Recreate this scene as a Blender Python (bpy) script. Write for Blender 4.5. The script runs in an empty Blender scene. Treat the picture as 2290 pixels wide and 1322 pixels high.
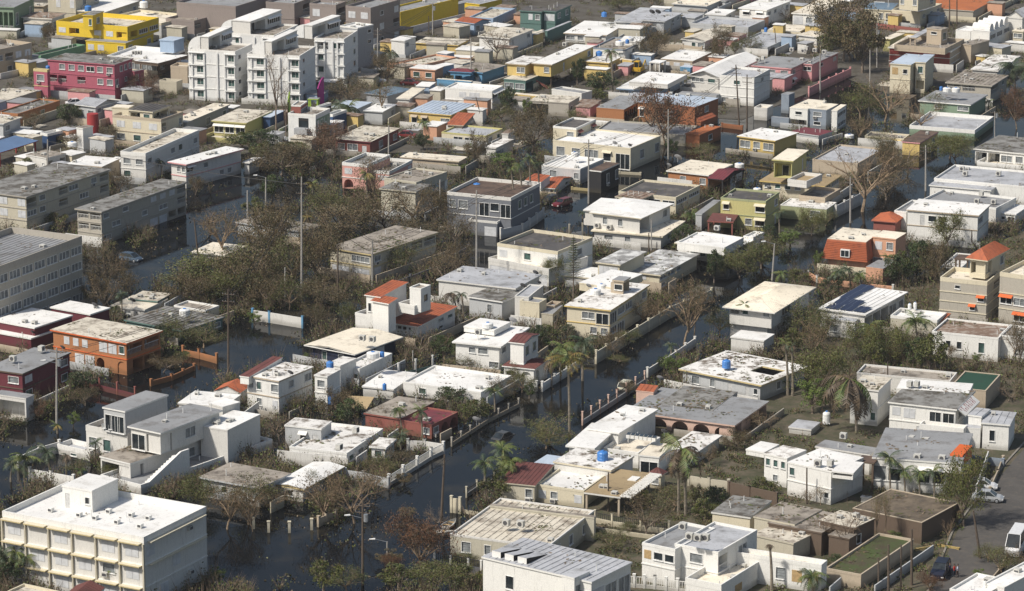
import bpy, bmesh, math, random
from mathutils import Vector, Matrix
rad = math.radians
SC = bpy.context.scene
COL = SC.collection

# ------------------------------------------------------------------ camera, sky, sun, exposure
CAMH = 136.0
FPX = 7380.0                                   # focal length in photo pixels (photo is 2290 px wide)
PITCH = rad(14.52)
cam_d = bpy.data.cameras.new('camera')
cam = bpy.data.objects.new('camera', cam_d)
COL.objects.link(cam)
cam.location = (0, 0, CAMH)
cam.rotation_euler = (math.pi / 2 - PITCH, 0, 0)
cam_d.sensor_width = 36.0
cam_d.lens = 36.0 * FPX / 2290.0
cam_d.clip_start = 1.0
cam_d.clip_end = 6000.0
SC.camera = cam

SUN_EL, SUN_AZ = rad(48), rad(238)             # azimuth of the sun, clockwise from +Y (the view direction)
world = bpy.data.worlds.new('World')
SC.world = world
world.use_nodes = True
wn = world.node_tree.nodes
wl = world.node_tree.links
sky = wn.new('ShaderNodeTexSky')
sky.sky_type = 'NISHITA'
sky.sun_disc = False
sky.sun_elevation = SUN_EL
sky.sun_rotation = SUN_AZ
sky.air_density = 1.2
sky.dust_density = 2.5
bg = wn['Background']
wl.new(sky.outputs[0], bg.inputs[0])
bg.inputs[1].default_value = 0.080
sun_d = bpy.data.lights.new('sun', 'SUN')
sun = bpy.data.objects.new('sun', sun_d)
COL.objects.link(sun)
sun_d.energy = 3.9
sun_d.angle = rad(3.5)
sun_d.color = (1.0, 0.94, 0.85)
sdir = Vector((math.sin(SUN_AZ) * math.cos(SUN_EL), math.cos(SUN_AZ) * math.cos(SUN_EL), math.sin(SUN_EL)))
sun.rotation_euler = (-sdir).to_track_quat('-Z', 'Y').to_euler()
SC.view_settings.view_transform = 'Standard'
SC.view_settings.look = 'None'
SC.view_settings.exposure = 0.22
SC.view_settings.gamma = 1.0
SC.render.engine = 'CYCLES'
SC.cycles.max_bounces = 5
SC.cycles.diffuse_bounces = 3
SC.cycles.glossy_bounces = 2

# ------------------------------------------------------------------ picture to place
FWD = Vector((0, math.cos(PITCH), -math.sin(PITCH)))
UPV = Vector((0, math.sin(PITCH), math.cos(PITCH)))
RGT = Vector((1, 0, 0))
CP = Vector((0, 0, CAMH))
TX = {'a': 0, 'b': 560, 'c': 1120, 'd': 1690}
TY = {'1': 0, '2': 320, '3': 640, '4': 972}
ZK = 1322 / 350.0


def full(t, x, y):
    if t == 'f':
        return x, y
    return TX[t[0]] + x / ZK, TY[t[1]] + y / ZK


def ray(t, x, y):
    X, Y = full(t, x, y)
    return FWD * FPX + RGT * (X - 1145) + UPV * (661 - Y)


def at(t, x, y, z=0.0):
    d = ray(t, x, y)
    k = (z - CAMH) / d.z
    return CP + d * k


def proj(p):
    d = p - CP
    zc = d.dot(FWD)
    return 1145 + FPX * d.x / zc, 661 - FPX * d.dot(UPV) / zc


def height_over(t, x, y, by):
    g = at(t, x, by, 0)
    d = ray(t, x, y)
    # height on the vertical through g that projects to y
    k = g.y / d.y
    return max(0.6, CAMH + d.z * k)


def ppm(t, x, y):
    """photo-zoom pixels per metre at a ground point"""
    g = at(t, x, y, 0)
    return FPX / (g - CP).dot(FWD) * (1 if t == 'f' else ZK)


# ------------------------------------------------------------------ materials
MATS = {}


def new_mat(name):
    m = bpy.data.materials.new(name)
    m.use_nodes = True
    nt = m.node_tree
    b = nt.nodes['Principled BSDF']
    return m, nt, b


def N(nt, kind, **kw):
    n = nt.nodes.new(kind)
    for k, v in kw.items():
        if k.startswith('i_'):
            n.inputs[int(k[2:])].default_value = v
        else:
            setattr(n, k, v)
    return n


def pos(nt, sx=1, sy=1, sz=1):
    g = N(nt, 'ShaderNodeNewGeometry')
    mp = N(nt, 'ShaderNodeMapping')
    mp.inputs['Scale'].default_value = (sx, sy, sz)
    nt.links.new(g.outputs['Position'], mp.inputs['Vector'])
    return mp.outputs[0]


def noise(nt, vec, scale, detail=3, rough=0.6):
    n = N(nt, 'ShaderNodeTexNoise')
    n.inputs['Scale'].default_value = scale
    n.inputs['Detail'].default_value = detail
    n.inputs['Roughness'].default_value = rough
    nt.links.new(vec, n.inputs['Vector'])
    return n.outputs['Fac']


def ramp(nt, fac, a, b, ca=0.0, cb=1.0):
    r = N(nt, 'ShaderNodeMapRange')
    r.inputs['From Min'].default_value = a
    r.inputs['From Max'].default_value = b
    r.inputs['To Min'].default_value = ca
    r.inputs['To Max'].default_value = cb
    nt.links.new(fac, r.inputs['Value'])
    return r.outputs[0]


def mix(nt, fac, c1, c2, mode='MIX'):
    m = N(nt, 'ShaderNodeMix', data_type='RGBA', blend_type=mode)
    if isinstance(fac, (int, float)):
        m.inputs['Factor'].default_value = fac
    else:
        nt.links.new(fac, m.inputs['Factor'])
    for s, c in ((6, c1), (7, c2)):
        if isinstance(c, (tuple, list)):
            m.inputs[s].default_value = (*c[:3], 1)
        else:
            nt.links.new(c, m.inputs[s])
    return m.outputs[2]


def bump(nt, b, fac, strength=0.3, dist=0.05):
    n = N(nt, 'ShaderNodeBump')
    n.inputs['Strength'].default_value = strength
    n.inputs['Distance'].default_value = dist
    nt.links.new(fac, n.inputs['Height'])
    nt.links.new(n.outputs[0], b.inputs['Normal'])


WC = {  # wall paints
    'w': (.75, .74, .70), 'w2': (.64, .625, .585), 'wg': (.46, .47, .47), 'g': (.33, .34, .35), 'dg': (.10, .105, .12),
    'bg': (.24, .28, .33), 'cr': (.62, .56, .42), 'cr2': (.50, .46, .36), 'y': (.62, .46, .17), 'Y': (.68, .48, .03),
    'yo': (.50, .46, .20), 'ol': (.34, .36, .20), 'tan': (.45, .375, .28), 'taupe': (.26, .22, .20), 'pink': (.38, .10, .14),
    'lp': (.64, .31, .31), 'peach': (.60, .33, .21), 'or': (.38, .165, .07), 'or2': (.31, .115, .05), 'mar': (.13, .025, .035),
    'red': (.32, .03, .03), 'brick': (.27, .09, .07), 'grn': (.17, .32, .19), 'teal': (.10, .18, .16), 'sage': (.22, .30, .21),
    'blue': (.12, .30, .48), 'db': (.03, .07, .16), 'navy': (.012, .02, .05), 'lb': (.32, .42, .55), 'ply': (.42, .29, .14),
    'brn': (.12, .085, .06), 'blk': (.02, .02, .022), 'conc': (.38, .35, .30), 'gcr': (.48, .45, .36), 'gt': (.41, .38, .32), 'lime': (.30, .45, .05), 'mag': (.28, .02, .16),
    'mural': (.30, .26, .12), 'pk': (.60, .42, .34), 'pv': (.62, .33, .28), 'dgh': (.16, .17, .19), 'trimy': (.55, .45, .23), 'trimo': (.60, .13, .035), 'tw': (.72, .72, .70),
}


def wall_mat(c):
    k = 'wall_' + c
    if k in MATS:
        return MATS[k]
    m, nt, b = new_mat(k)
    col = WC[c]
    v = pos(nt, 1, 1, .35)
    f1 = ramp(nt, noise(nt, v, 1.1, 5, .7), .56, .86)
    dirt = tuple(x * .66 + .035 * (1 - i * .25) for i, x in enumerate(col))
    c1 = mix(nt, f1, col, dirt)
    v2 = pos(nt, 5, 5, .5)
    f2 = ramp(nt, noise(nt, v2, 1.0, 4, .65), .56, .84, 0, .62)
    c2 = mix(nt, f2, c1, tuple(x * .38 + .02 for x in col))
    # tide mark left by the flood, half a metre above the water, with an uneven edge
    g = N(nt, 'ShaderNodeNewGeometry')
    sep = N(nt, 'ShaderNodeSeparateXYZ')
    nt.links.new(g.outputs['Position'], sep.inputs[0])
    nz = ramp(nt, noise(nt, pos(nt), .8, 3), 0, 1, -.35, .35)
    ad = N(nt, 'ShaderNodeMath', operation='ADD')
    nt.links.new(sep.outputs[2], ad.inputs[0])
    nt.links.new(nz, ad.inputs[1])
    f3 = ramp(nt, ad.outputs[0], .35, .95, .75, 0)
    c3 = mix(nt, f3, c2, tuple(x * .45 + y for x, y in zip(col, (.035, .028, .012))))
    fine = ramp(nt, noise(nt, pos(nt), 9, 2), .3, .7, .86, 1.08)
    c4 = N(nt, 'ShaderNodeVectorMath', operation='SCALE')
    nt.links.new(c3, c4.inputs[0])
    nt.links.new(fine, c4.inputs['Scale'])
    nt.links.new(c4.outputs[0], b.inputs['Base Color'])
    b.inputs['Roughness'].default_value = .85
    MATS[k] = m
    return m


RC = {  # roofs: base, dirt colour, dirt low, dirt high, scale
    'w': ((.77, .76, .73), (.42, .39, .34), .54, .80, .35),
    'wd': ((.74, .72, .68), (.15, .12, .09), .50, .64, .50),
    'cr': ((.76, .69, .56), (.30, .25, .19), .52, .72, .45),
    'crd': ((.62, .57, .47), (.20, .16, .12), .47, .68, .55),
    'g': ((.27, .275, .28), (.14, .13, .12), .50, .72, .40),
    'gw': ((.42, .43, .45), (.20, .20, .20), .48, .72, .40),
    'gd': ((.24, .235, .22), (.085, .075, .06), .45, .60, .50),
    'gp': ((.26, .255, .245), (.66, .66, .64), .46, .58, .42),
    'dk': ((.075, .07, .068), (.15, .135, .12), .48, .66, .40),
    'br': ((.13, .085, .06), (.06, .04, .03), .45, .65, .5),
    'tan': ((.36, .27, .15), (.20, .15, .09), .52, .75, .4),
    'tnd': ((.34, .30, .25), (.12, .10, .08), .46, .64, .5),
    'tile': ((.40, .11, .045), (.17, .06, .04), .48, .74, .8),
    'tiled': ((.15, .05, .042), (.09, .035, .03), .48, .72, .8),
    'mar': ((.17, .035, .045), (.09, .03, .035), .48, .74, .6),
    'blu': ((.14, .20, .26), (.10, .13, .15), .5, .75, .4),
    'lbl': ((.50, .57, .66), (.35, .40, .45), .52, .75, .4),
    'blt': ((.10, .17, .30), (.08, .12, .2), .5, .8, .5),
    'grn': ((.012, .055, .03), (.02, .035, .025), .5, .8, .5),
    'or': ((.42, .13, .04), (.28, .09, .04), .5, .8, .3),
    'orc': ((.62, .12, .02), (.5, .1, .02), .5, .8, .3),
    'solar': ((.012, .018, .05), (.02, .03, .06), .5, .8, .5),
    'rst': ((.20, .13, .09), (.35, .30, .25), .48, .6, .8),
    'grass': ((.06, .085, .02), (.07, .055, .03), .40, .62, .5),
    'dirt': ((.16, .125, .085), (.07, .055, .04), .42, .62, .4),
    'pool': ((.20, .45, .50), (.25, .40, .42), .5, .7, .5),
}


def roof_mat(c):
    k = 'roof_' + c
    if k in MATS:
        return MATS[k]
    m, nt, b = new_mat(k)
    base, dirt, lo, hi, s = RC[c]
    v = pos(nt)
    n1 = noise(nt, v, s, 8, .68)
    f1 = ramp(nt, n1, lo, hi)
    c1 = mix(nt, f1, base, dirt)
    f2 = ramp(nt, noise(nt, pos(nt), 2.2, 5, .7), .56, .72, 0, .6)
    c2 = mix(nt, f2, c1, tuple(x * .6 for x in dirt))
    f3 = ramp(nt, noise(nt, pos(nt), .12, 2), .3, .7, .84, 1.06)
    sc = N(nt, 'ShaderNodeVectorMath', operation='SCALE')
    nt.links.new(c2, sc.inputs[0])
    nt.links.new(f3, sc.inputs['Scale'])
    nt.links.new(sc.outputs[0], b.inputs['Base Color'])
    b.inputs['Roughness'].default_value = .8 if c not in ('solar', 'lbl', 'blu') else .35
    bump(nt, b, n1, .25, .05)
    MATS[k] = m
    return m


def plain(name, col, rough=.6, metal=0.0, var=.15, scale=3.0):
    if name in MATS:
        return MATS[name]
    m, nt, b = new_mat(name)
    f = ramp(nt, noise(nt, pos(nt), scale, 4), .35, .7)
    c = mix(nt, f, tuple(x * (1 + var) for x in col), tuple(x * (1 - var * 1.6) for x in col))
    nt.links.new(c, b.inputs['Base Color'])
    b.inputs['Roughness'].default_value = rough
    b.inputs['Metallic'].default_value = metal
    MATS[name] = m
    return m


M_GLASS = plain('glass_dark', (.02, .026, .03), .12, 0, .4, .7)
M_GLASSG = plain('glass_green', (.06, .11, .10), .18, 0, .35, .9)
M_LOUV = plain('louvre_grey', (.20, .215, .22), .45, 0, .3, .9)
M_SHUT = plain('shutter_white', (.55, .56, .57), .55, 0, .12, 1.1)
M_FRAME = plain('frame_white', (.68, .68, .66), .5)
M_DARK = plain('interior_dark', (.022, .02, .018), .9)
M_PLY = plain('plywood', WC['ply'], .8)
M_DOOR = plain('door_white', (.5, .5, .49), .6)
M_AC = plain('ac_casing', (.5, .49, .45), .6)
M_METAL = plain('galvanised', (.42, .44, .46), .4, .6)
M_CONC = plain('pole_concrete', (.34, .32, .29), .85)
M_WOODP = plain('pole_wood', (.10, .075, .055), .9)
M_TYRE = plain('tyre', (.02, .02, .02), .9)
M_TANKW = plain('tank_white', (.72, .72, .70), .5, 0, .08)
M_TANKB = plain('tank_blue', (.05, .19, .50), .45, 0, .15)
M_DISH = plain('dish_grey', (.32, .32, .33), .6)
M_DISHD = plain('dish_dark', (.07, .07, .075), .6)
M_WIRE = plain('wire', (.03, .03, .03), .7)
M_BARK = plain('bark_tan', (.26, .19, .125), .95, 0, .3, 2)
M_BARK2 = plain('bark_grey', (.19, .15, .115), .95, 0, .3, 2)
M_TWIG = plain('twig_brown', (.17, .125, .085), .95, 0, .4, 1)
M_TWIGT = plain('twig_tan', (.22, .155, .095), .95, 0, .35, 1)
M_PALMT = plain('palm_trunk', (.20, .17, .13), .95, 0, .25, 3)


def leaf_mat(name, c1, c2, c3):
    if name in MATS:
        return MATS[name]
    m, nt, b = new_mat(name)
    v = pos(nt)
    a = mix(nt, ramp(nt, noise(nt, v, .35, 3), .42, .58), c1, c2)
    c = mix(nt, ramp(nt, noise(nt, v, 1.7, 3), .50, .68), a, c3)
    nt.links.new(c, b.inputs['Base Color'])
    b.inputs['Roughness'].default_value = .6
    MATS[name] = m
    return m


L_OLIVE = leaf_mat('leaf_olive', (.052, .070, .014), (.105, .118, .022), (.115, .085, .034))
L_DARK = leaf_mat('leaf_dark', (.020, .042, .010), (.050, .080, .018), (.065, .06, .02))
L_BRT = leaf_mat('leaf_bright', (.09, .14, .022), (.13, .18, .03), (.05, .07, .02))
L_BRN = leaf_mat('leaf_brown', (.11, .080, .036), (.055, .055, .020), (.15, .098, .044))
L_RUST = leaf_mat('leaf_rust', (.15, .065, .028), (.09, .045, .024), (.055, .05, .025))
L_PALM = leaf_mat('palm_green', (.07, .11, .025), (.12, .15, .035), (.14, .12, .04))
L_PALMD = leaf_mat('palm_dark', (.035, .06, .028), (.055, .08, .038), (.08, .075, .035))
L_PALMY = leaf_mat('palm_yellow', (.22, .16, .03), (.12, .12, .03), (.16, .09, .03))
L_PALMB = leaf_mat('palm_dead', (.09, .065, .04), (.13, .09, .05), (.06, .045, .03))


# ------------------------------------------------------------------ mesh building
class MB:
    def __init__(s):
        s.v, s.f, s.m = [], [], []
        s.mats = []

    def mi(s, mat):
        if mat not in s.mats:
            s.mats.append(mat)
        return s.mats.index(mat)

    def face(s, pts, mat):
        n = len(s.v)
        s.v.extend([tuple(p) for p in pts])
        s.f.append(tuple(range(n, n + len(pts))))
        s.m.append(s.mi(mat))

    def box(s, x0, x1, y0, y1, z0, z1, mat, top=None):
        n = len(s.v)
        s.v.extend([(x0, y0, z0), (x1, y0, z0), (x1, y1, z0), (x0, y1, z0), (x0, y0, z1), (x1, y0, z1), (x1, y1, z1), (x0, y1, z1)])
        i = s.mi(mat)
        j = s.mi(top) if top else i
        for q, k in (((0, 1, 5, 4), i), ((1, 2, 6, 5), i), ((2, 3, 7, 6), i), ((3, 0, 4, 7), i), ((4, 5, 6, 7), j), ((3, 2, 1, 0), i)):
            s.f.append(tuple(n + a for a in q))
            s.m.append(k)

    def cyl(s, p0, p1, r0, r1, mat, n=6, cap=True):
        p0, p1 = Vector(p0), Vector(p1)
        d = (p1 - p0)
        if d.length < 1e-6:
            return
        d.normalize()
        a = d.orthogonal().normalized()
        b = d.cross(a)
        k = len(s.v)
        for p, r in ((p0, r0), (p1, r1)):
            for i in range(n):
                t = 2 * math.pi * i / n
                s.v.append(tuple(p + a * math.cos(t) * r + b * math.sin(t) * r))
        mi = s.mi(mat)
        for i in range(n):
            j = (i + 1) % n
            s.f.append((k + i, k + j, k + n + j, k + n + i))
            s.m.append(mi)
        if cap:
            s.f.append(tuple(k + n + i for i in range(n)))
            s.m.append(mi)

    def mesh(s, name):
        me = bpy.data.meshes.new(name)
        me.from_pydata(s.v, [], s.f)
        for m in s.mats:
            me.materials.append(m)
        if len(s.mats) > 1:
            me.polygons.foreach_set('material_index', s.m)
        me.update()
        return me


def link(name, me, parent=None, loc=(0, 0, 0), rz=0.0, scale=None):
    o = bpy.data.objects.new(name, me)
    COL.objects.link(o)
    if parent:
        o.parent = parent
    o.location = loc
    o.rotation_euler = (0, 0, rz)
    if scale:
        o.scale = scale
    return o


LABELS = {}


def tag(o, label, cat, group=None):
    o['label'] = label
    o['category'] = cat
    if group:
        o['group'] = group
    LABELS.setdefault(label.lower(), []).append(o.name)
    return o


def thing(name, label, cat, loc, rz=0.0, group=None, scale=None):
    o = link(name, None, None, loc, rz, scale)
    return tag(o, label, cat, group)


def copy_tree(o, parent=None):
    c = o.copy()
    COL.objects.link(c)
    c.parent = parent
    for ch in list(o.children):
        copy_tree(ch, c)
    return c


# ------------------------------------------------------------------ windows and doors (shared meshes)
WMESH = {}


def win_mesh(kind, w, h, part):
    key = (kind, round(w, 1), round(h, 1), part)
    if key in WMESH:
        return WMESH[key]
    w, h = max(.3, key[1]), max(.3, key[2])
    m = MB()
    fw = .07
    if part == 'frame':
        # ring standing 3 cm proud of the wall, local x along the wall, y inwards, origin at lower left
        for x0, x1, z0, z1 in ((-fw, 0, -fw, h + fw), (w, w + fw, -fw, h + fw), (0, w, -fw, 0), (0, w, h, h + fw)):
            m.box(x0, x1, -.05, .06, z0, z1, M_FRAME)
        n = max(1, int(w / .9))
        for i in range(1, n + 1):
            if n > 1 and i < n:
                x = w * i / n
                m.box(x - .035, x + .035, -.02, .08, 0, h, M_FRAME)
        m.box(-.12, w + .12, -.14, -.05, -.14, -.07, M_FRAME)
    elif part == 'pane':
        mat = {'w': M_LOUV, 'W': M_LOUV, 'a': M_LOUV, 'h': M_GLASS, 'H': M_GLASS, 'l': M_GLASSG, 'L': M_GLASSG, 'D': M_GLASS, 'k': M_GLASS, 'K': M_GLASS, 'T': M_FRAME}.get(kind, M_GLASS)
        if kind in 'wWa':
            k = max(3, int(h / .28))
            for i in range(k):           # tilted louvre blades
                z0 = h * i / k
                z1 = h * (i + 1) / k
                m.face([(0, .09, z0), (w, .09, z0), (w, .145, z1), (0, .145, z1)], mat)
        elif kind in 'Dl':
            n = max(2, int(w / .8))
            for i in range(n):
                x0, x1 = w * i / n, w * (i + 1) / n
                m.box(x0 + .05, x1 - .05, .10, .13, .05, h - .05, mat)
                m.box(x1 - .05, x1, .06, .12, 0, h, M_FRAME)
        else:
            m.box(0, w, .10, .13, 0, h, mat)
    elif part == 'shutter':
        n = max(1, int(w / .8))
        for i in range(n):
            x0, x1 = w * i / n, w * (i + 1) / n
            m.box(x0 + .02, x1 - .02, -.05, .04, 0, h, M_SHUT)
    elif part == 'garage_door':
        k = max(3, int(h / .5))
        for i in range(k):
            m.box(0, w, .05, .12, h * i / k + .02, h * (i + 1) / k, M_SHUT)
    elif part == 'door':
        m.box(0, w, .05, .10, 0, h, M_DOOR)
        m.box(w * .85, w * .9, .02, .05, h * .45, h * .5, M_METAL)
    elif part == 'board':
        m.box(-.05, w + .05, -.04, .02, -.05, h + .05, M_PLY)
    elif part == 'air_conditioner':
        m.box(0, .75, -.4, .1, 0, .5, M_AC)
        m.box(.08, .67, -.42, -.4, .08, .42, M_DISHD)
    elif part == 'screen':
        k = max(3, int(h / .25))
        for i in range(k):
            m.box(0, w, -.04, .06, h * i / k + .07, h * (i + 1) / k, wall_mat('red'))
    me = m.mesh(part)
    WMESH[key] = me
    return me


def hood_mesh(w, c):
    key = ('hood', round(w, 1), c)
    if key in WMESH:
        return WMESH[key]
    w = key[1]
    m = MB()
    mt = wall_mat(c)
    for a, b_ in (((0, .0, .28), (0, -.55, .0)),):
        m.face([(-.2, -.6, 0), (w + .2, -.6, 0), (w + .2, 0, .35), (-.2, 0, .35)], mt)
        m.face([(-.2, -.6, -.08), (-.2, 0, .27), (w + .2, 0, .27), (w + .2, -.6, -.08)], mt)
        m.face([(-.2, -.6, -.08), (w + .2, -.6, -.08), (w + .2, -.6, 0), (-.2, -.6, 0)], mt)
        m.face([(-.2, -.6, -.08), (-.2, -.6, 0), (-.2, 0, .35), (-.2, 0, .27)], mt)
        m.face([(w + .2, -.6, -.08), (w + .2, 0, .27), (w + .2, 0, .35), (w + .2, -.6, 0)], mt)
    me = m.mesh('awning')
    WMESH[key] = me
    return me


# char: (width fraction of cell or metres, height fraction of row, sill fraction, depth, kind)
CELL = {
    'w': (.55, .42, .36, .16), 'W': (.84, .44, .34, .16), 'l': (.84, .48, .30, .16), 'L': (.5, .44, .34, .16), 'a': (.55, .40, .38, .16),
    'h': (.50, .40, .34, .16), 'H': (.80, .42, .34, .16), 'k': (.42, .30, .42, .16), 'K': (.80, .40, .36, .16), 'T': (.3, .15, .55, .16),
    's': (.62, .50, .30, 0), 'S': (.88, .60, .22, 0), 'd': (.45, .72, .02, .16), 'D': (.86, .72, .03, .20), 'g': (.84, .74, .02, .2),
    'b': (.55, .44, .34, 0), 'o': (.86, .60, .24, 1.7), 'O': (.92, .84, .0, 2.2), 'A': (.74, .80, .0, 1.8), 'v': (.14, .10, .60, 0), 'R': (1.0, .97, .02, .05),
}


def facade(mb, wm, org, ux, nrm, L, z0, z1, pat, root, loc, rz, side, hood, rng):
    """one wall with real openings; org is the lower corner (2D local), ux the direction along the wall, nrm outward"""
    rows = pat.split('|') if pat else []
    H = z1 - z0
    rects, items = [], []
    for r, row in enumerate(rows):
        rh = H / len(rows)
        rb = z0 + H - rh * (r + 1)
        row = row.replace(' ', '')
        cw = L / max(1, len(row))
        for c, ch in enumerate(row):
            if ch == '.' or ch not in CELL:
                continue
            fw, fh, fs, dep = CELL[ch]
            w = cw * fw
            cap = {'w': 1.7, 'h': 1.6, 'a': 1.7, 'd': 1.0, 'L': 1.6, 'k': 1.4, 'b': 1.7, 's': 1.9, 'T': .8}.get(ch)
            if cap:
                w = min(w, cap)
            h = rh * fh
            u0 = cw * (c + .5) - w / 2
            v0 = rb + rh * fs
            if u0 < .12:
                w -= .12 - u0
                u0 = .12
            if u0 + w > L - .12:
                w = L - .12 - u0
            v0 = max(v0, z0 + .04)
            h = min(h, z1 - .06 - v0)
            if w < .25 or h < .25:
                continue
            items.append((ch, u0, v0, w, h))
            if dep > .1:
                rects.append((u0, v0, u0 + w, v0 + h, dep, ch))
    P = lambda u, v, d=0.0: (org[0] + ux[0] * u - nrm[0] * d, org[1] + ux[1] * u - nrm[1] * d, v)
    us = sorted(set([0, L] + [a for r in rects for a in (r[0], r[2])]))
    vs = sorted(set([z0, z1] + [a for r in rects for a in (r[1], r[3])]))
    for i in range(len(us) - 1):
        j = 0
        uc = (us[i] + us[i + 1]) / 2
        run = None
        for j in range(len(vs) - 1):
            vc = (vs[j] + vs[j + 1]) / 2
            hole = any(r[0] < uc < r[2] and r[1] < vc < r[3] for r in rects)
            if hole:
                if run is not None:
                    mb.face([P(us[i], run), P(us[i + 1], run), P(us[i + 1], vs[j]), P(us[i], vs[j])], wm)
                    run = None
            elif run is None:
                run = vs[j]
        if run is not None:
            mb.face([P(us[i], run), P(us[i + 1], run), P(us[i + 1], z1), P(us[i], z1)], wm)
    for (a, b_, c, d, dep, ch) in rects:
        mb.face([P(a, b_), P(a, b_, dep), P(a, d, dep), P(a, d)], wm)
        mb.face([P(c, b_, dep), P(c, b_), P(c, d), P(c, d, dep)], wm)
        mb.face([P(a, d, dep), P(c, d, dep), P(c, d), P(a, d)], wm)
        mb.face([P(a, b_), P(c, b_), P(c, b_, dep), P(a, b_, dep)], wm)
        if ch in 'oO' and b_ > z0 + .8:      # railing across a balcony opening
            mb.face([P(a, b_ + .75, .05), P(c, b_ + .75, .05), P(c, b_ + .83, .05), P(a, b_ + .83, .05)], M_FRAME)
            for q in range(int((c - a) / .3)):
                mb.face([P(a + q * .3 + .1, b_, .06), P(a + q * .3 + .15, b_, .06), P(a + q * .3 + .15, b_ + .78, .06), P(a + q * .3 + .1, b_ + .78, .06)], M_FRAME)
        if ch in 'oOA':
            mb.face([P(a, b_, dep), P(c, b_, dep), P(c, d, dep), P(a, d, dep)], wm)
        else:
            mb.face([P(a, b_, dep), P(c, b_, dep), P(c, d, dep), P(a, d, dep)], M_DARK)
        if ch == 'A':
            R = (c - a) / 2
            hh = min(R, (d - b_) * .6)
            n = 7
            for s_ in (0, 1):
                pts = []
                for q in range(n + 1):
                    t = math.pi / 2 * q / n
                    x = R * math.sin(t)
                    y = hh * math.cos(t)
                    pts.append((a + R + (x if s_ else -x), d - hh + y))
                cx_ = c if s_ else a
                for q in range(n):
                    mb.face([P(cx_, d, .01), P(pts[q][0], pts[q][1], .01), P(pts[q + 1][0], pts[q + 1][1], .01)], wm)
                mb.face([P(cx_, d, .01), P(a + R, d, .01), P(a + R, d, .02)], wm)
    ang = rz + (0 if side == 'F' else math.pi / 2)
    for ch, u0, v0, w, h in items:
        q = P(u0, v0)
        ol = Matrix.Rotation(rz, 3, 'Z') @ Vector(q)
        l = (loc[0] + ol.x, loc[1] + ol.y, loc[2] + ol.z)
        if ch in 'wWlLahHkKDT':
            f = link('window', win_mesh(ch, w, h, 'frame'), root, l, ang)
            pn = link('pane', win_mesh(ch, w, h, 'pane'), f)
            if ch in 'hH':
                link('awning', hood_mesh(w, hood), root, (l[0], l[1], l[2] + h + .05), ang)
            if ch == 'a' or (ch == 'w' and rng.random() < .12):
                link('air_conditioner', win_mesh('a', .8, .5, 'air_conditioner'), root, (l[0], l[1], l[2] - .55), ang)
        elif ch in 'sS':
            link('shutter', win_mesh('s', w, h, 'shutter'), root, l, ang)
        elif ch == 'g':
            link('garage_door', win_mesh('g', w, h, 'garage_door'), root, l, ang)
        elif ch == 'd':
            link('door', win_mesh('d', w, h, 'door'), root, l, ang)
        elif ch == 'b':
            link('board', win_mesh('b', w, h, 'board'), root, l, ang)
        elif ch == 'R':
            link('screen', win_mesh('R', w, h, 'screen'), root, l, ang)
        elif ch == 'v':
            link('air_conditioner', win_mesh('v', .8, .5, 'air_conditioner'), root, l, ang)
        elif ch in 'oO' and w > 2.2:
            # dark doors deep inside the balcony
            n = max(1, int(w / 2.6))
            for i in range(n):
                uu = u0 + w * (i + .3) / n
                q2 = P(uu, v0, CELL[ch][3] - .12)
                ol = Matrix.Rotation(rz, 3, 'Z') @ Vector(q2)
                f = link('window', win_mesh('k', 1.2, min(1.9, h * .8), 'frame'), root, (loc[0] + ol.x, loc[1] + ol.y, loc[2] + ol.z), ang)
                link('pane', win_mesh('k', 1.2, min(1.9, h * .8), 'pane'), f)


# ------------------------------------------------------------------ buildings
FOOT = []
AUTO1 = ['w.w', 'wWw', 'w.s', 'hw.', 'W.w', 'wws']


def B(t, l, n, r, h, wc='w', rc='w', F=None, S=None, z0=None, ty='f', ov=.35, par=.55, rise=1.0, hood='w', trim=None, rot=None, wd=None, open_=False, tin=False, hole=None, litter=None):
    return dict(t=t, l=l, n=n, r=r, h=h, wc=wc, rc=rc, F=F, S=S, z0=z0, ty=ty, ov=ov, par=par, rise=rise, hood=hood, trim=trim, rot=rot, open_=open_, tin=tin, hole=hole, litter=litter)


RCLIP = rad(13)


def solve_block(b, base_rot):
    t = b['t']
    nx, ny = b['n']
    h = b['h']
    z1 = height_over(t, nx, ny, h) if h > 30 else h
    P = at(t, nx, ny, z1)
    L = at(t, *b['l'], z1) if b['l'][1] is not None else None
    Rr = at(t, *b['r'], z1) if b['r'][1] is not None else None
    if b['rot'] is not None:
        rot = rad(b['rot'])
    else:
        acc, wt = 0, 0
        if Rr is not None:
            d = Rr - P
            a = math.atan2(d.x, d.y)
            w = min(d.length, 25) ** 1
            acc += a * w
            wt += w
        if L is not None:
            d = P - L
            a = math.atan2(-d.y, d.x)
            w = min(d.length, 25) * .35
            acc += a * w
            wt += w
        rot = acc / wt if wt else base_rot
        rot = max(base_rot - RCLIP, min(base_rot + RCLIP, rot))
    A = Vector((math.sin(rot), math.cos(rot), 0))
    Bv = Vector((math.cos(rot), -math.sin(rot), 0))
    q = P - CP
    Pz = q.dot(FWD)
    lx = (full(t, *b['l'])[0] - 1145) / FPX if b['l'][1] is not None else (full(t, b['l'][0], 0)[0] - 1145) / FPX
    rx = (full(t, b['r'][0], 0)[0] - 1145) / FPX
    Bz, Az = Bv.dot(FWD), A.dot(FWD)
    w = (q.x - lx * Pz) / (Bv.x - lx * Bz)
    d = (rx * Pz - q.x) / (A.x - rx * Az)
    w = max(.8, min(w, 60))
    d = max(.8, min(d, 75))
    return P, rot, w, d, z1


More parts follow.
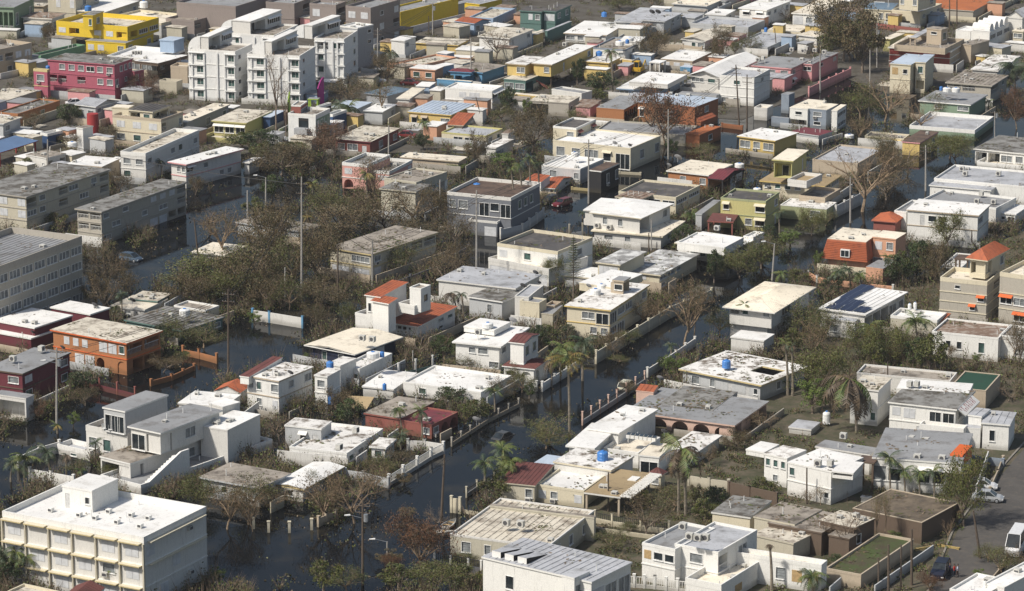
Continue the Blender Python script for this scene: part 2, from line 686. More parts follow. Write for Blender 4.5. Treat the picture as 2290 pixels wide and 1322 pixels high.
def slab(m, x0, x1, y0, y1, z0, z1, mat, top, hole=None):
    if not hole:
        m.box(x0, x1, y0, y1, z0, z1, mat, top)
        return
    hx0, hx1 = x0 + (x1 - x0) * hole[0], x0 + (x1 - x0) * hole[1]
    hy0, hy1 = y0 + (y1 - y0) * hole[2], y0 + (y1 - y0) * hole[3]
    m.box(x0, x1, y0, hy0, z0, z1, mat, top)
    m.box(x0, x1, hy1, y1, z0, z1, mat, top)
    m.box(x0, hx0, hy0, hy1, z0, z1, mat, top)
    m.box(hx1, x1, hy0, hy1, z0, z1, mat, top)


def make_block(b, root, rloc, base_rot, rng):
    P, rot, w, d, z1 = solve_block(b, base_rot)
    rz = -rot
    z0 = b['z0'] if b['z0'] is not None else -.6
    loc = Vector((P.x - rloc.x, P.y - rloc.y, -rloc.z))
    ov = b['ov'] if b['ty'] != 'p' else 0.0
    if b['open_'] and ov < .1:
        ov = .1
    ov = min(ov, w * .2, d * .2)
    wm, rm = wall_mat(b['wc']), roof_mat(b['rc'])
    trim = wall_mat(b['trim']) if b['trim'] else wm
    th = .22
    tw = z1 - th if b['ty'] != 'p' else z1 - b['par']
    if b['ty'] in 'gGhs':
        tw = z1 - .12
    if z0 < 1.0:
        FOOT.append((P.x, P.y, rot, w, d))
    x0, x1, y0, y1 = -w + ov, -ov, ov, d - ov
    if tw - z0 > .25 and not b['open_'] and b['wc'] != '-':
        for key, ln in (('F', w), ('S', d)):
            if b[key] is None:
                nr_ = max(1, int((tw - max(z0, 0) + .9) / 3.0))
                nc_ = max(1, int(ln / 3.1))
                if tw - max(z0, 0) > 2.0 and ln > 2:
                    b[key] = '|'.join(''.join(rng.choice('wwwwsaL..ho' if key == 'F' else 'wwwsa...') for _ in range(nc_)) for _ in range(nr_))
        m = MB()
        vz0 = max(z0, 0.0) if z0 < 0 else z0
        facade(m, wm, (x0, y0), (1, 0), (0, -1), x1 - x0, vz0, tw, b['F'], root, loc, rz, 'F', b['hood'], rng)
        facade(m, wm, (x1, y0), (0, 1), (1, 0), y1 - y0, vz0, tw, b['S'], root, loc, rz, 'S', b['hood'], rng)
        m.face([(x1, y1, vz0), (x0, y1, vz0), (x0, y1, tw), (x1, y1, tw)], wm)
        m.face([(x0, y1, vz0), (x0, y0, vz0), (x0, y0, tw), (x0, y1, tw)], wm)
        if z0 < 0:
            m.box(x0 - .02, x1 + .02, y0 - .02, y1 + .02, z0, .02, wm)
        else:
            m.face([(x0, y1, z0), (x1, y1, z0), (x1, y0, z0), (x0, y0, z0)], wm)
        link('wall', m.mesh('wall'), root, loc, rz)
        nr = len(b['F'].split('|')) if b['F'] else 1
        if nr > 1 and tw - vz0 > 4.2:      # storey ledges
            m = MB()
            for k in range(1, nr):
                zz = vz0 + (tw - vz0) * k / nr
                m.box(x0 - .06, x1 + .06, y0 - .10, y0, zz - .07, zz + .07, trim)
                m.box(x1, x1 + .10, y0, y1, zz - .07, zz + .07, trim)
            link('ledge', m.mesh('ledge'), root, loc, rz)
    if b['open_']:
        xs = [x0 + .15, x1 - .15]
        k = int((x1 - x0) / 4.0)
        for i in range(1, k):
            xs.append(x0 + (x1 - x0) * i / k)
        for x in xs:
            for y in (y0 + .15, y1 - .15):
                m = MB()
                m.box(x - .13, x + .13, y - .13, y + .13, z0, tw, wm)
                link('column', m.mesh('column'), root, loc, rz)
    # roof
    m = MB()
    ty = b['ty']
    if ty == 'f':
        slab(m, -w, 0, 0, d, z1 - th, z1, trim, rm, b['hole'])
        link('roof', m.mesh('roof'), root, loc, rz)
    elif ty == 'p':
        par = b['par']
        slab(m, x0 + .15, x1 - .15, y0 + .15, y1 - .15, tw - .1, tw, wm, rm, b['hole'])
        link('roof', m.mesh('roof'), root, loc, rz)
        m = MB()
        k = .17
        m.box(x0 - .03, x1 + .03, y0 - .03, y0 + k, tw, z1, trim)
        m.box(x0 - .03, x1 + .03, y1 - k, y1 + .03, tw, z1, trim)
        m.box(x0 - .03, x0 + k, y0 + k, y1 - k, tw, z1, trim)
        m.box(x1 - k, x1 + .03, y0 + k, y1 - k, tw, z1, trim)
        link('parapet', m.mesh('parapet'), root, loc, rz)
    else:
        rs = b['rise']
        X0, X1, Y0, Y1 = -w, 0, 0, d
        e = z1 - .12
        if ty == 'g':        # ridge along depth
            rid = [((X0 + X1) / 2, Y0, z1 + rs), ((X0 + X1) / 2, Y1, z1 + rs)]
            fc = [[(X0, Y0, z1), rid[0], rid[1], (X0, Y1, z1)], [(X1, Y1, z1), rid[1], rid[0], (X1, Y0, z1)]]
            gb = [[(X0 + ov, y0, e), (X1 - ov, y0, e), (rid[0][0], y0, z1 + rs * .9 - .05)], [(X1 - ov, y1, e), (X0 + ov, y1, e), (rid[0][0], y1, z1 + rs * .9 - .05)]]
        elif ty == 'G':
            rid = [(X0, (Y0 + Y1) / 2, z1 + rs), (X1, (Y0 + Y1) / 2, z1 + rs)]
            fc = [[(X0, Y0, z1), (X1, Y0, z1), rid[1], rid[0]], [(X1, Y1, z1), (X0, Y1, z1), rid[0], rid[1]]]
            gb = [[(x1, Y0 + ov, e), (x1, Y1 - ov, e), (x1, rid[0][1], z1 + rs * .9 - .05)], [(x0, Y1 - ov, e), (x0, Y0 + ov, e), (x0, rid[0][1], z1 + rs * .9 - .05)]]
        elif ty == 's':      # high at the back
            fc = [[(X0, Y0, z1), (X1, Y0, z1), (X1, Y1, z1 + rs), (X0, Y1, z1 + rs)]]
            gb = [[(x1, y0, e), (x1, y1, e), (x1, y1, z1 + rs - .15)], [(x0, y1, e), (x0, y0, e), (x0, y1, z1 + rs - .15)], [(x1, y1, e), (x0, y1, e), (x0, y1, z1 + rs - .15), (x1, y1, z1 + rs - .15)]]
        elif ty == 't':      # high on the left
            fc = [[(X0, Y0, z1 + rs), (X1, Y0, z1), (X1, Y1, z1), (X0, Y1, z1 + rs)]]
            gb = [[(x0, y0, e), (x1, y0, e), (x0, y0, z1 + rs - .2)]]
        else:                # hip
            q = min(w, d) / 2
            if w >= d:
                a1, a2 = (X0 + q, (Y0 + Y1) / 2, z1 + rs), (X1 - q, (Y0 + Y1) / 2, z1 + rs)
                fc = [[(X0, Y0, z1), (X1, Y0, z1), a2, a1], [(X1, Y0, z1), (X1, Y1, z1), a2], [(X1, Y1, z1), (X0, Y1, z1), a1, a2], [(X0, Y1, z1), (X0, Y0, z1), a1]]
            else:
                a1, a2 = ((X0 + X1) / 2, Y0 + q, z1 + rs), ((X0 + X1) / 2, Y1 - q, z1 + rs)
                fc = [[(X0, Y0, z1), (X1, Y0, z1), a1], [(X1, Y0, z1), (X1, Y1, z1), a2, a1], [(X1, Y1, z1), (X0, Y1, z1), a2], [(X0, Y1, z1), (X0, Y0, z1), a1, a2]]
            gb = []
        for f in fc:
            m.face(f, rm)
            m.face([(x, y, z - .16) for x, y, z in reversed(f)], trim)
        for (a, c) in (((X0, Y0), (X1, Y0)), ((X1, Y0), (X1, Y1)), ((X1, Y1), (X0, Y1)), ((X0, Y1), (X0, Y0))):
            def zz(p):
                if ty == 's':
                    return z1 + (rs if p[1] > Y0 + .01 else 0)
                if ty == 't':
                    return z1 + (rs if p[0] < X0 + .01 else 0)
                return z1
            za, zc = zz(a), zz(c)
            m.face([(a[0], a[1], za - .16), (c[0], c[1], zc - .16), (c[0], c[1], zc), (a[0], a[1], za)], trim)
        for g in gb:
            m.face(g, wm)
        link('roof', m.mesh('roof'), root, loc, rz)
        if b['rc'] in ('tile', 'tiled', 'mar') or b['tin']:
            m = MB()
            # courses of raised ribs running down the slope
            for f in fc:
                if len(f) < 4:
                    continue
                a, b_, c, d_ = [Vector(p) for p in f[:4]]
                n = max(2, int((b_ - a).length / .55)) if ty not in ('g',) else max(2, int((d_ - a).length / .55))
                if ty == 'g':
                    a, b_, c, d_ = a, d_, c, b_
                nn = (b_ - a).cross(d_ - a)
                if nn.z < 0:
                    nn = -nn
                nn.normalize()
                for i in range(1, n):
                    s0 = a.lerp(b_, i / n)
                    s1 = d_.lerp(c, i / n)
                    uu = (b_ - a).normalized() * .05
                    m.face([s0 - uu + nn * .01, s0 + nn * .055, s1 + nn * .055, s1 - uu + nn * .01], rm)
                    m.face([s0 + nn * .055, s0 + uu + nn * .01, s1 + uu + nn * .01, s1 + nn * .055], rm)
            if m.f:
                o = link('roof_rib', m.mesh('roof_rib'), root, loc, rz)
                o['kind'] = 'stuff'
    if b['tin'] and ty in 'fp':
        m = MB()
        n = max(2, int(w / .9))
        zt = z1 if ty == 'f' else tw
        for i in range(1, n):
            x = -w + w * i / n
            m.box(x - .05, x + .05, y0 + .1, y1 - .1, zt, zt + .07, rm)
        o = link('roof_rib', m.mesh('roof_rib'), root, loc, rz)
        o['kind'] = 'stuff'
    # litter of leaves and twigs, and small vents, on flat roofs
    if ty in 'fp' and w * d > 25 and b['z0'] is None or (ty in 'fp' and w * d > 60):
        zt = (z1 if ty == 'f' else tw) + .01
        lit = b['litter'] if b['litter'] is not None else (2.2 if b['rc'] in ('wd', 'crd', 'gd', 'tnd', 'gp', 'dk', 'rst') else .5)
        cnt = int(min(w * d * lit * .35, 520))
        if cnt > 8 and b['rc'] not in ('grn', 'pool', 'solar'):
            m = MB()
            cl = [(rng.uniform(x0, x1), rng.uniform(y0, y1)) for _ in range(max(3, cnt // 22))]
            lm = [L_BRN, M_TWIG, L_OLIVE if lit > 1 else M_TWIG]
            for i in range(cnt):
                cx_, cy_ = rng.choice(cl)
                x = min(x1 - .3, max(x0 + .3, cx_ + rng.gauss(0, 1.1)))
                y = min(y1 - .3, max(y0 + .3, cy_ + rng.gauss(0, 1.1)))
                if b['hole']:
                    hx, hy = (x + w) / w, y / d
                    if b['hole'][0] - .05 < hx < b['hole'][1] + .05 and b['hole'][2] - .05 < hy < b['hole'][3] + .05:
                        continue
                a = rng.uniform(0, 6.28)
                s_ = rng.uniform(.06, .22)
                s2 = s_ * rng.uniform(.3, 2.5)
                c_, s3 = math.cos(a), math.sin(a)
                q = rng.uniform(.01, .09)
                m.face([(x - c_ * s2, y - s3 * s2, zt + .01), (x + s3 * s_, y - c_ * s_, zt + q), (x + c_ * s2, y + s3 * s2, zt + .02 + q), (x - s3 * s_, y + c_ * s_, zt + .015)], rng.choice(lm))
            o = link('roof_litter', m.mesh('roof_litter'), root, loc, rz)
            o['kind'] = 'stuff'
        for i in range(0 if b['rc'] in ('dirt', 'grass', 'grn', 'pool') else rng.choice([1, 2, 3, 4])):
            m = MB()
            x, y = rng.uniform(x0 + .6, x1 - .6), rng.uniform(y0 + .6, y1 - .6)
            if b['hole']:
                x = x0 + .6
            if rng.random() < .6:
                m.cyl((x, y, zt - .02), (x, y, zt + rng.uniform(.4, 1.1)), .06, .06, M_FRAME, 6)
                link('vent_pipe', m.mesh('vent_pipe'), root, loc, rz)
            else:
                s_ = rng.uniform(.25, .45)
                m.box(x - s_, x + s_, y - s_, y + s_, zt - .02, zt + rng.uniform(.3, .55), M_AC)
                m.box(x - s_ * .7, x + s_ * .7, y - s_ - .02, y - s_, zt + .05, zt + .26, M_DISHD)
                link('vent_box', m.mesh('vent_box'), root, loc, rz)
    return P, rot, w, d, z1, loc, rz


HN = [0]
ALLB = []


def H(label, *blocks, name='house', cat='house', rot=25, group=None):
    HN[0] += 1
    rng = random.Random(HN[0] * 7 + 3)
    P, r0, w, d, z1 = solve_block(blocks[0], rad(rot))
    rloc = Vector((P.x, P.y, 0))
    root = thing(name, label, cat, rloc, 0, group)
    out = []
    for b in blocks:
        out.append(make_block(b, root, rloc, rad(rot), rng))
    ALLB.append((root, out))
    return root, out


def PART(root, name, m, loc=(0, 0, 0), rz=0.0, label=None, stuff=False):
    o = link(name, m.mesh(name), root, loc, rz)
    if label:
        o['label'] = label
    if stuff:
        o['kind'] = 'stuff'
    return o
# ------------------------------------------------------------------ things that repeat
SRC = {}


def place_tree(src, loc, rz=0.0, scale=(1, 1, 1)):
    """copy a prototype (parentless first use moves the prototype itself)"""
    if not src.get('_used'):
        src['_used'] = True
        c = src
    else:
        c = copy_tree(src)
    c.location = loc
    c.rotation_euler = (0, 0, rz)
    c.scale = scale
    return c


def water_tank(t, x, y, z, label, color='w', r=.75, h=1.3, lie=False):
    key = ('tank', color)
    mt = {'w': M_TANKW, 'b': M_TANKB}[color]
    if key not in SRC:
        o = thing('water_tank', 'x', 'water tank', (0, 0, 0))
        m = MB()
        n = 14
        prof = [(.95, 0), (1, .06), (1, .30), (.96, .33), (1, .36), (1, .62), (.96, .65), (1, .68), (1, .85), (.85, .95), (.4, 1.02), (0.01, 1.04)]
        for i in range(len(prof) - 1):
            for k in range(n):
                a0, a1 = 2 * math.pi * k / n, 2 * math.pi * (k + 1) / n
                (r0, z0), (r1, z1) = prof[i], prof[i + 1]
                m.face([(r0 * math.cos(a0), r0 * math.sin(a0), z0), (r0 * math.cos(a1), r0 * math.sin(a1), z0), (r1 * math.cos(a1), r1 * math.sin(a1), z1), (r1 * math.cos(a0), r1 * math.sin(a0), z1)], mt)
        link('tank_body', m.mesh('tank_body'), o)
        m = MB()
        m.cyl((0, 0, 1.0), (0, 0, 1.10), .32, .30, M_TANKB if color == 'w' else mt, 10)
        link('lid', m.mesh('lid'), o)
        m = MB()
        m.cyl((.98, 0, .1), (1.35, 0, .1), .04, .04, M_FRAME, 5)
        m.cyl((1.35, 0, .1), (1.35, 0, -.02), .04, .04, M_FRAME, 5)
        link('pipe', m.mesh('pipe'), o)
        SRC[key] = o
    o = place_tree(SRC[key], at(t, x, y, z), random.random() * 6, (r, r, h))
    tag(o, label, 'water tank')
    o['group'] = 'water tanks on the roofs'
    return o


def dish(t, x, y, z, label, dark=False, r=.6, rz=2.6):
    key = ('dish', dark)
    if key not in SRC:
        o = thing('satellite_dish', 'x', 'satellite dish', (0, 0, 0))
        mt = M_DISHD if dark else M_DISH
        m = MB()
        n, rings = 14, 4
        R = Matrix.Rotation(rad(52), 3, 'X')
        c = Vector((0, 0, 1.0))
        pt = lambda i, k: c + R @ Vector((math.cos(6.2832 * k / n) * i / rings, math.sin(6.2832 * k / n) * i / rings, .28 * (i / rings) ** 2))
        for i in range(rings):
            for k in range(n):
                m.face([pt(i, k), pt(i, k + 1), pt(i + 1, k + 1), pt(i + 1, k)], mt)
        link('reflector', m.mesh('reflector'), o)
        m = MB()
        m.cyl((0, 0, 0), (0, 0, .98), .07, .07, M_METAL, 6)
        m.cyl(c, c + R @ Vector((0, 0, .8)), .03, .03, M_METAL, 5)
        link('mast', m.mesh('mast'), o)
        SRC[key] = o
    o = place_tree(SRC[key], at(t, x, y, z), rz, (r, r, r))
    tag(o, label, 'satellite dish')
    o['group'] = 'satellite dishes on the roofs'
    return o


def ac_unit(t, x, y, z, label, s=1.0):
    if 'ac' not in SRC:
        o = thing('air_conditioner', 'x', 'air conditioner', (0, 0, 0))
        m = MB()
        m.box(-.45, .45, -.35, .35, .08, .85, M_AC)
        m.box(-.4, -.3, -.3, .3, 0, .08, M_DISHD)
        m.box(.3, .4, -.3, .3, 0, .08, M_DISHD)
        link('casing', m.mesh('casing'), o)
        m = MB()
        m.cyl((0, -.345, .46), (0, -.37, .46), .30, .30, M_DISHD, 12)
        link('fan_grille', m.mesh('fan_grille'), o)
        SRC['ac'] = o
    o = place_tree(SRC['ac'], at(t, x, y, z), rad(-25) + random.choice([0, 0, 1.57]), (s, s, s))
    tag(o, label, 'air conditioner')
    o['group'] = 'air conditioners on the roofs'
    return o


POLES = {}


def pole(t, x, y, ytop, label, kind='c', arm=True, lamp=False, topx=None, tr=False, name='utility_pole', key=None):
    g = at(t, x, y, 0)
    d = ray(t, topx if topx is not None else x, ytop)
    k = g.y / d.y
    hgt = max(2.0, CAMH + d.z * k)
    tx = (CP + d * k).x - g.x
    o = thing(name, label, 'lamp post' if name == 'street_lamp' else 'pole', (g.x, g.y, 0), 0, 'poles along the streets')
    mt = M_CONC if kind == 'c' else M_WOODP
    m = MB()
    m.cyl((0, 0, -.6), (tx, 0, hgt), .19 if hgt > 6 else .12, .11 if hgt > 6 else .09, mt, 8)
    link('post', m.mesh('post'), o)
    if arm and hgt > 5:
        for q in (.94, .86)[:1 if hgt < 8 else 2]:
            m = MB()
            c = Vector((tx * q, 0, hgt * q))
            dv = Vector((.95, -.3, 0))
            m.cyl(c - dv, c + dv, .06, .06, M_WOODP, 5)
            for s_ in (-.9, -.45, .45, .9):
                m.cyl(c + dv * s_, c + dv * s_ + Vector((0, 0, .22)), .04, .03, M_METAL, 5)
            link('crossarm', m.mesh('crossarm'), o)
    if tr:
        m = MB()
        c = Vector((tx * .78 + .4, -.1, hgt * .76))
        m.cyl(c, c + Vector((0, 0, .95)), .28, .28, M_METAL, 10)
        link('transformer', m.mesh('transformer'), o)
    if lamp:
        m = MB()
        c = Vector((tx * .8, 0, hgt * (.8 if tr or arm else 1.0) - .05))
        m.cyl(c, c + Vector((-1.5, -.3, .5)), .05, .04, M_METAL, 6)
        link('lamp_arm', m.mesh('lamp_arm'), o)
        m = MB()
        e = c + Vector((-1.5, -.3, .5))
        m.cyl(e, e + Vector((-.7, -.14, .02)), .15, .1, M_FRAME, 8)
        link('lamp_head', m.mesh('lamp_head'), o)
    if key:
        POLES[key] = Vector((g.x + tx * .93, g.y, hgt * .93))
    return o


def wire(a, b, label, n=3, sag=.8):
    if a not in POLES or (isinstance(b, str) and b not in POLES):
        return
    p, q = POLES[a], POLES[b] if isinstance(b, str) else b
    o = thing('power_line', label, 'power line', (p.x, p.y, 0), 0, 'power lines between the poles')
    for i in range(n):
        off = Vector((.8 - .7 * i, -.25 + .2 * i, .15 if i < 2 else -1.3))
        m = MB()
        prev = None
        for k in range(15):
            t_ = k / 14
            v = p.lerp(q, t_) + off - Vector((0, 0, sag * 4 * t_ * (1 - t_)))
            v = Vector((v.x - p.x, v.y - p.y, v.z))
            if prev:
                m.cyl(prev, v, .035, .035, M_WIRE, 3, False)
            prev = v
        link('wire', m.mesh('wire'), o)


def fence(t, pts, h, label, kind='wall', c='w2', post=None, base=0.0, cat='fence', post_h=.25, name=None, every=3.0, thick=.16):
    """pts: the top line in picture pixels"""
    P = [at(t, x, y, h) for x, y in pts]
    o = thing(name or ('garden_fence' if kind == 'wall' else 'picket_fence'), label, cat, (P[0].x, P[0].y, 0))
    wm = wall_mat(c)
    pm = wall_mat(post or c)
    for a, b_ in zip(P[:-1], P[1:]):
        d = Vector((b_.x - a.x, b_.y - a.y, 0))
        L = d.length
        if L < .3:
            continue
        rz = math.atan2(d.y, d.x)
        l = (a.x - P[0].x, a.y - P[0].y, 0)
        k = max(1, round(L / every))
        for i in range(k + 1):
            m = MB()
            x = L * i / k
            pw = .16 if kind != 'mesh' else .11
            m.box(x - pw, x + pw, -pw, pw, -.5, h + post_h, pm)
            m.box(x - pw - .04, x + pw + .04, -pw - .04, pw + .04, h + post_h, h + post_h + .08, pm)
            link('post', m.mesh('post'), o, l, rz)
        for i in range(k):
            xa, xb = L * i / k + .16, L * (i + 1) / k - .16
            if kind == 'wall':
                m = MB()
                m.box(xa, xb, -thick / 2, thick / 2, -.5, h, wm)
                link('panel', m.mesh('panel'), o, l, rz)
            else:
                m = MB()
                hb = h * .35 if kind == 'picket' else h * .5
                m.box(xa, xb, -.08, .08, -.5, hb, wm)
                link('panel', m.mesh('panel'), o, l, rz)
                m = MB()
                n = max(3, int((xb - xa) / .28))
                mt = pm if kind == 'picket' else M_WIRE
                m.box(xa, xb, -.03, .03, h - .08, h, mt)
                for q in range(n):
                    x = xa + (xb - xa) * (q + .5) / n
                    m.box(x - .035, x + .035, -.02, .02, hb, h - .08, mt)
                link('picket_row', m.mesh('picket_row'), o, l, rz)['kind'] = 'stuff'
    return o


# ------------------------------------------------------------------ vegetation prototypes
def bare_proto(seed, bark, twig, spread=1.0, nlimb=6, leaf=None, leaves=0, lean=0.0, tall=False):
    """unit tree: about 1 m high and 1 m wide before scaling by metres; radii are scaled with it"""
    rng = random.Random(seed)
    mt, mc = MB(), MB()
    tips = []

    def grow(p, d, ln, r, lvl, mb):
        segs = 3 if lvl < 2 else 2
        for i in range(segs):
            nd = (d + Vector((rng.gauss(0, .17), rng.gauss(0, .17), rng.gauss(0, .12)))).normalized()
            q = p + nd * ln / segs
            r2 = r * (.82 if lvl < 2 else .7)
            mb.cyl(p, q, r, r2, bark if lvl < 2 else twig, 6 if lvl == 0 else (4 if lvl < 2 else 3), False)
            p, d, r = q, nd, r2
            if lvl >= 1:
                k = 1 if lvl < 3 else 2
                for _ in range(k):
                    if lvl < 3:
                        sd = (d + Vector((rng.gauss(0, .6), rng.gauss(0, .6), rng.gauss(.1, .35)))).normalized()
                        grow(p, sd, ln * rng.uniform(.45, .7), r * .55, lvl + 1, mc)
        if lvl < 3:
            for _ in range(2 if lvl else 0):
                sd = (d + Vector((rng.gauss(0, .5), rng.gauss(0, .5), rng.gauss(.05, .3)))).normalized()
                grow(p, sd, ln * rng.uniform(.5, .75), r * .7, lvl + 1, mc)
        if lvl >= 2:
            tips.append(p)
            for _ in range(5):
                e = p + Vector((rng.gauss(0, .055), rng.gauss(0, .055), rng.gauss(.012, .05)))
                s_ = Vector((rng.uniform(-1, 1), rng.uniform(-1, 1), rng.uniform(-1, 1))).normalized() * .0022
                mc.face([p - s_, p + s_, e], twig)
    th = .42 if tall else .22
    grow(Vector((0, 0, -.02)), Vector((lean, 0, 1)).normalized(), th, .026, 0, mt)
    top = Vector(mt.v[-1])
    for i in range(nlimb):
        a = 6.2832 * i / nlimb + rng.uniform(-.3, .3)
        up = rng.uniform(.55, 1.5) if not tall else rng.uniform(1.1, 2.4)
        d = Vector((math.cos(a) * spread, math.sin(a) * spread, up)).normalized()
        grow(Vector((top.x, top.y, rng.uniform(th * .6, th))), d, rng.uniform(.30, .40), .017, 1, mc)
    if leaf:
        for _ in range(int(leaves * 2.1)):
            p = rng.choice(tips) + Vector((rng.gauss(0, .06), rng.gauss(0, .06), rng.gauss(0, .05)))
            leafq(mc, p, rng, .0135, leaf)
    # normalise to unit size
    xs = [v[0] for v in mc.v]
    ys = [v[1] for v in mc.v]
    zs = [v[2] for v in mc.v]
    sx = 1.0 / max(.2, (sorted(xs)[int(len(xs) * .98)] - sorted(xs)[int(len(xs) * .02)]))
    sy = 1.0 / max(.2, (sorted(ys)[int(len(ys) * .98)] - sorted(ys)[int(len(ys) * .02)]))
    sz = 1.0 / max(.2, sorted(zs)[int(len(zs) * .99)])
    for mb in (mt, mc):
        mb.v = [(x * sx, y * sy, z * sz) for x, y, z in mb.v]
    return mt, mc


def leafq(mb, p, rng, s, mat):
    a = Vector((rng.gauss(0, 1), rng.gauss(0, 1), rng.gauss(0, .6))).normalized()
    b_ = a.orthogonal().normalized()
    b_ = (Matrix.Rotation(rng.uniform(0, 6.28), 3, a) @ b_)
    c = a.cross(b_)
    s1, s2 = s * rng.uniform(.7, 1.5), s * rng.uniform(.4, .8)
    mb.face([p - b_ * s1, p + c * s2, p + b_ * s1, p - c * s2], mat)


def leafy_proto(seed, bark, leaf, n=3600, clumps=20, flat=.5, gaps=.0, low=.12):
    rng = random.Random(seed)
    mt, mc = MB(), MB()
    mt.cyl((0, 0, -.03), (.02, .01, .35), .035, .022, bark, 6, False)
    cs = []
    for i in range(clumps):
        while True:
            x, y, z = rng.uniform(-1, 1), rng.uniform(-1, 1), rng.uniform(-1, 1)
            q = x * x + y * y + z * z
            if q < 1 and q > .12:
                break
        cs.append((Vector((x * .40, y * .40, low + .12 + (z * .5 + .5) * (.86 - low))), rng.uniform(.07, .15)))
    for c, r in cs:
        mt.cyl((.02, .01, rng.uniform(.15, .35)), c, .012, .004, bark, 3, False)
    for i in range(n):
        c, r = rng.choice(cs)
        v = Vector((rng.gauss(0, 1), rng.gauss(0, 1), rng.gauss(0, 1))).normalized() * r * rng.uniform(.55, 1.15)
        p = c + Vector((v.x, v.y, v.z * (1.0 - .3 * flat)))
        leafq(mc, p, rng, .021, leaf)
    for i in range(n // 12):
        c, r = rng.choice(cs)
        e = c + Vector((rng.gauss(0, 1), rng.gauss(0, 1), rng.gauss(.3, 1))).normalized() * r * 1.6
        s_ = Vector((.003, .002, 0))
        mc.face([c - s_, c + s_, e], bark)
    return mt, mc


TREEMESH = {}


def tree_meshes(kind):
    if kind in TREEMESH:
        return TREEMESH[kind]
    spec = {
        'bare0': lambda: bare_proto(11, M_BARK, M_TWIGT, 1.0, 6),
        'bare1': lambda: bare_proto(12, M_BARK, M_TWIGT, 1.2, 7, L_BRN, 500),
        'bare2': lambda: bare_proto(13, M_BARK2, M_TWIG, 1.0, 6),
        'bare3': lambda: bare_proto(14, M_BARK2, M_TWIG, .9, 7, L_BRN, 900),
        'thin0': lambda: bare_proto(15, M_BARK2, M_TWIG, .5, 4, None, 0, .05, True),
        'thin1': lambda: bare_proto(16, M_BARK, M_TWIGT, .55, 5, L_OLIVE, 260, -.05, True),
        'rust0': lambda: bare_proto(17, M_BARK, M_TWIG, 1.0, 7, L_RUST, 2600),
        'brown0': lambda: bare_proto(18, M_BARK2, M_TWIG, 1.0, 8, L_BRN, 2400),
        'brown1': lambda: bare_proto(19, M_BARK2, M_TWIG, 1.1, 7, L_BRN, 1500),
        'olive0': lambda: bare_proto(20, M_BARK2, M_TWIG, 1.0, 7, L_OLIVE, 2600),
        'olive1': lambda: bare_proto(21, M_BARK, M_TWIG, 1.0, 7, L_OLIVE, 1300),
        'green0': lambda: leafy_proto(22, M_BARK2, L_DARK, 3000, 26),
        'green1': lambda: leafy_proto(23, M_BARK2, L_OLIVE, 3000, 22),
        'brt0': lambda: leafy_proto(24, M_BARK2, L_BRT, 2600, 22),
        'mix0': lambda: leafy_proto(25, M_BARK2, L_BRN, 2600, 24),
    }[kind]
    mt, mc = spec()
    TREEMESH[kind] = (mt.mesh('trunk'), mc.mesh('crown'))
    return TREEMESH[kind]


TN = [0]
TREES = []
KIND_ADJ = {'bare': 'bare leafless tree', 'thin': 'tall thin stripped tree', 'rust': 'rust brown withered tree', 'brown': 'brown wind-burnt tree',
            'olive': 'olive green thinned tree', 'green': 'dark green leafy shrub tree', 'brt': 'bright green leafy bush', 'mix': 'dry brown bush'}


def T(t, x, y, wpx, hpx, kind, where, adj=None):
    """tree standing at (x, y), wpx wide and hpx high in zoomed pixels"""
    TN[0] += 1
    rng = random.Random(TN[0] * 13)
    g = at(t, x, y, 0)
    s = ppm(t, x, y)
    w, h = wpx * 1.02 / s, hpx * 1.15 / s / .968
    mt, mc = tree_meshes(kind)
    lab = (adj or KIND_ADJ[kind.rstrip('0123456789')]) + ' ' + where
    o = thing('bush' if kind[:3] in ('brt', 'mix') or h < 3 else 'tree', lab, 'bush' if kind[:3] in ('brt', 'mix') or h < 3 else 'tree', g, rng.uniform(0, 6.28), 'trees and shrubs between the houses', (w, w, h))
    link('trunk', mt, o)
    link('crown', mc, o)
    TREES.append((g.x, g.y, w / 2))
    return o


FROND = {}


def frond_mesh(kind, seed):
    key = (kind, seed)
    if key in FROND:
        return FROND[key]
    rng = random.Random(seed * 31 + 5)
    mat = {'g': L_PALM, 'd': L_PALMD, 'y': L_PALMY, 'b': L_PALMB}[kind]
    m = MB()
    n = 9
    droop = rng.uniform(.55, 1.0)
    up = rng.uniform(.35, .8)
    P = [Vector((0, 0, 0))]
    a = up
    for i in range(n):
        a -= (up + droop) / n * 1.25
        P.append(P[-1] + Vector((math.cos(a), 0, math.sin(a))) / n)
    for i in range(n):
        p, q = P[i], P[i + 1]
        m.cyl(p, q, .018 * (1 - i / n) + .004, .018 * (1 - (i + 1) / n) + .003, mat, 3, False)
        if i == 0:
            continue
        for s_ in (-1, 1):
            for k in range(2):
                b_ = p.lerp(q, k / 2 + .1)
                ln = .30 * math.sin(math.pi * min(.97, (i + .5) / n + .05)) + .05
                ln *= rng.uniform(.8, 1.1)
                tip = b_ + Vector((.09, s_ * ln * .75, -ln * rng.uniform(.35, .8)))
                m.face([b_, b_ + (q - p) * .42, tip], mat)
    FROND[key] = m.mesh('frond')
    return FROND[key]


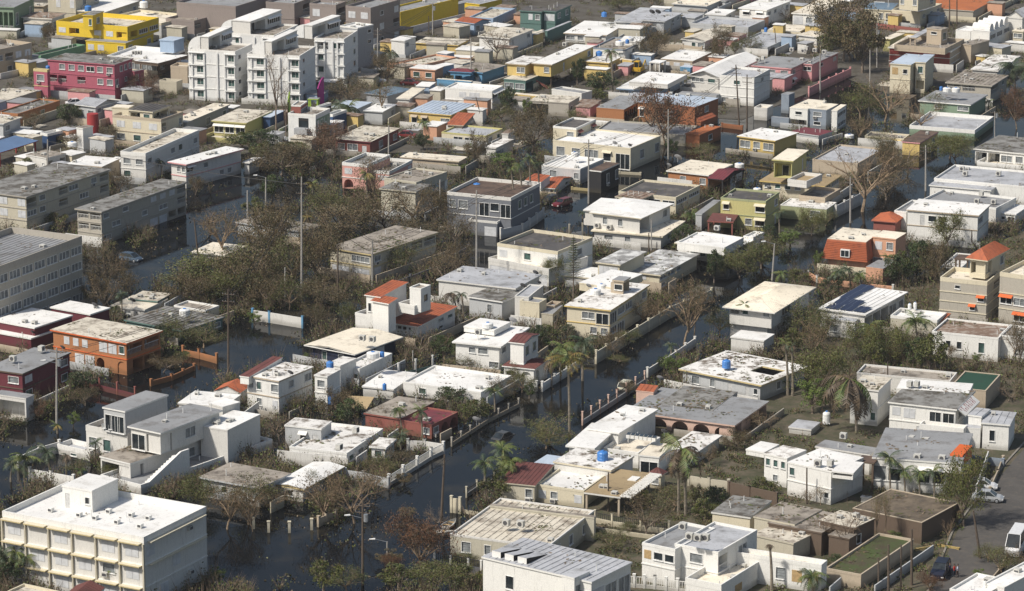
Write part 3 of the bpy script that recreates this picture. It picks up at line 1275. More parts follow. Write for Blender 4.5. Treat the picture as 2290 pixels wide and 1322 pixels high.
def PALM(t, x, y, cx, cy, size, where, kind='g', n=13, adj=None, fan=False):
    """palm with its foot at (x, y) and its crown centre at (cx, cy); size is the crown width in zoomed pixels"""
    TN[0] += 1
    rng = random.Random(TN[0] * 17)
    g = at(t, x, y, 0)
    s = ppm(t, x, y)
    d = ray(t, cx, cy)
    k = g.y / d.y
    top = CP + d * k
    hgt = max(1.2, top.z)
    R = size / s / 2 * 1.28
    lab = (adj or {'g': 'green palm', 'd': 'dark green palm', 'y': 'yellowing palm', 'b': 'withered palm with hanging brown fronds'}[kind[0]]) + ' ' + where
    o = thing('palm_tree', lab, 'palm', (g.x, g.y, 0), 0, 'palms between the houses')
    m = MB()
    dx = top.x - g.x
    pv = Vector((0, 0, -.5))
    rr = .19 if hgt > 5 else .13
    for i in range(1, 8):
        f = i / 7
        q = Vector((dx * f * f, .15 * math.sin(f * 3), hgt * f))
        m.cyl(pv, q, rr * (1.15 - .45 * (i - 1) / 7), rr * (1.15 - .45 * f), M_PALMT, 7, False)
        pv = q
    link('trunk', m.mesh('trunk'), o)
    for i in range(n):
        kk = rng.choice(kind)
        fo = link('frond', frond_mesh(kk, rng.randrange(4)), o, (dx, .15 * math.sin(3), hgt), 0)
        tilt = rng.uniform(-.75, .5) if i % 3 else rng.uniform(-.2, .9)
        if 'b' == kk:
            tilt = rng.uniform(.2, 1.1)
        fo.rotation_euler = (rng.uniform(-.3, .3), tilt, 6.2832 * i / n + rng.uniform(-.25, .25))
        sc = R * rng.uniform(.85, 1.2)
        fo.scale = (sc, sc, sc)
    return o


# ------------------------------------------------------------------ cars
def car(t, x, y, rz, label, paint, L=4.3, W=1.75, Hc=1.45, z=0.0, kind='car', cat='car', name='parked_car', pitch=0.0, at_z=0.0):
    g = at(t, x, y, at_z)
    o = thing(name, label, cat, (g.x, g.y, z), rz)
    o.rotation_euler = (pitch, 0, rz)
    pm = plain('paint_%s' % '_'.join(str(round(c, 2)) for c in paint), paint, .28, 0, .06)
    # side profile (x forward), built as cross sections so the body rounds off to both ends
    if kind == 'van':
        lower = [(-.5, .35, .95), (-.46, .28, 1.0), (-.2, .26, 1.05), (.2, .26, 1.05), (.40, .28, .98), (.5, .36, .72)]
        cab = [(-.49, .95), (-.47, 1.0), (.22, 1.0), (.40, .55)]
        hood = .98
    elif kind == 'suv':
        lower = [(-.5, .42, .88), (-.45, .32, .98), (-.15, .30, 1.0), (.18, .30, 1.0), (.42, .32, .92), (.5, .42, .70)]
    else:
        lower = [(-.5, .38, .80), (-.44, .26, .92), (-.15, .24, .95), (.15, .24, .94), (.40, .26, .84), (.5, .36, .60)]
    m = MB()
    secs = []
    for i, (fx, zb, zt) in enumerate(lower):
        wv = W / 2 * (.86 if i in (0, len(lower) - 1) else .98)
        zb, zt = zb * .85, zt * Hc / 1.5
        secs.append([(fx * L, -wv * .9, zb), (fx * L, -wv, (zb + zt) / 2), (fx * L, -wv * .9, zt), (fx * L, wv * .9, zt), (fx * L, wv, (zb + zt) / 2), (fx * L, wv * .9, zb)])
    for a, b_ in zip(secs[:-1], secs[1:]):
        for k in range(6):
            j = (k + 1) % 6
            m.face([a[k], b_[k], b_[j], a[j]], pm)
    m.face(list(reversed(secs[0])), pm)
    m.face(secs[-1], pm)
    link('body', m.mesh('body'), o)
    zt = (1.0 if kind == 'van' else .93) * Hc / 1.5
    H1 = Hc if kind != 'van' else Hc * 1.35
    if kind == 'van':
        bx = [(-.485, .97), (-.47, .90), (.30, .86), (.44, .93)]
    elif kind == 'suv':
        bx = [(-.47, .92), (-.42, .80), (.08, .80), (.24, .92)]
    elif kind == 'hatch':
        bx = [(-.49, .92), (-.36, .78), (.10, .78), (.30, .92)]
    else:
        bx = [(-.38, .90), (-.20, .76), (.10, .76), (.28, .90)]
    w2, w1 = W / 2 * .76, W / 2 * .88
    q = [(bx[0][0] * L, w1, zt), (bx[1][0] * L, w2, H1), (bx[2][0] * L, w2, H1), (bx[3][0] * L, w1, zt)]
    m = MB()
    m.face([(q[1][0], -w2, H1), (q[2][0], -w2, H1), (q[2][0], w2, H1), (q[1][0], w2, H1)], pm)
    m.box(q[1][0] + .03, q[2][0] - .03, -w2 + .05, w2 - .05, H1 - .02, H1 + .035, pm)
    for a, b_ in ((0, 1), (3, 2)):           # pillars
        for s_ in (-1, 1):
            m.cyl((q[a][0], s_ * q[a][1], zt), (q[b_][0], s_ * q[b_][1], H1), .05, .05, pm, 4)
    for s_ in (-1, 1):
        m.cyl(((q[1][0] + q[2][0]) / 2, s_ * w1 * .99, zt), ((q[1][0] + q[2][0]) / 2, s_ * w2, H1), .05, .05, pm, 4)
    link('car_roof', m.mesh('car_roof'), o)
    m = MB()
    for s_ in (-1, 1):
        f = [(q[0][0], s_ * w1, zt), (q[3][0], s_ * w1, zt), (q[2][0], s_ * w2, H1 - .02), (q[1][0], s_ * w2, H1 - .02)]
        m.face(f if s_ < 0 else f[::-1], M_GLASS)
    link('side_window', m.mesh('side_window'), o)
    m = MB()
    m.face([(q[3][0], -w1, zt), (q[3][0], w1, zt), (q[2][0], w2, H1 - .02), (q[2][0], -w2, H1 - .02)], M_GLASS)
    link('windscreen', m.mesh('windscreen'), o)
    m = MB()
    m.face([(q[0][0], w1, zt), (q[0][0], -w1, zt), (q[1][0], -w2, H1 - .02), (q[1][0], w2, H1 - .02)], M_GLASS)
    link('rear_window', m.mesh('rear_window'), o)
    for fx in (-.31, .31):
        for s_ in (-1, 1):
            m = MB()
            m.cyl((fx * L, s_ * W * .40, .32), (fx * L, s_ * W * .505, .32), .32, .32, M_TYRE, 14)
            m.cyl((fx * L, s_ * W * .36, .32), (fx * L, s_ * W * .40, .32), .32, .32, M_TYRE, 14)
            wv = link('wheel', m.mesh('wheel'), o)
            m = MB()
            m.cyl((fx * L, s_ * W * .505, .32), (fx * L, s_ * W * .512, .32), .19, .17, M_METAL, 10)
            link('rim', m.mesh('rim'), wv)
    for s_ in (-1, 1):
        m = MB()
        m.box(.485 * L, .503 * L, s_ * W * .36 - .16, s_ * W * .36 + .16, .48, .62, M_FRAME)
        link('headlight', m.mesh('headlight'), o)
        m = MB()
        m.box(-.505 * L, -.49 * L, s_ * W * .37 - .12, s_ * W * .37 + .12, .5, .68, wall_mat('red'))
        link('tail_light', m.mesh('tail_light'), o)
    return o


# ------------------------------------------------------------------ people
SKIN = plain('skin', (.16, .09, .055), .6)
HAIR = plain('hair', (.015, .012, .01), .8)


def person(t, x, y, label, shirt, trousers, face_rz, pose, h=1.74, at_z=.06):
    g = at(t, x, y, at_z)
    o = thing('person', label, 'person', (g.x, g.y, at_z), face_rz)
    k = h / 1.74
    # joints: (x right, y forward, z up); the person faces +y
    lf, rf, la, ra, hd = pose
    V = {'pelvis': (0, 0, .93), 'spine': (0, .01, 1.15), 'chest': (0, .0, 1.36), 'neck': (0, .01, 1.49), 'head': (0 + hd, .03, 1.60), 'crown': (hd, .02, 1.70)}
    for s_, (fx, fy), nm in ((-1, lf, 'l'), (1, rf, 'r')):
        V[nm + 'hip'] = (s_ * .10, 0, .90)
        V[nm + 'knee'] = (s_ * .11 + fx * .4, fy * .5 + .04, .49)
        V[nm + 'ankle'] = (s_ * .11 + fx, fy, .09)
        V[nm + 'toe'] = (s_ * .12 + fx, fy + .17, .035)
    for s_, (ex, ey, ez, hx, hy, hz), nm in ((-1, la, 'l'), (1, ra, 'r')):
        V[nm + 'sh'] = (s_ * .19, 0, 1.41)
        V[nm + 'el'] = (s_ * .19 + ex, ey, ez)
        V[nm + 'wr'] = (s_ * .19 + hx, hy, hz)
        d = (Vector(V[nm + 'wr']) - Vector(V[nm + 'el'])).normalized()
        hp = Vector(V[nm + 'wr']) + d * .08
        V[nm + 'palm'] = tuple(hp)
        side = Vector((1, 0, 0)) if abs(d.x) < .8 else Vector((0, 0, 1))
        for i in range(5):
            off = side * ((i - 1.5) * .022) if i < 4 else side * -.05
            ln = (.075, .085, .08, .065, .045)[i]
            V[nm + 'f%d' % i] = tuple(hp + off + d * ln)
    R = {'pelvis': .145, 'spine': .125, 'chest': .155, 'neck': .058, 'head': .095, 'crown': .085, 'hip': .095, 'knee': .062, 'ankle': .042, 'toe': .038, 'sh': .068, 'el': .044, 'wr': .028, 'palm': .038}
    E = [('pelvis', 'spine'), ('spine', 'chest'), ('chest', 'neck'), ('neck', 'head'), ('head', 'crown')]
    for nm in 'lr':
        E += [('pelvis', nm + 'hip'), (nm + 'hip', nm + 'knee'), (nm + 'knee', nm + 'ankle'), (nm + 'ankle', nm + 'toe'), ('chest', nm + 'sh'), (nm + 'sh', nm + 'el'), (nm + 'el', nm + 'wr'), (nm + 'wr', nm + 'palm')]
        E += [(nm + 'palm', nm + 'f%d' % i) for i in range(5)]
    names = list(V)
    me = bpy.data.meshes.new('body')
    me.from_pydata([tuple(c * k for c in V[n]) for n in names], [(names.index(a), names.index(b_)) for a, b_ in E], [])
    body = link('body', me, o)
    md = body.modifiers.new('skin', 'SKIN')
    for i, n in enumerate(names):
        r = R.get(n) or R.get(n[1:]) or .010
        sv = me.skin_vertices[0].data[i]
        sv.radius = (r * k, r * k * (.8 if n in ('chest', 'pelvis', 'spine') else 1))
        sv.use_root = (n == 'pelvis')
    md2 = body.modifiers.new('smooth', 'SUBSURF')
    md2.levels = md2.render_levels = 1
    dg = bpy.context.evaluated_depsgraph_get()
    me2 = bpy.data.meshes.new_from_object(body.evaluated_get(dg))
    body.modifiers.clear()
    body.data = me2
    me2.name = 'body'
    sm = plain('cloth_' + shirt[0], shirt[1], .9)
    tm = plain('cloth_' + trousers[0], trousers[1], .9)
    me2.materials.clear()
    for mm in (SKIN, sm, tm, M_TYRE):
        me2.materials.append(mm)
    for p in me2.polygons:
        c = p.center / k
        i = 0
        arm = abs(c.x) > .2 and c.z > .72
        if c.z < .10:
            i = 3
        elif c.z < .95 and not arm:
            i = 2
        elif c.z < 1.46 and (not arm or c.z > 1.2):
            i = 1
        p.material_index = i
        p.use_smooth = True
    m = MB()
    cx_, cz_ = hd * k, 1.69 * k
    for i in range(8):
        for j in range(3):
            a0, a1 = 6.2832 * i / 8, 6.2832 * (i + 1) / 8
            e0, e1 = .15 + j * .47, .15 + (j + 1) * .47
            q = lambda a, e: (cx_ + math.cos(a) * math.cos(e) * .105 * k, (-.005 + math.sin(a) * math.cos(e) * .11) * k, cz_ + math.sin(e) * .10 * k)
            m.face([q(a0, e0), q(a1, e0), q(a1, e1), q(a0, e1)], HAIR)
    link('hair', m.mesh('hair'), o)
    m = MB()
    for s_ in (-1, 1):
        m.box((hd + s_ * .035 - .012) * k, (hd + s_ * .035 + .012) * k, .122 * k, .132 * k, 1.625 * k, 1.64 * k, HAIR)
    m.box((hd - .014) * k, (hd + .014) * k, .12 * k, .15 * k, 1.585 * k, 1.61 * k, SKIN)
    m.box((hd - .025) * k, (hd + .025) * k, .115 * k, .128 * k, 1.55 * k, 1.558 * k, wall_mat('red'))
    link('face', m.mesh('face'), o)
    return o
# ------------------------------------------------------------------ ground, flood water, road


def sheet(name, polys, z, mat, sub=False):
    m = MB()
    for p in polys:
        m.face([at('f', x, y, z) for x, y in p], mat)
    o = link(name, m.mesh(name))
    o['kind'] = 'structure'
    return o


def water_mat():
    m, nt, b = new_mat('flood_water')
    v = pos(nt)
    scum = ramp(nt, noise(nt, v, .10, 6, .65), .52, .70)
    c = mix(nt, scum, (.006, .007, .008), (.030, .025, .016))
    nt.links.new(c, b.inputs['Base Color'])
    b.inputs['IOR'].default_value = 1.33
    b.inputs['Specular IOR Level'].default_value = .19
    r = ramp(nt, noise(nt, v, .35, 5, .7), .50, .75, .03, .16)
    nt.links.new(r, b.inputs['Roughness'])
    w = noise(nt, pos(nt, 1, 1.6, 1), 1.5, 3, .5)
    bump(nt, b, w, .10, .03)
    return m


def ground_mat(name, c1, c2, c3, s=.25):
    m, nt, b = new_mat(name)
    v = pos(nt)
    n1 = noise(nt, v, s, 7, .7)
    a = mix(nt, ramp(nt, n1, .40, .60), c1, c2)
    c = mix(nt, ramp(nt, noise(nt, v, s * 5, 5, .7), .52, .70), a, c3)
    nt.links.new(c, b.inputs['Base Color'])
    b.inputs['Roughness'].default_value = .95
    bump(nt, b, n1, .5, .2)
    return m


m = MB()
m.face([(-900, 120, 0), (900, 120, 0), (2600, 4000, 0), (-2600, 4000, 0)], water_mat())
o = link('flood_water', m.mesh('flood_water'))
o['kind'] = 'structure'
G1 = ground_mat('ground_litter', (.06, .05, .036), (.10, .09, .075), (.04, .04, .024))
G2 = ground_mat('ground_yard', (.11, .088, .06), (.05, .05, .024), (.04, .055, .018))
sheet('ground', [[(-500, -140), (2800, -140), (2500, 130), (2000, 215), (1890, 175), (1660, 268), (1560, 262), (1400, 285), (1250, 300), (1150, 335), (760, 345), (640, 330), (540, 345), (300, 395), (-100, 480), (-500, 540)],
                 [(-2600, -700), (4900, -700), (2800, -140), (-500, -140)]], .05, G1)
sheet('ground', [[(1090, 1128), (1200, 1085), (1340, 1010), (1500, 930), (1640, 905), (1700, 880), (1780, 760), (2000, 640), (2400, 470), (2700, 560), (2700, 1600), (980, 1600), (1010, 1300)]], .06, G2)
asph = ground_mat('asphalt', (.085, .078, .070), (.065, .060, .055), (.11, .095, .078), .18)
sheet('road', [[(1985, 1600), (2040, 1380), (2085, 1320), (2140, 1190), (2200, 1110), (2262, 1035), (2330, 960), (2600, 700), (2800, 800), (2500, 1180), (2310, 1290), (2230, 1420), (2230, 1600)]], .075, asph)
# kerb strip along the road, a step of 12 cm
kp = [(2035, 1380), (2078, 1322), (2132, 1190), (2192, 1108), (2254, 1033), (2322, 958)]
m = MB()
cm = plain('kerb_concrete', (.22, .20, .17), .9)
for a, b_ in zip(kp[:-1], kp[1:]):
    p, q = at('f', *a, .07), at('f', *b_, .07)
    dv = (q - p).normalized()
    nv = Vector((-dv.y, dv.x, 0)) * .25
    u = Vector((0, 0, .13))
    for f in ([p + u, q + u, q + nv + u, p + nv + u], [p, q, q + u, p + u], [p + nv + u, q + nv + u, q + nv, p + nv]):
        m.face(f, cm)
o = link('kerb', m.mesh('kerb'))
o['kind'] = 'structure'

# ------------------------------------------------------------------ houses, row by row from the back
# tile a1
H('long grey green building with dark ground floor openings at the far top left', B('a1', (-260, 60), (120, 62), (300, -20), 7, 'sage', 'g', F='....oooo', S='w.w'), name='building', cat='building')
H('tan house with pinkish cream roof behind the rust streaked wall', B('a1', (130, 42), (372, 52), (425, 5), 4, 'tan', 'crd', F='wL.d', S='ww'))
H('beige apartment slab with recessed entrances beyond the far left roofs', B('a1', (385, -40), (640, -30), (850, -90), 8, 'cr2', 'tnd', F='.s.s|.w.w', S='.w.w|.w.w'), name='apartment_building', cat='building')
H('low white shed with grey roof at the left edge behind the tan building', B('a1', (-120, 95), (145, 108), (232, 96), 3.2, 'w2', 'gw', F='w..w', S=''))
H('rust streaked white house with broken brown roof left of the yellow building', B('a1', (180, 142), (440, 158), (560, 112), 4, 'w2', 'rst', F='o.w.o.', S='w.'))
H('cream hall with long white roof behind the yellow building', B('a1', (570, 92), (880, 105), (1180, 12), 4.5, 'cr', 'w', F='....', S='w.w.w'), name='building', cat='building')
H('pale green hall with curved gable facade right of the yellow building', B('a1', (900, 150), (1362, 196), (1640, 130), 330, 'wg', 'cr', F='', S='w.L.w|d.w.d', ty='p', trim='cr'), name='building', cat='building')
H('grey purple commercial block with a row of dark openings', B('a1', (1400, 150), (1640, 175), (1990, 80), 330, 'taupe', 'tnd', F='.', S='o.o.KK|.L.L.', ty='p'), name='building', cat='building')
H('wide taupe warehouse with flat roof at the top edge', B('a1', (1490, 20), (1990, 55), (2400, -70), 7.5, 'taupe', 'g', F='......', S='....K.|...K..', ty='p'), name='building', cat='building')
H('bright yellow two storey house with stair tower and overhanging upper floor',
  B('a1', (475, 180), (1075, 226), (1340, 150), 6.2, 'Y', 'crd', F='so.sso', S='oKK', z0=2.9, ty='p', par=1.0),
  B('a1', (720, 352), (1062, 366), (1300, 290), 2.9, 'Y', 'g', F='ss.w', S='w.w', ov=.1),
  B('a1', (690, 125), (785, 132), (880, 92), 8.6, 'Y', 'gd', F='.L', S='w', z0=5.2, ov=.2), name='yellow_building', cat='building')
H('mint green low building with grey roof behind the dark pink house', B('a1', (265, 458), (345, 468), (720, 378), 560, 'grn', 'gd', F='d', S='.w.', ty='p', par=.5))
H('beige brown walk up building at the left edge facing the dark yard', B('a1', (-260, 390), (-40, 425), (268, 358), 660, 'tan', 'tnd', F='w', S='woss|.w.w', ty='p', par=.8), name='building', cat='building')
pk, _ = H('dark pink three storey building with grey tarred roof and long balcony',
          B('a1', (390, 490), (968, 548), (1128, 485), 862, 'pink', 'gd', F='.wwwKww|oo.o.ww|......', S='.www|w.k.|....', ov=.25),
          B('a1', (282, 578), (398, 590), (420, 582), 850, 'pink', 'gd', F='w|.', S='', ty='p', trim='trimy'),
          B('a1', (1105, 600), (1135, 604), (1222, 588), 830, 'pink', 'gd', F='', S='w.|.w', ov=.1), name='pink_building', cat='building')
H('dark timber house with crisp white roof and metal rooftop cover beside the pink building',
  B('a1', (905, 462), (1330, 500), (1560, 412), 640, 'brn', 'w', F='wWW', S='w.w', ty='p', trim='w'),
  B('a1', (1130, 490), (1335, 535), (1590, 455), 4.1, 'brn', 'w', F='.W', S='', z0=3.4, ov=.1),
  B('a1', (1342, 328), (1470, 345), (1560, 312), 7.4, 'lb', 'lbl', F='', S='', z0=4.6, ov=.15))
H('beige yard building with broken yellow wall at the foot of the apartments', B('a1', (1440, 550), (1582, 562), (1640, 530), 760, 'tan', 'crd', F='...', S='', ty='p'), B('a1', (1345, 670), (1490, 690), (1540, 668), 800, 'cr2', 'tnd', F='', S='', ty='p'))
H('small concrete house with cracked roof at the left edge above the orange wall', B('a1', (-200, 828), (48, 852), (320, 765), 960, 'gt', 'crd', F='L.d', S='..w..', ov=.25))
H('low orange walled house with grey littered roof', B('a1', (-20, 945), (150, 962), (505, 848), 1075, 'or', 'gd', F='..', S='...L..', ty='p', par=.3))
H('pale two storey house with cream streaked roof above the blue awning', B('a1', (-200, 1020), (30, 1046), (190, 985), 1250, 'wg', 'crd', F='w..|L..', S='w.|w.'))
H('grey gabled house with pale corrugated roof below the dark pink building', B('a1', (625, 842), (808, 905), (1008, 835), 1065, 'wg', 'gw', F='ww', S='w.W|.w.', ty='G', rise=.9, trim='w', tin=True))
H('cream three storey house with dark rusted terrace roof',
  B('a1', (950, 962), (1360, 1008), (1545, 940), 1245, 'cr', 'crd', F='sss|wLw', S='o..w|....', ty='p', trim='tan'),
  B('a1', (1075, 882), (1290, 946), (1450, 862), 7.0, 'cr', 'dk', F='oL', S='o', z0=4.6, ov=.3, tin=True),
  B('a1', (942, 900), (1088, 912), (1132, 885), 6.6, 'cr', 'cr', F='', S='', z0=5.0, ov=.1))
rt, _ = H('modern white tower fragment with maroon side next to a round red column', B('a1', (640, 1056), (700, 1085), (790, 1056), 1300, 'w', 'tnd', F='.', S='', ov=.1))
m = MB()
m.cyl((0, 0, 0), (0, 0, 1), 1, 1, wall_mat('red'), 18)
g = at('a1', 790, 1230)
link('round_column', m.mesh('round_column'), rt, (g.x - rt.location.x, g.y - rt.location.y, 0), 0, (1.15, 1.15, height_over('a1', 790, 960, 1230)))
H('ruined blue and white shed behind the street lamp', B('a1', (340, 1118), (400, 1130), (530, 1100), 1260, 'db', 'wd', F='', S='.o', ty='p', trim='w'))
H('open carport with sloping blue metal roof over red beams', B('a1', (-200, 1245), (0, 1290), (326, 1178), 3.0, 'red', 'blt', open_=True, ty='t', rise=.5), name='carport', cat='carport')
H('long grey house with cream roof and dish behind the cream terrace house', B('a1', (1440, 1012), (1582, 1032), (1945, 875), 1180, 'g', 'cr', F='', S='..w.L', ov=.3))
H('olive yellow house with green glass porch and pale roof',
  B('a1', (1785, 1010), (2080, 1040), (2304, 930), 1180, 'yo', 'crd', F='HHH', S='..L', ov=.3),
  B('a1', (1700, 1132), (2010, 1180), (2170, 1112), 1.0, 'yo', 'crd', F='', S='', ty='p', par=.7))
H('white and blue grey long house with brown roof terrace near the flooded lane',
  B('a2', (1018, 56), (1228, 86), (1680, -120), 330, 'w2', 'crd', F='ww|L.', S='w..wL.w|......', ty='p', par=.7, trim='w', rot=None))
H('white house with pink trim and shining flat roof beside the flooded lane',
  B('a2', (1415, 126), (1572, 182), (2065, 36), 390, 'w2', 'w', F='.ww|...', S='H.w....|.w..ww.', ov=.5, trim='lp'))
H('small white box house at the hedge end of the lane', B('a2', (2045, 150), (2110, 166), (2205, 116), 270, 'w2', 'wd', F='', S='.k'))
H('low house with bright white shelf roof behind the debris roofed row', B('a2', (560, 150), (862, 200), (1020, 108), 3.4, 'tan', 'w', F='...', S='..', ov=.2))
H('narrow white utility block beside the steel lamp post', B('a2', (215, 112), (392, 126), (560, 92), 275, 'w2', 'tnd', F='..T', S='o.o', ov=.1))
# apartments
def apartment(label, l, n, r, by, t, pl, pn, pr, ph, F, S):
    zt = height_over(t, *n, by)
    root, out = H(label, B(t, l, n, r, by, 'tw', 'tnd', F=F, S=S, ty='p', par=.45, trim='w'),
                  B(t, pl, pn, pr, zt + 2.5, 'w2', 'w', F='', S='OH', z0=zt - .5, ov=.12, ty='s', rise=.3), name='apartment_tower', cat='apartment block')
    P, rot, w, d, z1, loc, rz = out[1]
    Pm, r2, w2, d2, z2, loc2, rz2 = out[0]
    m = MB()
    # quarter round shoulder on the left of the rooftop room
    n_ = 10
    R = max(1.5, min(3.6, z1 - z2 + .4))
    x0 = -w
    pts = [(x0 - R * math.sin(math.pi / 2 * i / n_), z2 - .4 + R * math.cos(math.pi / 2 * i / n_)) for i in range(n_ + 1)]
    wm = wall_mat('tw')
    m.face([(x0, 0.02, z2 - .4)] + [(p[0], .02, p[1]) for p in reversed(pts)], wm)
    m.face([(x0, .5, z2 - .4)] + [(p[0], .5, p[1]) for p in pts], wm)
    for a, b_ in zip(pts[:-1], pts[1:]):
        m.face([(a[0], .02, a[1]), (b_[0], .02, b_[1]), (b_[0], .5, b_[1]), (a[0], .5, a[1])], wm)
    PART(root, 'curved_shoulder', m, loc, rz)
    # pilasters, bay ledges and vertical joint
    H_ = z2
    rows = 4
    for k in range(rows):
        zz = (H_ - .5) * (k + 1) / rows - .15
        for (ua, ub) in ((0.0, .34), (.78, 1.0)):
            m = MB()
            m.box(-w2 + w2 * ua, -w2 + w2 * ub + (.0 if ub < 1 else .25), -.5, 0, zz - .12, zz, wm)
            PART(root, 'bay_ledge', m, loc2, rz2)
    for ua in (.08, .34, .62, .78, 1.0):
        m = MB()
        m.box(-w2 + w2 * ua - .18, -w2 + w2 * ua + .18 - (.2 if ua == 1.0 else 0), -.3, 0, 0, H_ - .6, wm)
        PART(root, 'pilaster', m, loc2, rz2)
    return root


apartment('white four storey apartment tower with arched top nearest the yellow building', (1590, 412), (1985, 434), (2130, 372), 868, 'a1', (1690, 304), (1762, 312), (1966, 232), 10.5, '.l...l|' * 3 + '.l...l', 'k.|k.|k.|k.')
apartment('white four storey apartment tower in the middle with blue green windows', (-28, 462), (415, 472), (548, 400), 890, 'b1', (118, 338), (182, 350), (400, 258), 11, '.l...l|' * 3 + '.l...l', 'k.|k.|k.|k.')
apartment('white apartment tower at the right rear with teal balcony windows', (540, 325), (790, 330), (905, 262), 750, 'b1', (450, 200), (522, 216), (762, 136), 10, 'oL|LT|LT|LT', '.L|.L|.L|.L')
apartment('white apartment tower tucked behind between its neighbours', (-235, 292), (200, 300), (400, 222), 700, 'b1', (-160, 168), (0, 182), (266, 92), 10, '.L..L|' * 3 + '.L..L', 'k.|k.|k.|k.')
H('blank grey rear wing of the white apartment towers', B('b1', (750, 212), (905, 236), (1038, 202), 600, 'g', 'w', F='', S='.k|.k|..|..', ty='p', par=.3, trim='w'), name='apartment_wing', cat='apartment block')
# tile b1
H('taupe concrete block with one dark balcony opening', B('b1', (130, 18), (370, 30), (505, -15), 7, 'taupe', 'g', F='..|..', S='.o|..', ty='p'), name='building', cat='building')
H('taupe concrete block with stepped top between two like it', B('b1', (500, 28), (722, 42), (806, 12), 7.5, 'taupe', 'g', F='s.|..', S='o|.', ty='p'), name='building', cat='building')
H('tall taupe apartment block with white shutters and one yellow window', B('b1', (805, 55), (1015, 66), (1262, 0), 420, 'taupe', 'g', F='ss|..|..', S='.k.s|.s.o|sk.s', ty='p', par=.6), name='building', cat='building')
H('long bright yellow warehouse wall with grey roof', B('b1', (1090, 92), (1266, 102), (1756, -10), 285, 'Y', 'g', F='', S='', ty='p', par=.4), B('b1', (1757, 5), (1935, 36), (2130, -14), 110, 'Y', 'gw', F='', S='', ov=.15, tin=True), name='warehouse', cat='warehouse')
H('slate blue house with debris strewn roof beside the yellow warehouse', B('b1', (1850, 130), (2050, 155), (2235, 60), 255, 'lb', 'crd', F='.w', S='...', ty='p', par=.4))
H('sky blue cottage with red tiled hip roof', B('b1', (1722, 182), (1892, 200), (2032, 176), 305, 'lb', 'tile', F='W.', S='ww', ty='G', rise=.6, hood='w'))
H('white two storey house with blue green annex and outside stairs',
  B('c1', (-198, 305), (76, 325), (282, 248), 480, 'w', 'crd', F='.w..|....', S='d.w|...', ov=.35),
  B('c1', (245, 284), (266, 290), (368, 250), 400, 'blue', 'cr', F='', S='W|.', ov=.2))
H('small white house with maroon side wall', B('b1', (1182, 332), (1305, 345), (1402, 304), 505, 'w', 'w', F='..|..', S='w.|..', ov=.15))
H('ochre house with brown window hoods and grey patched roof', B('b1', (1385, 346), (1755, 382), (1850, 318), 470, 'y', 'crd', F='.hh.', S='', hood='brn', ov=.3), B('b1', (1760, 376), (1885, 388), (1945, 356), 450, 'cr', 'crd', F='.W', S='', ov=.2))
H('peach bungalow with white porch roof and littered parapet',
  B('b1', (1255, 522), (1432, 552), (1742, 480), 650, 'peach', 'crd', F='.d', S='...', ty='p', par=.35),
  B('b1', (1340, 572), (1562, 592), (1640, 556), 2.6, 'peach', 'w', F='LL', S='', ov=.25))
H('small peach annex with clean white roof', B('b1', (1662, 470), (1850, 492), (1890, 460), 550, 'peach', 'w', F='', S=''))
H('turquoise blue house with maroon porch roofs and arched front',
  B('b1', (1700, 590), (1962, 615), (2162, 552), 715, 'blue', 'tnd', F='A.d', S='...'),
  B('b1', (1672, 600), (1868, 612), (1900, 590), 3.1, 'blue', 'mar', F='', S='', z0=2.2, ty='h', rise=.5),
  B('b1', (1572, 665), (1865, 690), (1880, 682), 1.6, 'blue', 'cr', F='', S='', ov=.05))
H('flat pyramid roof of weathered blue metal over a carport', B('b1', (960, 762), (1160, 812), (1366, 742), 2.6, 'g', 'blu', F='', S='', ty='h', rise=.9, tin=True), name='carport', cat='carport')
H('tall narrow house with cream roof and timber shutters', B('b1', (1230, 826), (1345, 836), (1480, 738), 960, 'w2', 'cr', F='S', S='.w.', ov=.25))
H('white cube house with louvred front and hanging awning', B('b1', (1645, 738), (2042, 768), (2135, 722), 950, 'w', 'w', F='.sS.|...', S='HH|..', ty='p', par=.3))
H('pale yellow house with wide light blue metal roof and red tiled porch',
  B('b1', (1325, 946), (1695, 972), (1902, 880), 1105, 'y', 'lbl', F='hh.W', S='..', hood='tan', ov=.3, tin=True),
  B('b1', (1650, 1038), (1800, 1060), (1900, 965), 2.6, 'tan', 'tile', F='', S='', ty='s', rise=.7, z0=2.0))
H('pair of flat roofs white and blue behind the palm by the graffiti tower', B('b1', (950, 920), (1120, 945), (1240, 868), 1060, 'wg', 'w', F='..', S='.w', ov=.25), B('b1', (680, 888), (900, 920), (1030, 852), 2.6, 'wg', 'lbl', F='..', S='', ov=.25))
gt, go = H('white modern tower house with dark balcony slot and mural side',
           B('b1', (318, 960), (550, 972), (672, 918), 1255, 'tw', 'tnd', F='', S='.|.', ty='p', par=.5, trim='w'),
           B('b1', (345, 880), (424, 892), (480, 842), 7.9, 'brick', 'tnd', F='', S='D', z0=5.0, ty='p', par=.25, trim='w'))
P, rot, w, d, z1, loc, rz = go[0]
m = MB()
m.box(-w * .62, -w * .26, -.03, .0, z1 * .18, z1 * .88, M_DARK)
m.box(-w * .60, -w * .28, -.05, -.03, z1 * .52, z1 * .80, M_GLASS)
PART(gt, 'window_slot', m, loc, rz)
m = MB()
m.box(-w * .70, -w * .24, -1.3, -.05, z1 * .42, z1 * .60, wall_mat('g'))
PART(gt, 'balcony', m, loc, rz)
m = MB()
m.box(0, .04, .35, d - .25, z1 * .45, z1 * .86, wall_mat('sage'))
PART(gt, 'mural_panel', m, loc, rz)
m = MB()        # pale tall painted characters of the mural, too worn to read
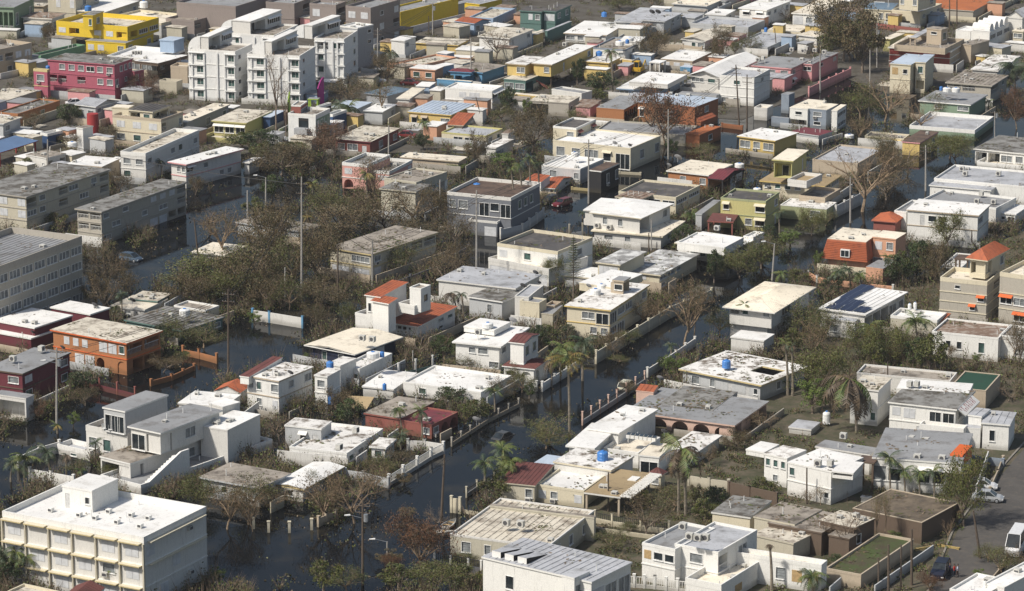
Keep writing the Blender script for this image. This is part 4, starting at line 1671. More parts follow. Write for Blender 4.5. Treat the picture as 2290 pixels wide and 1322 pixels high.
for i, ch in enumerate(((0, 0, 0, 1), (.3, 0, .0, 1), (0, .5, .3, .5), (.55, 0, .55, 1), (.55, 1, .9, 1), (.9, 1, .9, .5), (.55, .5, .9, .5), (1.15, 1, 1.15, .5), (1.15, .5, 1.45, .5), (1.45, .5, 1.45, 0), (1.15, 0, 1.45, 0), (1.7, 0, 1.7, 1))):
    a0, b0, a1, b1 = ch
    kx, kz = (d - 1.2) / 1.9, z1 * .26
    y0_, y1_ = .6 + min(a0, a1) * kx, .6 + max(a0, a1) * kx + .16
    zz0, zz1 = z1 * .52 + min(b0, b1) * kz, z1 * .52 + max(b0, b1) * kz + .16
    m.box(.04, .06, y0_, y1_, zz0, zz1, M_FRAME)
PART(gt, 'mural_lettering', m, loc, rz)
m = MB()
m.box(0, .03, .3, d - .3, .2, z1 * .42, wall_mat('mural'))
PART(gt, 'mural_base', m, loc, rz)
for nm, c, (ax, ay, bx, by_, zz), h_ in (('green_fin', 'lime', (318, 905, 350, 850, 6.0), 2.6), ('magenta_fin', 'mag', (568, 800, 618, 780, 5.0), 3.2)):
    p, q = at('b1', ax, ay, zz), at('b1', bx, by_, zz)
    q = p + (q - p).normalized() * min(3.0, (q - p).length)
    m = MB()
    dv = q - p
    nv = Vector((-dv.y, dv.x, 0)).normalized() * .12
    pr = []
    for k in range(9):
        f = k / 8
        pr.append((p + dv * f - gt.location, zz - 1.0 if True else 0, zz + h_ * math.sin(math.pi / 2 * (.25 + .75 * f))))
    for a, b_ in zip(pr[:-1], pr[1:]):
        for s_ in (-1, 1):
            A_, B_ = a[0] + nv * s_, b_[0] + nv * s_
            m.face([(A_.x, A_.y, 0), (B_.x, B_.y, 0), (B_.x, B_.y, b_[2]), (A_.x, A_.y, a[2])], wall_mat(c))
        A_, B_, C_, D_ = a[0] - nv, b_[0] - nv, b_[0] + nv, a[0] + nv
        m.face([(A_.x, A_.y, a[2]), (B_.x, B_.y, b_[2]), (C_.x, C_.y, b_[2]), (D_.x, D_.y, a[2])], wall_mat(c))
    PART(gt, nm, m)
H('dark blue building with black upper room behind the graffiti tower', B('b1', (640, 958), (695, 966), (812, 926), 1150, 'db', 'g', F='', S='..', ty='p', trim='w'), B('b1', (560, 842), (582, 900), (682, 832), 5.4, 'blk', 'tnd', F='', S='', z0=3.0, ty='p', trim='w'),
  B('b1', (482, 828), (572, 838), (590, 815), 5.6, 'lime', 'g', open_=True, z0=3.6, ov=.1))
H('blue walled annex with glaring white lean to roof', B('b1', (95, 975), (172, 992), (292, 924), 1120, 'db', 'lbl', F='.', S='..', ov=.25))
H('maroon trimmed bungalow with mottled cream roof', B('b1', (700, 1166), (1016, 1200), (1266, 1076), 1322, 'brick', 'crd', F='wWd', S='.w.w', ov=.3, trim='mar'))
H('cream house with butterfly roof and two dark windows', B('b1', (1615, 1122), (1990, 1148), (2130, 1090), 1240, 'cr', 'gw', F='.KK.', S='wL', ty='p', par=.3, trim='yo'))
H('grey white annex with rusty corrugated roof', B('b1', (1980, 1232), (2075, 1250), (2228, 1168), 1370, 'w2', 'wd', F='', S='W.', ov=.2), B('b1', (2120, 1120), (2180, 1130), (2240, 1085), 2.4, 'w2', 'rst', F='', S='', ov=.1))
H('wide beige flat roof with parapet above the pink villa', B('b2', (1262, 96), (1762, 156), (1838, 96), 245, 'tan', 'cr', F='....', S='', ov=.3))
# tile c1
H('teal green two storey house with dark panels on its roof',
  B('c1', (150, 88), (346, 100), (430, 60), 300, 'teal', 'dk', F='.sw|...', S='w|.', ov=.3),
  B('c1', (348, 88), (466, 98), (602, 38), 300, 'teal', 'dk', F='S|.', S='ww|..', ov=.3),
  B('c1', (372, 250), (395, 262), (600, 170), 370, 'teal', 'gw', F='', S='...', ov=.1))
H('white house with broad cream gable roof and blue shuttered windows', B('c1', (528, 234), (895, 298), (1068, 132), 380, 'w', 'w', F='WwW.', S='..', ty='f', ov=.4, trim='tan'))
H('grey two winged house with a pair of dishes',
  B('c1', (955, 182), (1182, 192), (1400, 78), 300, 'wg', 'gw', F='o.|..', S='', ov=.35),
  B('c1', (1182, 168), (1386, 182), (1536, 108), 310, 'wg', 'gw', F='.o.|...', S='.ww|...', ov=.35),
  B('c1', (1520, 132), (1640, 152), (1715, 108), 240, 'wg', 'gw', F='d', S='', ov=.2))
H('grey house with flat white roof at the top edge', B('c1', (1442, 20), (1742, 52), (1872, -12), 120, 'wg', 'cr', F='...|...', S='..', ov=.4))
H('grey house cut by the top edge left of the white gate', B('c1', (1860, -2), (1900, 8), (2030, -45), 75, 'wg', 'g', F='', S='w.w|...', ov=.25))
H('low white box with wedge roof in front of the grey terrace', B('c1', (1722, 112), (1900, 130), (1986, 74), 205, 'w2', 'w', F='..', S='w', ov=.2), B('c1', (1602, 205), (2090, 230), (2230, 180), 320, 'wg', 'gw', F='....', S='', ty='p', par=.5))
H('tall white house with hooded windows on two floors', B('d1', (-148, 60), (95, 86), (302, 0), 235, 'w', 'w', F='hh|w.', S='ww.w|....', hood='w', ov=.25))
H('small gabled house with grey dirty roof behind bare shrubs', B('c1', (1518, 312), (1730, 348), (1950, 252), 430, 'w2', 'crd', F='.LW', S='..', ty='g', rise=.7))
yh, _ = H('mustard two storey house on a teal ground floor with red stairs',
          B('c1', (35, 532), (215, 548), (370, 480), 5.4, 'y', 'wd', F='.W', S='.', z0=2.7, ov=.4, trim='tan'),
          B('c1', (258, 532), (432, 546), (800, 384), 5.5, 'y', 'w', F='.w', S='.d..w', z0=2.7, ov=.4, trim='tan'),
          B('c1', (22, 668), (210, 682), (420, 600), 790, 'teal', 'crd', F='WW', S='o..', ov=.1),
          B('c1', (20, 785), (300, 812), (330, 800), 1.0, 'y', 'cr', F='', S='', ov=.02))
m = MB()
p = at('c1', 250, 640, 2.7) - yh.location
for k in range(14):
    m.box(p.x + k * .28, p.x + k * .28 + .3, p.y - 1.2, p.y - .1, max(0, 2.6 - k * .19) - .25, 2.7 - k * .19, wall_mat('brick'))
PART(yh, 'outside_stair', m)
H('white house with blue grey side and white tanks on top',
  B('c1', (772, 402), (1052, 420), (1232, 332), 560, 'w', 'tnd', F='...w|....', S='.ww.|....', ty='p', par=.35, trim='bg'),
  B('c1', (1000, 345), (1180, 352), (1222, 300), 4.4, 'w', 'w', F='', S='', ov=.1))
H('cream garage with white roller door and blue tank', B('c1', (706, 516), (915, 532), (1020, 480), 660, 'y', 'wd', F='.g.', S='w', ov=.3), B('c1', (1025, 506), (1108, 512), (1128, 590), 2.6, 'y', 'cr', F='', S='', ov=.02))
H('grey beige house with white roof behind the yellow digger', B('c1', (1350, 492), (1622, 516), (1782, 438), 605, 'tan', 'w', F='sss', S='..', ov=.15), B('c1', (1250, 522), (1346, 532), (1400, 510), 2.6, 'w2', 'w', open_=True, ov=.1))
H('bright blue kiosk shed beside the large white gable', B('c1', (1512, 566), (1602, 572), (1642, 558), 628, 'blue', 'lbl', F='d', S='', ov=.05), name='kiosk', cat='shed')
H('large white gabled roof house with open front terrace',
  B('c1', (1575, 642), (1852, 660), (2205, 500), 800, 'w2', 'w', F='WL|..', S='....', ty='g', rise=1.3, ov=.6),
  B('c1', (1500, 790), (1820, 810), (1850, 795), 2.2, 'wg', 'g', F='', S='', ov=.05))
H('tall white house with upper windows and reflections in the flooded lane',
  B('c1', (1850, 640), (2140, 655), (2275, 590), 900, 'w', 'gw', F='.L.|...|ww.', S='.w.|...|...', ty='p', par=.5),
  B('c1', (2140, 900), (2250, 915), (2300, 880), 2.6, 'w2', 'cr', F='', S='', ty='p'))
H('steel blue bungalow with broad clean white roof', B('c1', (975, 738), (1352, 772), (1572, 640), 850, 'lb', 'w', F='WLW.', S='.w.w', ov=.5), B('c1', (1080, 690), (1410, 712), (1572, 632), 4.0, 'w2', 'w', F='', S='', z0=3.0, ov=.05))
H('raw concrete cube house with open corner room', B('c1', (240, 852), (575, 870), (668, 820), 990, 'conc', 'crd', F='O.', S='k.', ov=.1), B('c1', (430, 768), (682, 788), (770, 780), 930, 'w2', 'g', F='..', S='..', ty='p', par=.3))
H('orange flat box house with deep side porch', B('c1', (805, 898), (1040, 926), (1236, 812), 1046, 'or', 'g', F='...', S='O', ov=.05), B('c1', (800, 1020), (1034, 1044), (1040, 1040), 1.0, 'w', 'w', F='', S='', ov=.02))
H('orange and rust house with pale roof and orange tiled awnings',
  B('c1', (1152, 868), (1500, 890), (1640, 812), 1060, 'or', 'lbl', F='h...w', S='.', hood='w', ov=.1),
  B('c1', (1440, 885), (1640, 905), (1842, 830), 1120, 'or2', 'lbl', F='.', S='.w.|L..', ov=.1),
  B('c1', (1650, 1015), (1690, 1030), (1822, 972), 3.4, 'or2', 'tile', F='', S='', z0=2.6, ty='t', rise=.6, ov=.05),
  B('c1', (1560, 1100), (1680, 1140), (1862, 1050), 2.6, 'or2', 'or', F='', S='.L.', ov=.05))
H('weathered cream house with raised black roofed room and red hoods',
  B('c1', (440, 1232), (1096, 1252), (1350, 1182), 1440, 'cr', 'w', F='wwWhD', S='.w.w', hood='cr', ty='p', par=.3),
  B('c1', (442, 1066), (636, 1082), (802, 1008), 5.9, 'cr', 'dk', F='.w', S='h.h', hood='brick', z0=3.0, ty='p', par=.4, trim='w'))
H('low grey terrace roof in front of the orange box house', B('c1', (812, 1100), (1560, 1140), (1662, 1072), 2.3, 'gt', 'g', F='......', S='..', ty='p', par=.3))
H('ochre house with white lumpy roof and red steps', B('d1', (-160, 1165), (165, 1190), (368, 1130), 1322, 'y', 'w', F='WaW', S='..', ov=.4))
# tile d1
H('white gated house with cream peeling roof beside the large dark tree', B('d1', (300, 112), (505, 124), (762, 0), 240, 'w', 'cr', F='Sw', S='...', ov=.3))
H('low shed with beige tiled roof left of the large dark tree', B('d1', (105, 242), (372, 266), (462, 214), 300, 'w2', 'cr', F='..', S='', ov=.3))
H('blue grey arched house with white arches', B('d1', (-200, 385), (100, 400), (340, 300), 470, 'wg', 'gw', F='.AA', S='A.w', ty='p', par=.3))
H('whitewashed house half hidden behind the large dark tree', B('d1', (345, 302), (520, 312), (640, 285), 440, 'w2', 'cr', F='..', S='.'))
H('salmon pink two storey house with tar grey roof and grey fin wall',
  B('d1', (-38, 552), (302, 580), (470, 498), 742, 'lp', 'g', F='.ww|.hh', S='w.w|h..', hood='w', ov=.3),
  B('d1', (385, 532), (480, 545), (704, 440), 700, 'lp', 'g', F='K|.', S='.k.s|....', ov=.2),
  B('d1', (470, 470), (476, 545), (538, 470), 690, 'g', 'g', F='', S='', ov=.02))
H('cream three storey house with rooftop room at the top edge',
  B('d1', (1150, 90), (1392, 102), (1572, 38), 235, 'cr', 'g', F='w...|oo.', S='www|...', ty='p', par=.5),
  B('d1', (1210, -60), (1375, -45), (1530, -90), 9, 'cr', 'cr', F='w.w', S='.w', z0=5, ov=.1))
H('cream house with blue grey roof left of the cream three storey house', B('d1', (915, 72), (1150, 86), (1205, 18), 200, 'cr', 'blu', F='o.ww', S='', ov=.2))
H('large terracotta roofed building by the far street', B('d1', (1380, 70), (1842, 92), (2110, -40), 185, 'gt', 'or', F='......', S='.....', ov=.2), name='building', cat='building')
H('lime green shed with tilted cream roof behind the wooden pole', B('d1', (1065, 292), (1140, 332), (1262, 250), 3.0, 'yo', 'cr', F='', S='.', ov=.25))
H('building with dark red screen front and concrete roof terrace',
  B('d1', (1115, 406), (1652, 436), (1815, 340), 606, 'tan', 'cr', F='RRRR|RRRR|RRRR', S='....|....', ov=.3, trim='w'),
  B('d1', (1172, 356), (1600, 410), (1760, 310), 5.6, 'tan', 'tnd', F='', S='', z0=4.2, ty='p', par=.9),
  B('d1', (1440, 240), (1570, 252), (1628, 236), 8.2, 'tan', 'tnd', F='k|.', S='L', z0=4.6, ov=.1),
  B('d1', (1296, 285), (1355, 320), (1512, 195), 6.4, 'tan', 'gw', open_=True, z0=4.6, ov=.1))
H('cream two storey house with boarded window and stepped white roof',
  B('d1', (1130, 542), (1312, 548), (1450, 475), 800, 'cr', 'lbl', F='bk|..', S='..', ov=.15),
  B('d1', (1345, 520), (1438, 528), (1512, 456), 790, 'cr', 'lbl', F='L|o', S='..|..', ov=.15))
vh, vo = H('white building with a row of small roof vaults',
           B('d1', (1820, 252), (1976, 272), (2146, 186), 470, 'w', 'w', F='', S='KKK|...', ty='p', par=.2),
           B('d1', (1690, 250), (1815, 262), (1900, 230), 400, 'w', 'w', F='', S='', ty='p', par=.2), name='building', cat='building')
P, rot, w, d, z1, loc, rz = vo[0]
for k in range(4):
    m = MB()
    y = d * (.14 + .24 * k)
    n_ = 10
    for i in range(n_):
        a0, a1 = math.pi * i / n_, math.pi * (i + 1) / n_
        R = d * .10
        p0 = (y - R * math.cos(a0), z1 + R * 1.2 * math.sin(a0))
        p1 = (y - R * math.cos(a1), z1 + R * 1.2 * math.sin(a1))
        m.face([(-w * 1.0, p0[0], p0[1]), (-.2, p0[0], p0[1]), (-.2, p1[0], p1[1]), (-w * 1.0, p1[0], p1[1])], roof_mat('w'))
        m.face([(-.2, p0[0], z1 - .1), (-.2, p1[0], z1 - .1), (-.2, p1[0], p1[1]), (-.2, p0[0], p0[1])], wall_mat('w'))
        m.face([(-w, p0[0], z1 - .1), (-w, p1[0], z1 - .1), (-w, p1[0], p1[1]), (-w, p0[0], p0[1])], wall_mat('w'))
    PART(vh, 'roof_vault', m, loc, rz)
dh, do_ = H('white domed hall with corrugated gable at the right edge', B('d1', (1992, 180), (2180, 240), (2340, 150), 350, 'w2', 'w', F='...', S='', ty='p', par=.2), B('d1', (2110, 100), (2260, 150), (2400, 60), 7, 'w2', 'gw', F='', S='', ty='g', rise=1.5, tin=True, z0=3.0), name='building', cat='building')
H('cream two storey house at the right edge below the domed hall', B('d1', (2165, 255), (2262, 266), (2400, 200), 420, 'cr', 'cr', F='W|W', S='..', ov=.2))
H('plain tan wall building right of the dark red screens', B('d1', (1720, 372), (1822, 382), (1978, 372), 560, 'tan', 'tnd', F='', S='', ov=.1))
H('low house with broken white roof behind the drooping palm', B('d1', (1815, 572), (2050, 600), (2238, 458), 700, 'w2', 'wd', F='..', S='..'))
H('grey cream house with ribbed stained roof and open corner room', B('d1', (1600, 682), (1996, 726), (2140, 620), 880, 'gt', 'tnd', F='oo.|...', S='OL|..', ov=.35, tin=True))
gh, _ = H('green corner house with rounded white balustrade balcony',
          B('d1', (1370, 846), (1816, 886), (1962, 796), 1040, 'sage', 'g', F='.w.W|...', S='...|...', z0=None, ov=.35, trim='w'),
          B('d1', (1300, 1070), (1850, 1100), (2010, 1000), 1185, 'sage', 'gw', F='......', S='....', ty='p', par=.75, trim='w'))
H('white and slate modern cube house with dark windows',
  B('d1', (285, 906), (440, 922), (600, 850), 1085, 'w', 'cr', F='k|O', S='', ov=.05),
  B('d1', (445, 916), (598, 930), (700, 880), 1095, 'bg', 'cr', F='w|k', S='k|k', ov=.05),
  B('d1', (640, 920), (690, 935), (768, 870), 1115, 'w', 'cr', F='', S='K|K', ov=.05),
  B('d1', (132, 980), (280, 1000), (290, 990), 1078, 'bg', 'g', F='', S='', ov=.02),
  B('d1', (216, 790), (282, 800), (330, 780), 960, 'bg', 'g', F='.', S='', ov=.02))
H('low garage with dark maroon roof slab', B('d1', (290, 1105), (532, 1146), (656, 1104), 1210, 'wg', 'mar', F='..', S='..', ov=.15))
H('cream and yellow bungalow with curved brown parapet behind dry brush', B('d1', (922, 1152), (1250, 1172), (1300, 1142), 1250, 'cr', 'tnd', F='..h', S='', hood='y', ty='p', par=.3), B('d1', (1232, 1192), (1388, 1208), (1546, 1110), 1320, 'y', 'br', F='', S='.w', ov=.15, trim='lp'))
H('white house with dark porch and grey streaked roof at the right edge', B('d2', (1838, 50), (2290, 92), (2500, -20), 220, 'w', 'gd', F='oOWw', S='..', ov=.3), B('d2', (1870, 170), (2300, 200), (2400, 160), 1.2, 'w', 'cr', F='', S='', ty='p', par=.8))
H('long low roofs of weathered grey sheets behind the fan shaped bare tree', B('d2', (480, 150), (860, 172), (1085, 60), 3.0, 'tan', 'gw', F='....', S='....', ty='p', par=.3))
# tile a2
def slabs_row(label, l, n, r, by, F, S, wc='gt'):
    return H(label, B('a2', l, n, r, by, wc, 'gd', F=F, S=S, ov=.35, trim='conc'), name='apartment_row', cat='apartment block')


slabs_row('long two storey walk up block with crusted brown roof behind its twin', (-260, 420), (222, 456), (940, 232), 760, '.S.S.S|.S.S.S|......', 'Ow.oW.wo|Ww.o.W.o|........', 'cr2')
slabs_row('long walk up block with streaked dark roof standing in the flooded street', (628, 542), (858, 582), (1588, 322), 865, 'oo|oo|..', 'w.w..ssso|.W..w.W.o|W.w..ggoo')
bg_, _ = H('large concrete school like building with grey louvre windows and ribbed roof', B('a2', (-650, 990), (-40, 1052), (690, 762), 11.5, 'gt', 'g', F='......', S='WWWWWWW|WWWWWWW|WWWWWWW|WWWWWWW', ty='p', par=1.0, trim='conc', tin=True, rot=27), name='school_building', cat='building')
H('low cream roofed house sunk in water behind the bushes', B('a2', (1612, 922), (1900, 950), (2082, 868), 1000, 'w2', 'cr', F='..', S='..'))
H('low house under fallen trees with brown littered roof by the grey water', B('b2', (-130, 660), (440, 748), (602, 688), 850, 'wg', 'tnd', F='.w.w.', S='..', litter=4))
# tile b2
pv, po = H('salmon pink villa with curving white parapet and roof full of debris',
           B('b2', (775, 152), (985, 182), (1180, 90), 400, 'pv', 'gd', F='s.|A.', S='', ty='p', par=.6, trim='w'),
           B('b2', (968, 205), (1172, 240), (1368, 126), 400, 'pv', 'gd', F='wS|..', S='...s|....', ty='p', par=.6, trim='w'))
H('grey beige terraced house with stepped debris roofs',
  B('b2', (1085, 372), (1400, 412), (1532, 342), 640, 'gcr', 'gd', F='....|.ww.', S='.|.', ov=.3),
  B('b2', (1130, 290), (1400, 330), (1660, 240), 5.4, 'gcr', 'tnd', F='....', S='', z0=3.8, ty='p', par=.25),
  B('b2', (1600, 310), (1642, 318), (1665, 300), 470, 'w', 'w', F='', S='', ov=.02))
H('dark grey modern house with sunken brown roof and garage',
  B('b2', (1662, 388), (2200, 462), (2445, 318), 790, 'dgh', 'br', F='wW.DKD|......', S='.LLL.|.....', ty='p', par=.6, trim='w2'),
  B('b2', (1845, 655), (2085, 665), (2290, 560), 795, 'dgh', 'dirt', F='.g', S='', ty='p', par=.4, trim='w2'))
H('white cottage with old red tiled roof beside the thin palms', B('c2', (352, 372), (458, 384), (602, 282), 440, 'w', 'tile', F='.A', S='.L', ty='G', rise=.9, ov=.25), B('c2', (200, 300), (340, 330), (420, 290), 2.6, 'w', 'tile', F='', S='', ty='s', rise=.6, ov=.1))
H('two storey house crushed by fallen branches with mustard roller doors',
  B('b2', (650, 880), (1020, 942), (1590, 752), 1160, 'cr2', 'tnd', F='.W|gg', S='w..oo|s.g..', ov=.35, trim='trimy', litter=5))
H('white box house with black tarred roof and long parapet wall',
  B('c2', (-30, 858), (480, 916), (775, 802), 1180, 'w', 'dk', F='s.L.s|......', S='..w.|....', ty='p', par=.55, trim='cr'),
  B('c2', (-105, 990), (405, 1062), (735, 968), 3.1, 'w2', 'cr', F='ggg', S='', ty='p', par=.6))
# tile c2
H('grey bungalow with stripy white roof and black timber extension',
  B('c2', (345, 166), (670, 218), (870, 120), 348, 'wg', 'w', F='.W..w', S='..', ty='p', par=.3, trim='w'),
  B('c2', (742, 222), (850, 238), (1002, 166), 425, 'blk', 'br', F='..', S='.w.w', ov=.1, trim='w'))
H('cream two storey house with charcoal roof and tin lean to',
  B('c2', (995, 396), (1478, 458), (1682, 346), 620, 'cr', 'dk', F='..KK|....', S='KK|..', ty='p', par=.4),
  B('c2', (962, 440), (1180, 478), (1310, 420), 3.6, 'cr2', 'rst', open_=True, tin=True, ty='f', ov=.1))
sh, _ = H('cream white two storey house with bright hipped roof and broken corner wall',
          B('c2', (745, 602), (1186, 638), (1468, 522), 5.2, 'w2', 'w', F='.w.w..', S='O.w', z0=2.3, ty='h', rise=.5, ov=.6, trim='cr'),
          B('c2', (694, 556), (900, 580), (1050, 470), 5.4, 'w2', 'w', F='.', S='', z0=2.6, ov=.3),
          B('c2', (760, 732), (1368, 790), (1560, 652), 900, 'w2', 'cr', F='.W.w...', S='.w..', ov=.5, trim='cr'),
          B('c2', (700, 636), (818, 650), (860, 620), 3.3, 'w2', 'cr', F='', S='', z0=2.2, ov=.02))
H('white bungalow with raised roof tray and teal shutters',
  B('c2', (1465, 838), (1930, 908), (2165, 812), 1035, 'w', 'w', F='.LLLw', S='L.w.', ov=.5, trim='cr'),
  B('c2', (1490, 800), (1888, 882), (2050, 768), 4.2, 'w', 'w', F='', S='', z0=2.8, ty='p', par=.25),
  B('c2', (2050, 742), (2132, 795), (2224, 720), 950, 'w', 'w', F='', S='.L', ty='p', par=.3))
H('pale olive two storey house with cream hoods and red awnings',
  B('c2', (1858, 448), (2238, 492), (2353, 400), 745, 'yo', 'dk', F='h..H|..wH', S='.w|.d', hood='cr', ty='p', par=.35, trim='ol'),
  B('c2', (1742, 640), (1965, 668), (2010, 560), 2.6, 'brick', 'tiled', F='', S='', open_=True, ov=.05),
  B('c2', (1640, 585), (1700, 600), (1858, 470), 3.0, 'wg', 'g', F='', S='.', ov=.1))
H('tan house with peeling cream roof maroon tent awning and big dish',
  B('c2', (1395, 242), (1757, 272), (1962, 186), 400, 'or', 'cr', F='.w.w', S='..', ov=.35, trim='w'),
  B('c2', (1742, 300), (1880, 312), (2062, 225), 2.8, 'blk', 'mar', open_=True, ty='G', rise=.8, ov=.1))
H('cream two storey house with worn white and grey mottled roof',
  B('c2', (1000, 1086), (1350, 1116), (1682, 944), 1250, 'cr', 'gp', F='sS.|...', S='WWw..|w....', ov=.4),
  B('c2', (800, 1005), (1010, 1030), (1232, 916), 5.0, 'cr', 'gp', F='S', S='', z0=2.5, ov=.3))
H('low white roof with a rusted broken corner', B('c2', (485, 1126), (820, 1146), (945, 1076), 1210, 'w2', 'w', F='...', S='..', ov=.2, trim='cr'))
H('light grey curved roof house with three dishes',
  B('b3', (1570, 92), (2240, 20), (2460, -90), 3.9, 'w2', 'gw', F='......', S='', rot=25, ov=.3),
  B('b3', (1828, 92), (2130, 132), (2335, 50), 300, 'wg', 'gd', F='..w.', S='...', ov=.3, trim='w'))
# centre yellow house
H('cream and taupe house with ribbon windows white tanks and outside stair',
  B('c3', (535, 178), (930, 204), (1262, 0), 465, 'cr', 'wd', F='.WD|..ww', S='DWW.w|KD...', ov=.35, trim='y', litter=.6),
  B('c3', (660, -10), (930, 10), (1200, -90), 5.3, 'cr', 'w', F='', S='', z0=4.0, ov=.05),
  B('c2', (940, 1150), (1040, 1166), (1100, 1128), 7.2, 'tan', 'g', F='K', S='O', z0=4.9, ov=.2))
H('small sand coloured stair house with plank terrace',
  B('c3', (160, 124), (325, 140), (386, 108), 345, 'cr', 'g', F='..|..', S='..|..', ty='p', par=.2),
  B('c3', (372, 146), (452, 166), (512, 122), 300, 'tan', 'br', F='', S='', ty='p', par=.4),
  B('c3', (330, 262), (440, 235), (525, 210), 350, 'cr2', 'g', F='', S='LL', ov=.05),
  B('c2', (118, 1290), (235, 1300), (360, 1200), 4.4, 'w2', 'gw', F='', S='..', z0=None, ty='p', par=.2))
# tile d2
H('large sandy two storey house with rooftop pavilion and brown terrace roof',
  B('d2', (30, 306), (585, 366), (732, 258), 520, 'cr', 'tan', F='wLLw..|.....', S='WW|..', ov=.5, trim='y'),
  B('d2', (135, 146), (318, 152), (450, 68), 8.2, 'yo', 'cr', F='O', S='.d', z0=4.8, ov=.35),
  B('d2', (270, 262), (430, 322), (562, 228), 6.3, 'w2', 'tan', F='', S='', z0=5.0, ty='p', par=.6),
  B('d2', (210, 520), (600, 556), (682, 500), 668, 'ol', 'wd', F='.w', S='..', ty='p', par=.15, trim='w'),
  B('d2', (368, 435), (585, 462), (715, 380), 3.3, 'tan', 'tnd', F='', S='', z0=2.2, ty='p', par=.5))
H('white walled house with scalloped parapet and wide grey white roof',
  B('d2', (1508, 292), (2340, 372), (2500, 250), 3.6, 'w', 'gw', F='..........', S='', ty='p', par=.35, trim='w'),
  B('d2', (1462, 356), (1990, 400), (2060, 350), 3.0, 'w', 'gw', F='.......', S='', ov=.2),
  B('d2', (2020, 336), (2300, 372), (2420, 300), 470, 'w', 'gw', F='LhO', S='', ov=.15))
H('grey roof annex with vent boxes and white right wing',
  B('d2', (1412, 462), (2030, 548), (2200, 450), 3.3, 'w2', 'g', F='', S='', ty='p', par=.4, trim='w'),
  B('d2', (1978, 572), (2200, 602), (2310, 520), 690, 'w', 'w', F='.kD', S='..', ov=.2))
H('tall white house with stepped white roof and slit windows',
  B('d2', (1270, 572), (1886, 612), (1986, 534), 862, 'w', 'w', F='.dKK...|.......', S='K.|..', ov=.25, trim='tan'),
  B('d2', (1172, 552), (1272, 580), (1420, 470), 3.4, 'w', 'g', F='', S='', ty='p', par=.3))
mr, mo = H('peach house with red tiled mansard front and flat cream roof',
           B('d2', (605, 808), (932, 838), (1060, 740), 1105, 'peach', 'cr', F='...|...', S='..|..', ov=.1),
           B('d2', (985, 792), (1186, 812), (1275, 760), 1090, 'peach', 'cr', F='sw|WW', S='..|..', ov=.1),
           B('d2', (930, 1040), (1075, 1062), (1180, 1000), 2.6, 'peach', 'g', F='', S='', ov=.02))
P, rot, w, d, z1, loc, rz = mo[0]
m = MB()
zb = z1 * .42
tl = roof_mat('tile')
o_ = .75
m.face([(-w - o_, -o_, zb), (o_ * .7, -o_, zb), (0.02, 0.0, z1 - .1), (-w - .02, 0.0, z1 - .1)], tl)
m.face([(-w - o_, -o_, zb - .12), (o_ * .7, -o_, zb - .12), (o_ * .7, -o_, zb), (-w - o_, -o_, zb)], tl)
m.face([(o_ * .7, -o_, zb), (o_ * .7, d * .30, zb), (0.02, d * .30, z1 - .1), (0.02, 0, z1 - .1)], tl)
m.face([(o_ * .7, d * .30, zb), (0, d * .30, zb), (0.02, d * .30, z1 - .1)], tl)
m.face([(-w - o_, d * .8, zb), (-w - o_, -o_, zb), (-w - .02, 0, z1 - .1), (-w - .02, d * .8, z1 - .1)], tl)
m.face([(-w - o_, -o_, zb - .12), (-w - o_, .1, zb - .12), (o_ * .7, .1, zb - .12), (o_ * .7, -o_, zb - .12)], tl)
nn_ = 11
for i in range(1, nn_):
    f = i / nn_
    zz = zb + (z1 - .1 - zb) * f
    yy = -o_ * (1 - f)
    m.box(-w - o_ * (1 - f), o_ * .7 * (1 - f), yy - .10, yy + .02, zz - .05, zz, tl)
PART(mr, 'mansard', m, loc, rz)
m = MB()
m.box(-w * .62, -w * .38, -.85, -.2, zb + .45, zb + 1.75, M_FRAME)
wf = PART(mr, 'dormer_window', m, loc, rz)
m = MB()
for i in range(2):
    m.box(-w * .60 + i * w * .105, -w * .51 + i * w * .105, -.88, -.85, zb + .6, zb + 1.6, M_GLASS)
PART(wf, 'pane', m)
H('small house with faded red hipped roof left of the tall white house', B('d2', (975, 652), (1192, 672), (1272, 604), 780, 'brick', 'tile', F='..', S='', ty='h', rise=.9))
vl, vo2 = H('large sand grey villa with red pyramid roof tower and orange window hoods',
            B('d2', (1560, 1136), (1955, 1172), (2065, 1090), 1529, 'gt', 'cr', F='.k..|...h|...h.|....', S='.o|.o|..', hood='trimo', ty='p', par=.7, trim='cr'),
            B('d2', (2065, 1090), (2300, 1122), (2500, 1020), 1560, 'gt', 'cr', F='..|HW|.H', S='', hood='trimo', ty='p', par=.7, trim='cr'),
            B('d2', (1770, 962), (1960, 996), (2150, 886), 9.8, 'cr', 'tile', F='o', S='o.w', z0=6.6, ty='h', rise=1.5, ov=.6),
            B('d2', (1560, 1230), (1600, 1250), (1680, 1180), 2.2, 'gt', 'tile', F='', S='', z0=1.6, ty='s', rise=1.2, ov=.05))
m = MB()
P, rot, w, d, z1, loc, rz = vo2[2]
m.face([(-w * .62, d * .10, z1 + .50), (-w * .42, d * .10, z1 + .50), (-w * .45, d * .28, z1 + 1.05), (-w * .57, d * .28, z1 + 1.05)], M_GLASS)
PART(vl, 'skylight', m, loc, rz)
H('dark brown patio cover beside the red pyramid tower', B('d2', (1676, 940), (1800, 985), (1840, 900), 5.6, 'brn', 'br', open_=True, ov=.1), B('d2', (1555, 1042), (1720, 1066), (1860, 930), 1180, 'w2', 'wd', F='', S='', ty='p', par=.3), name='patio_cover', cat='patio')
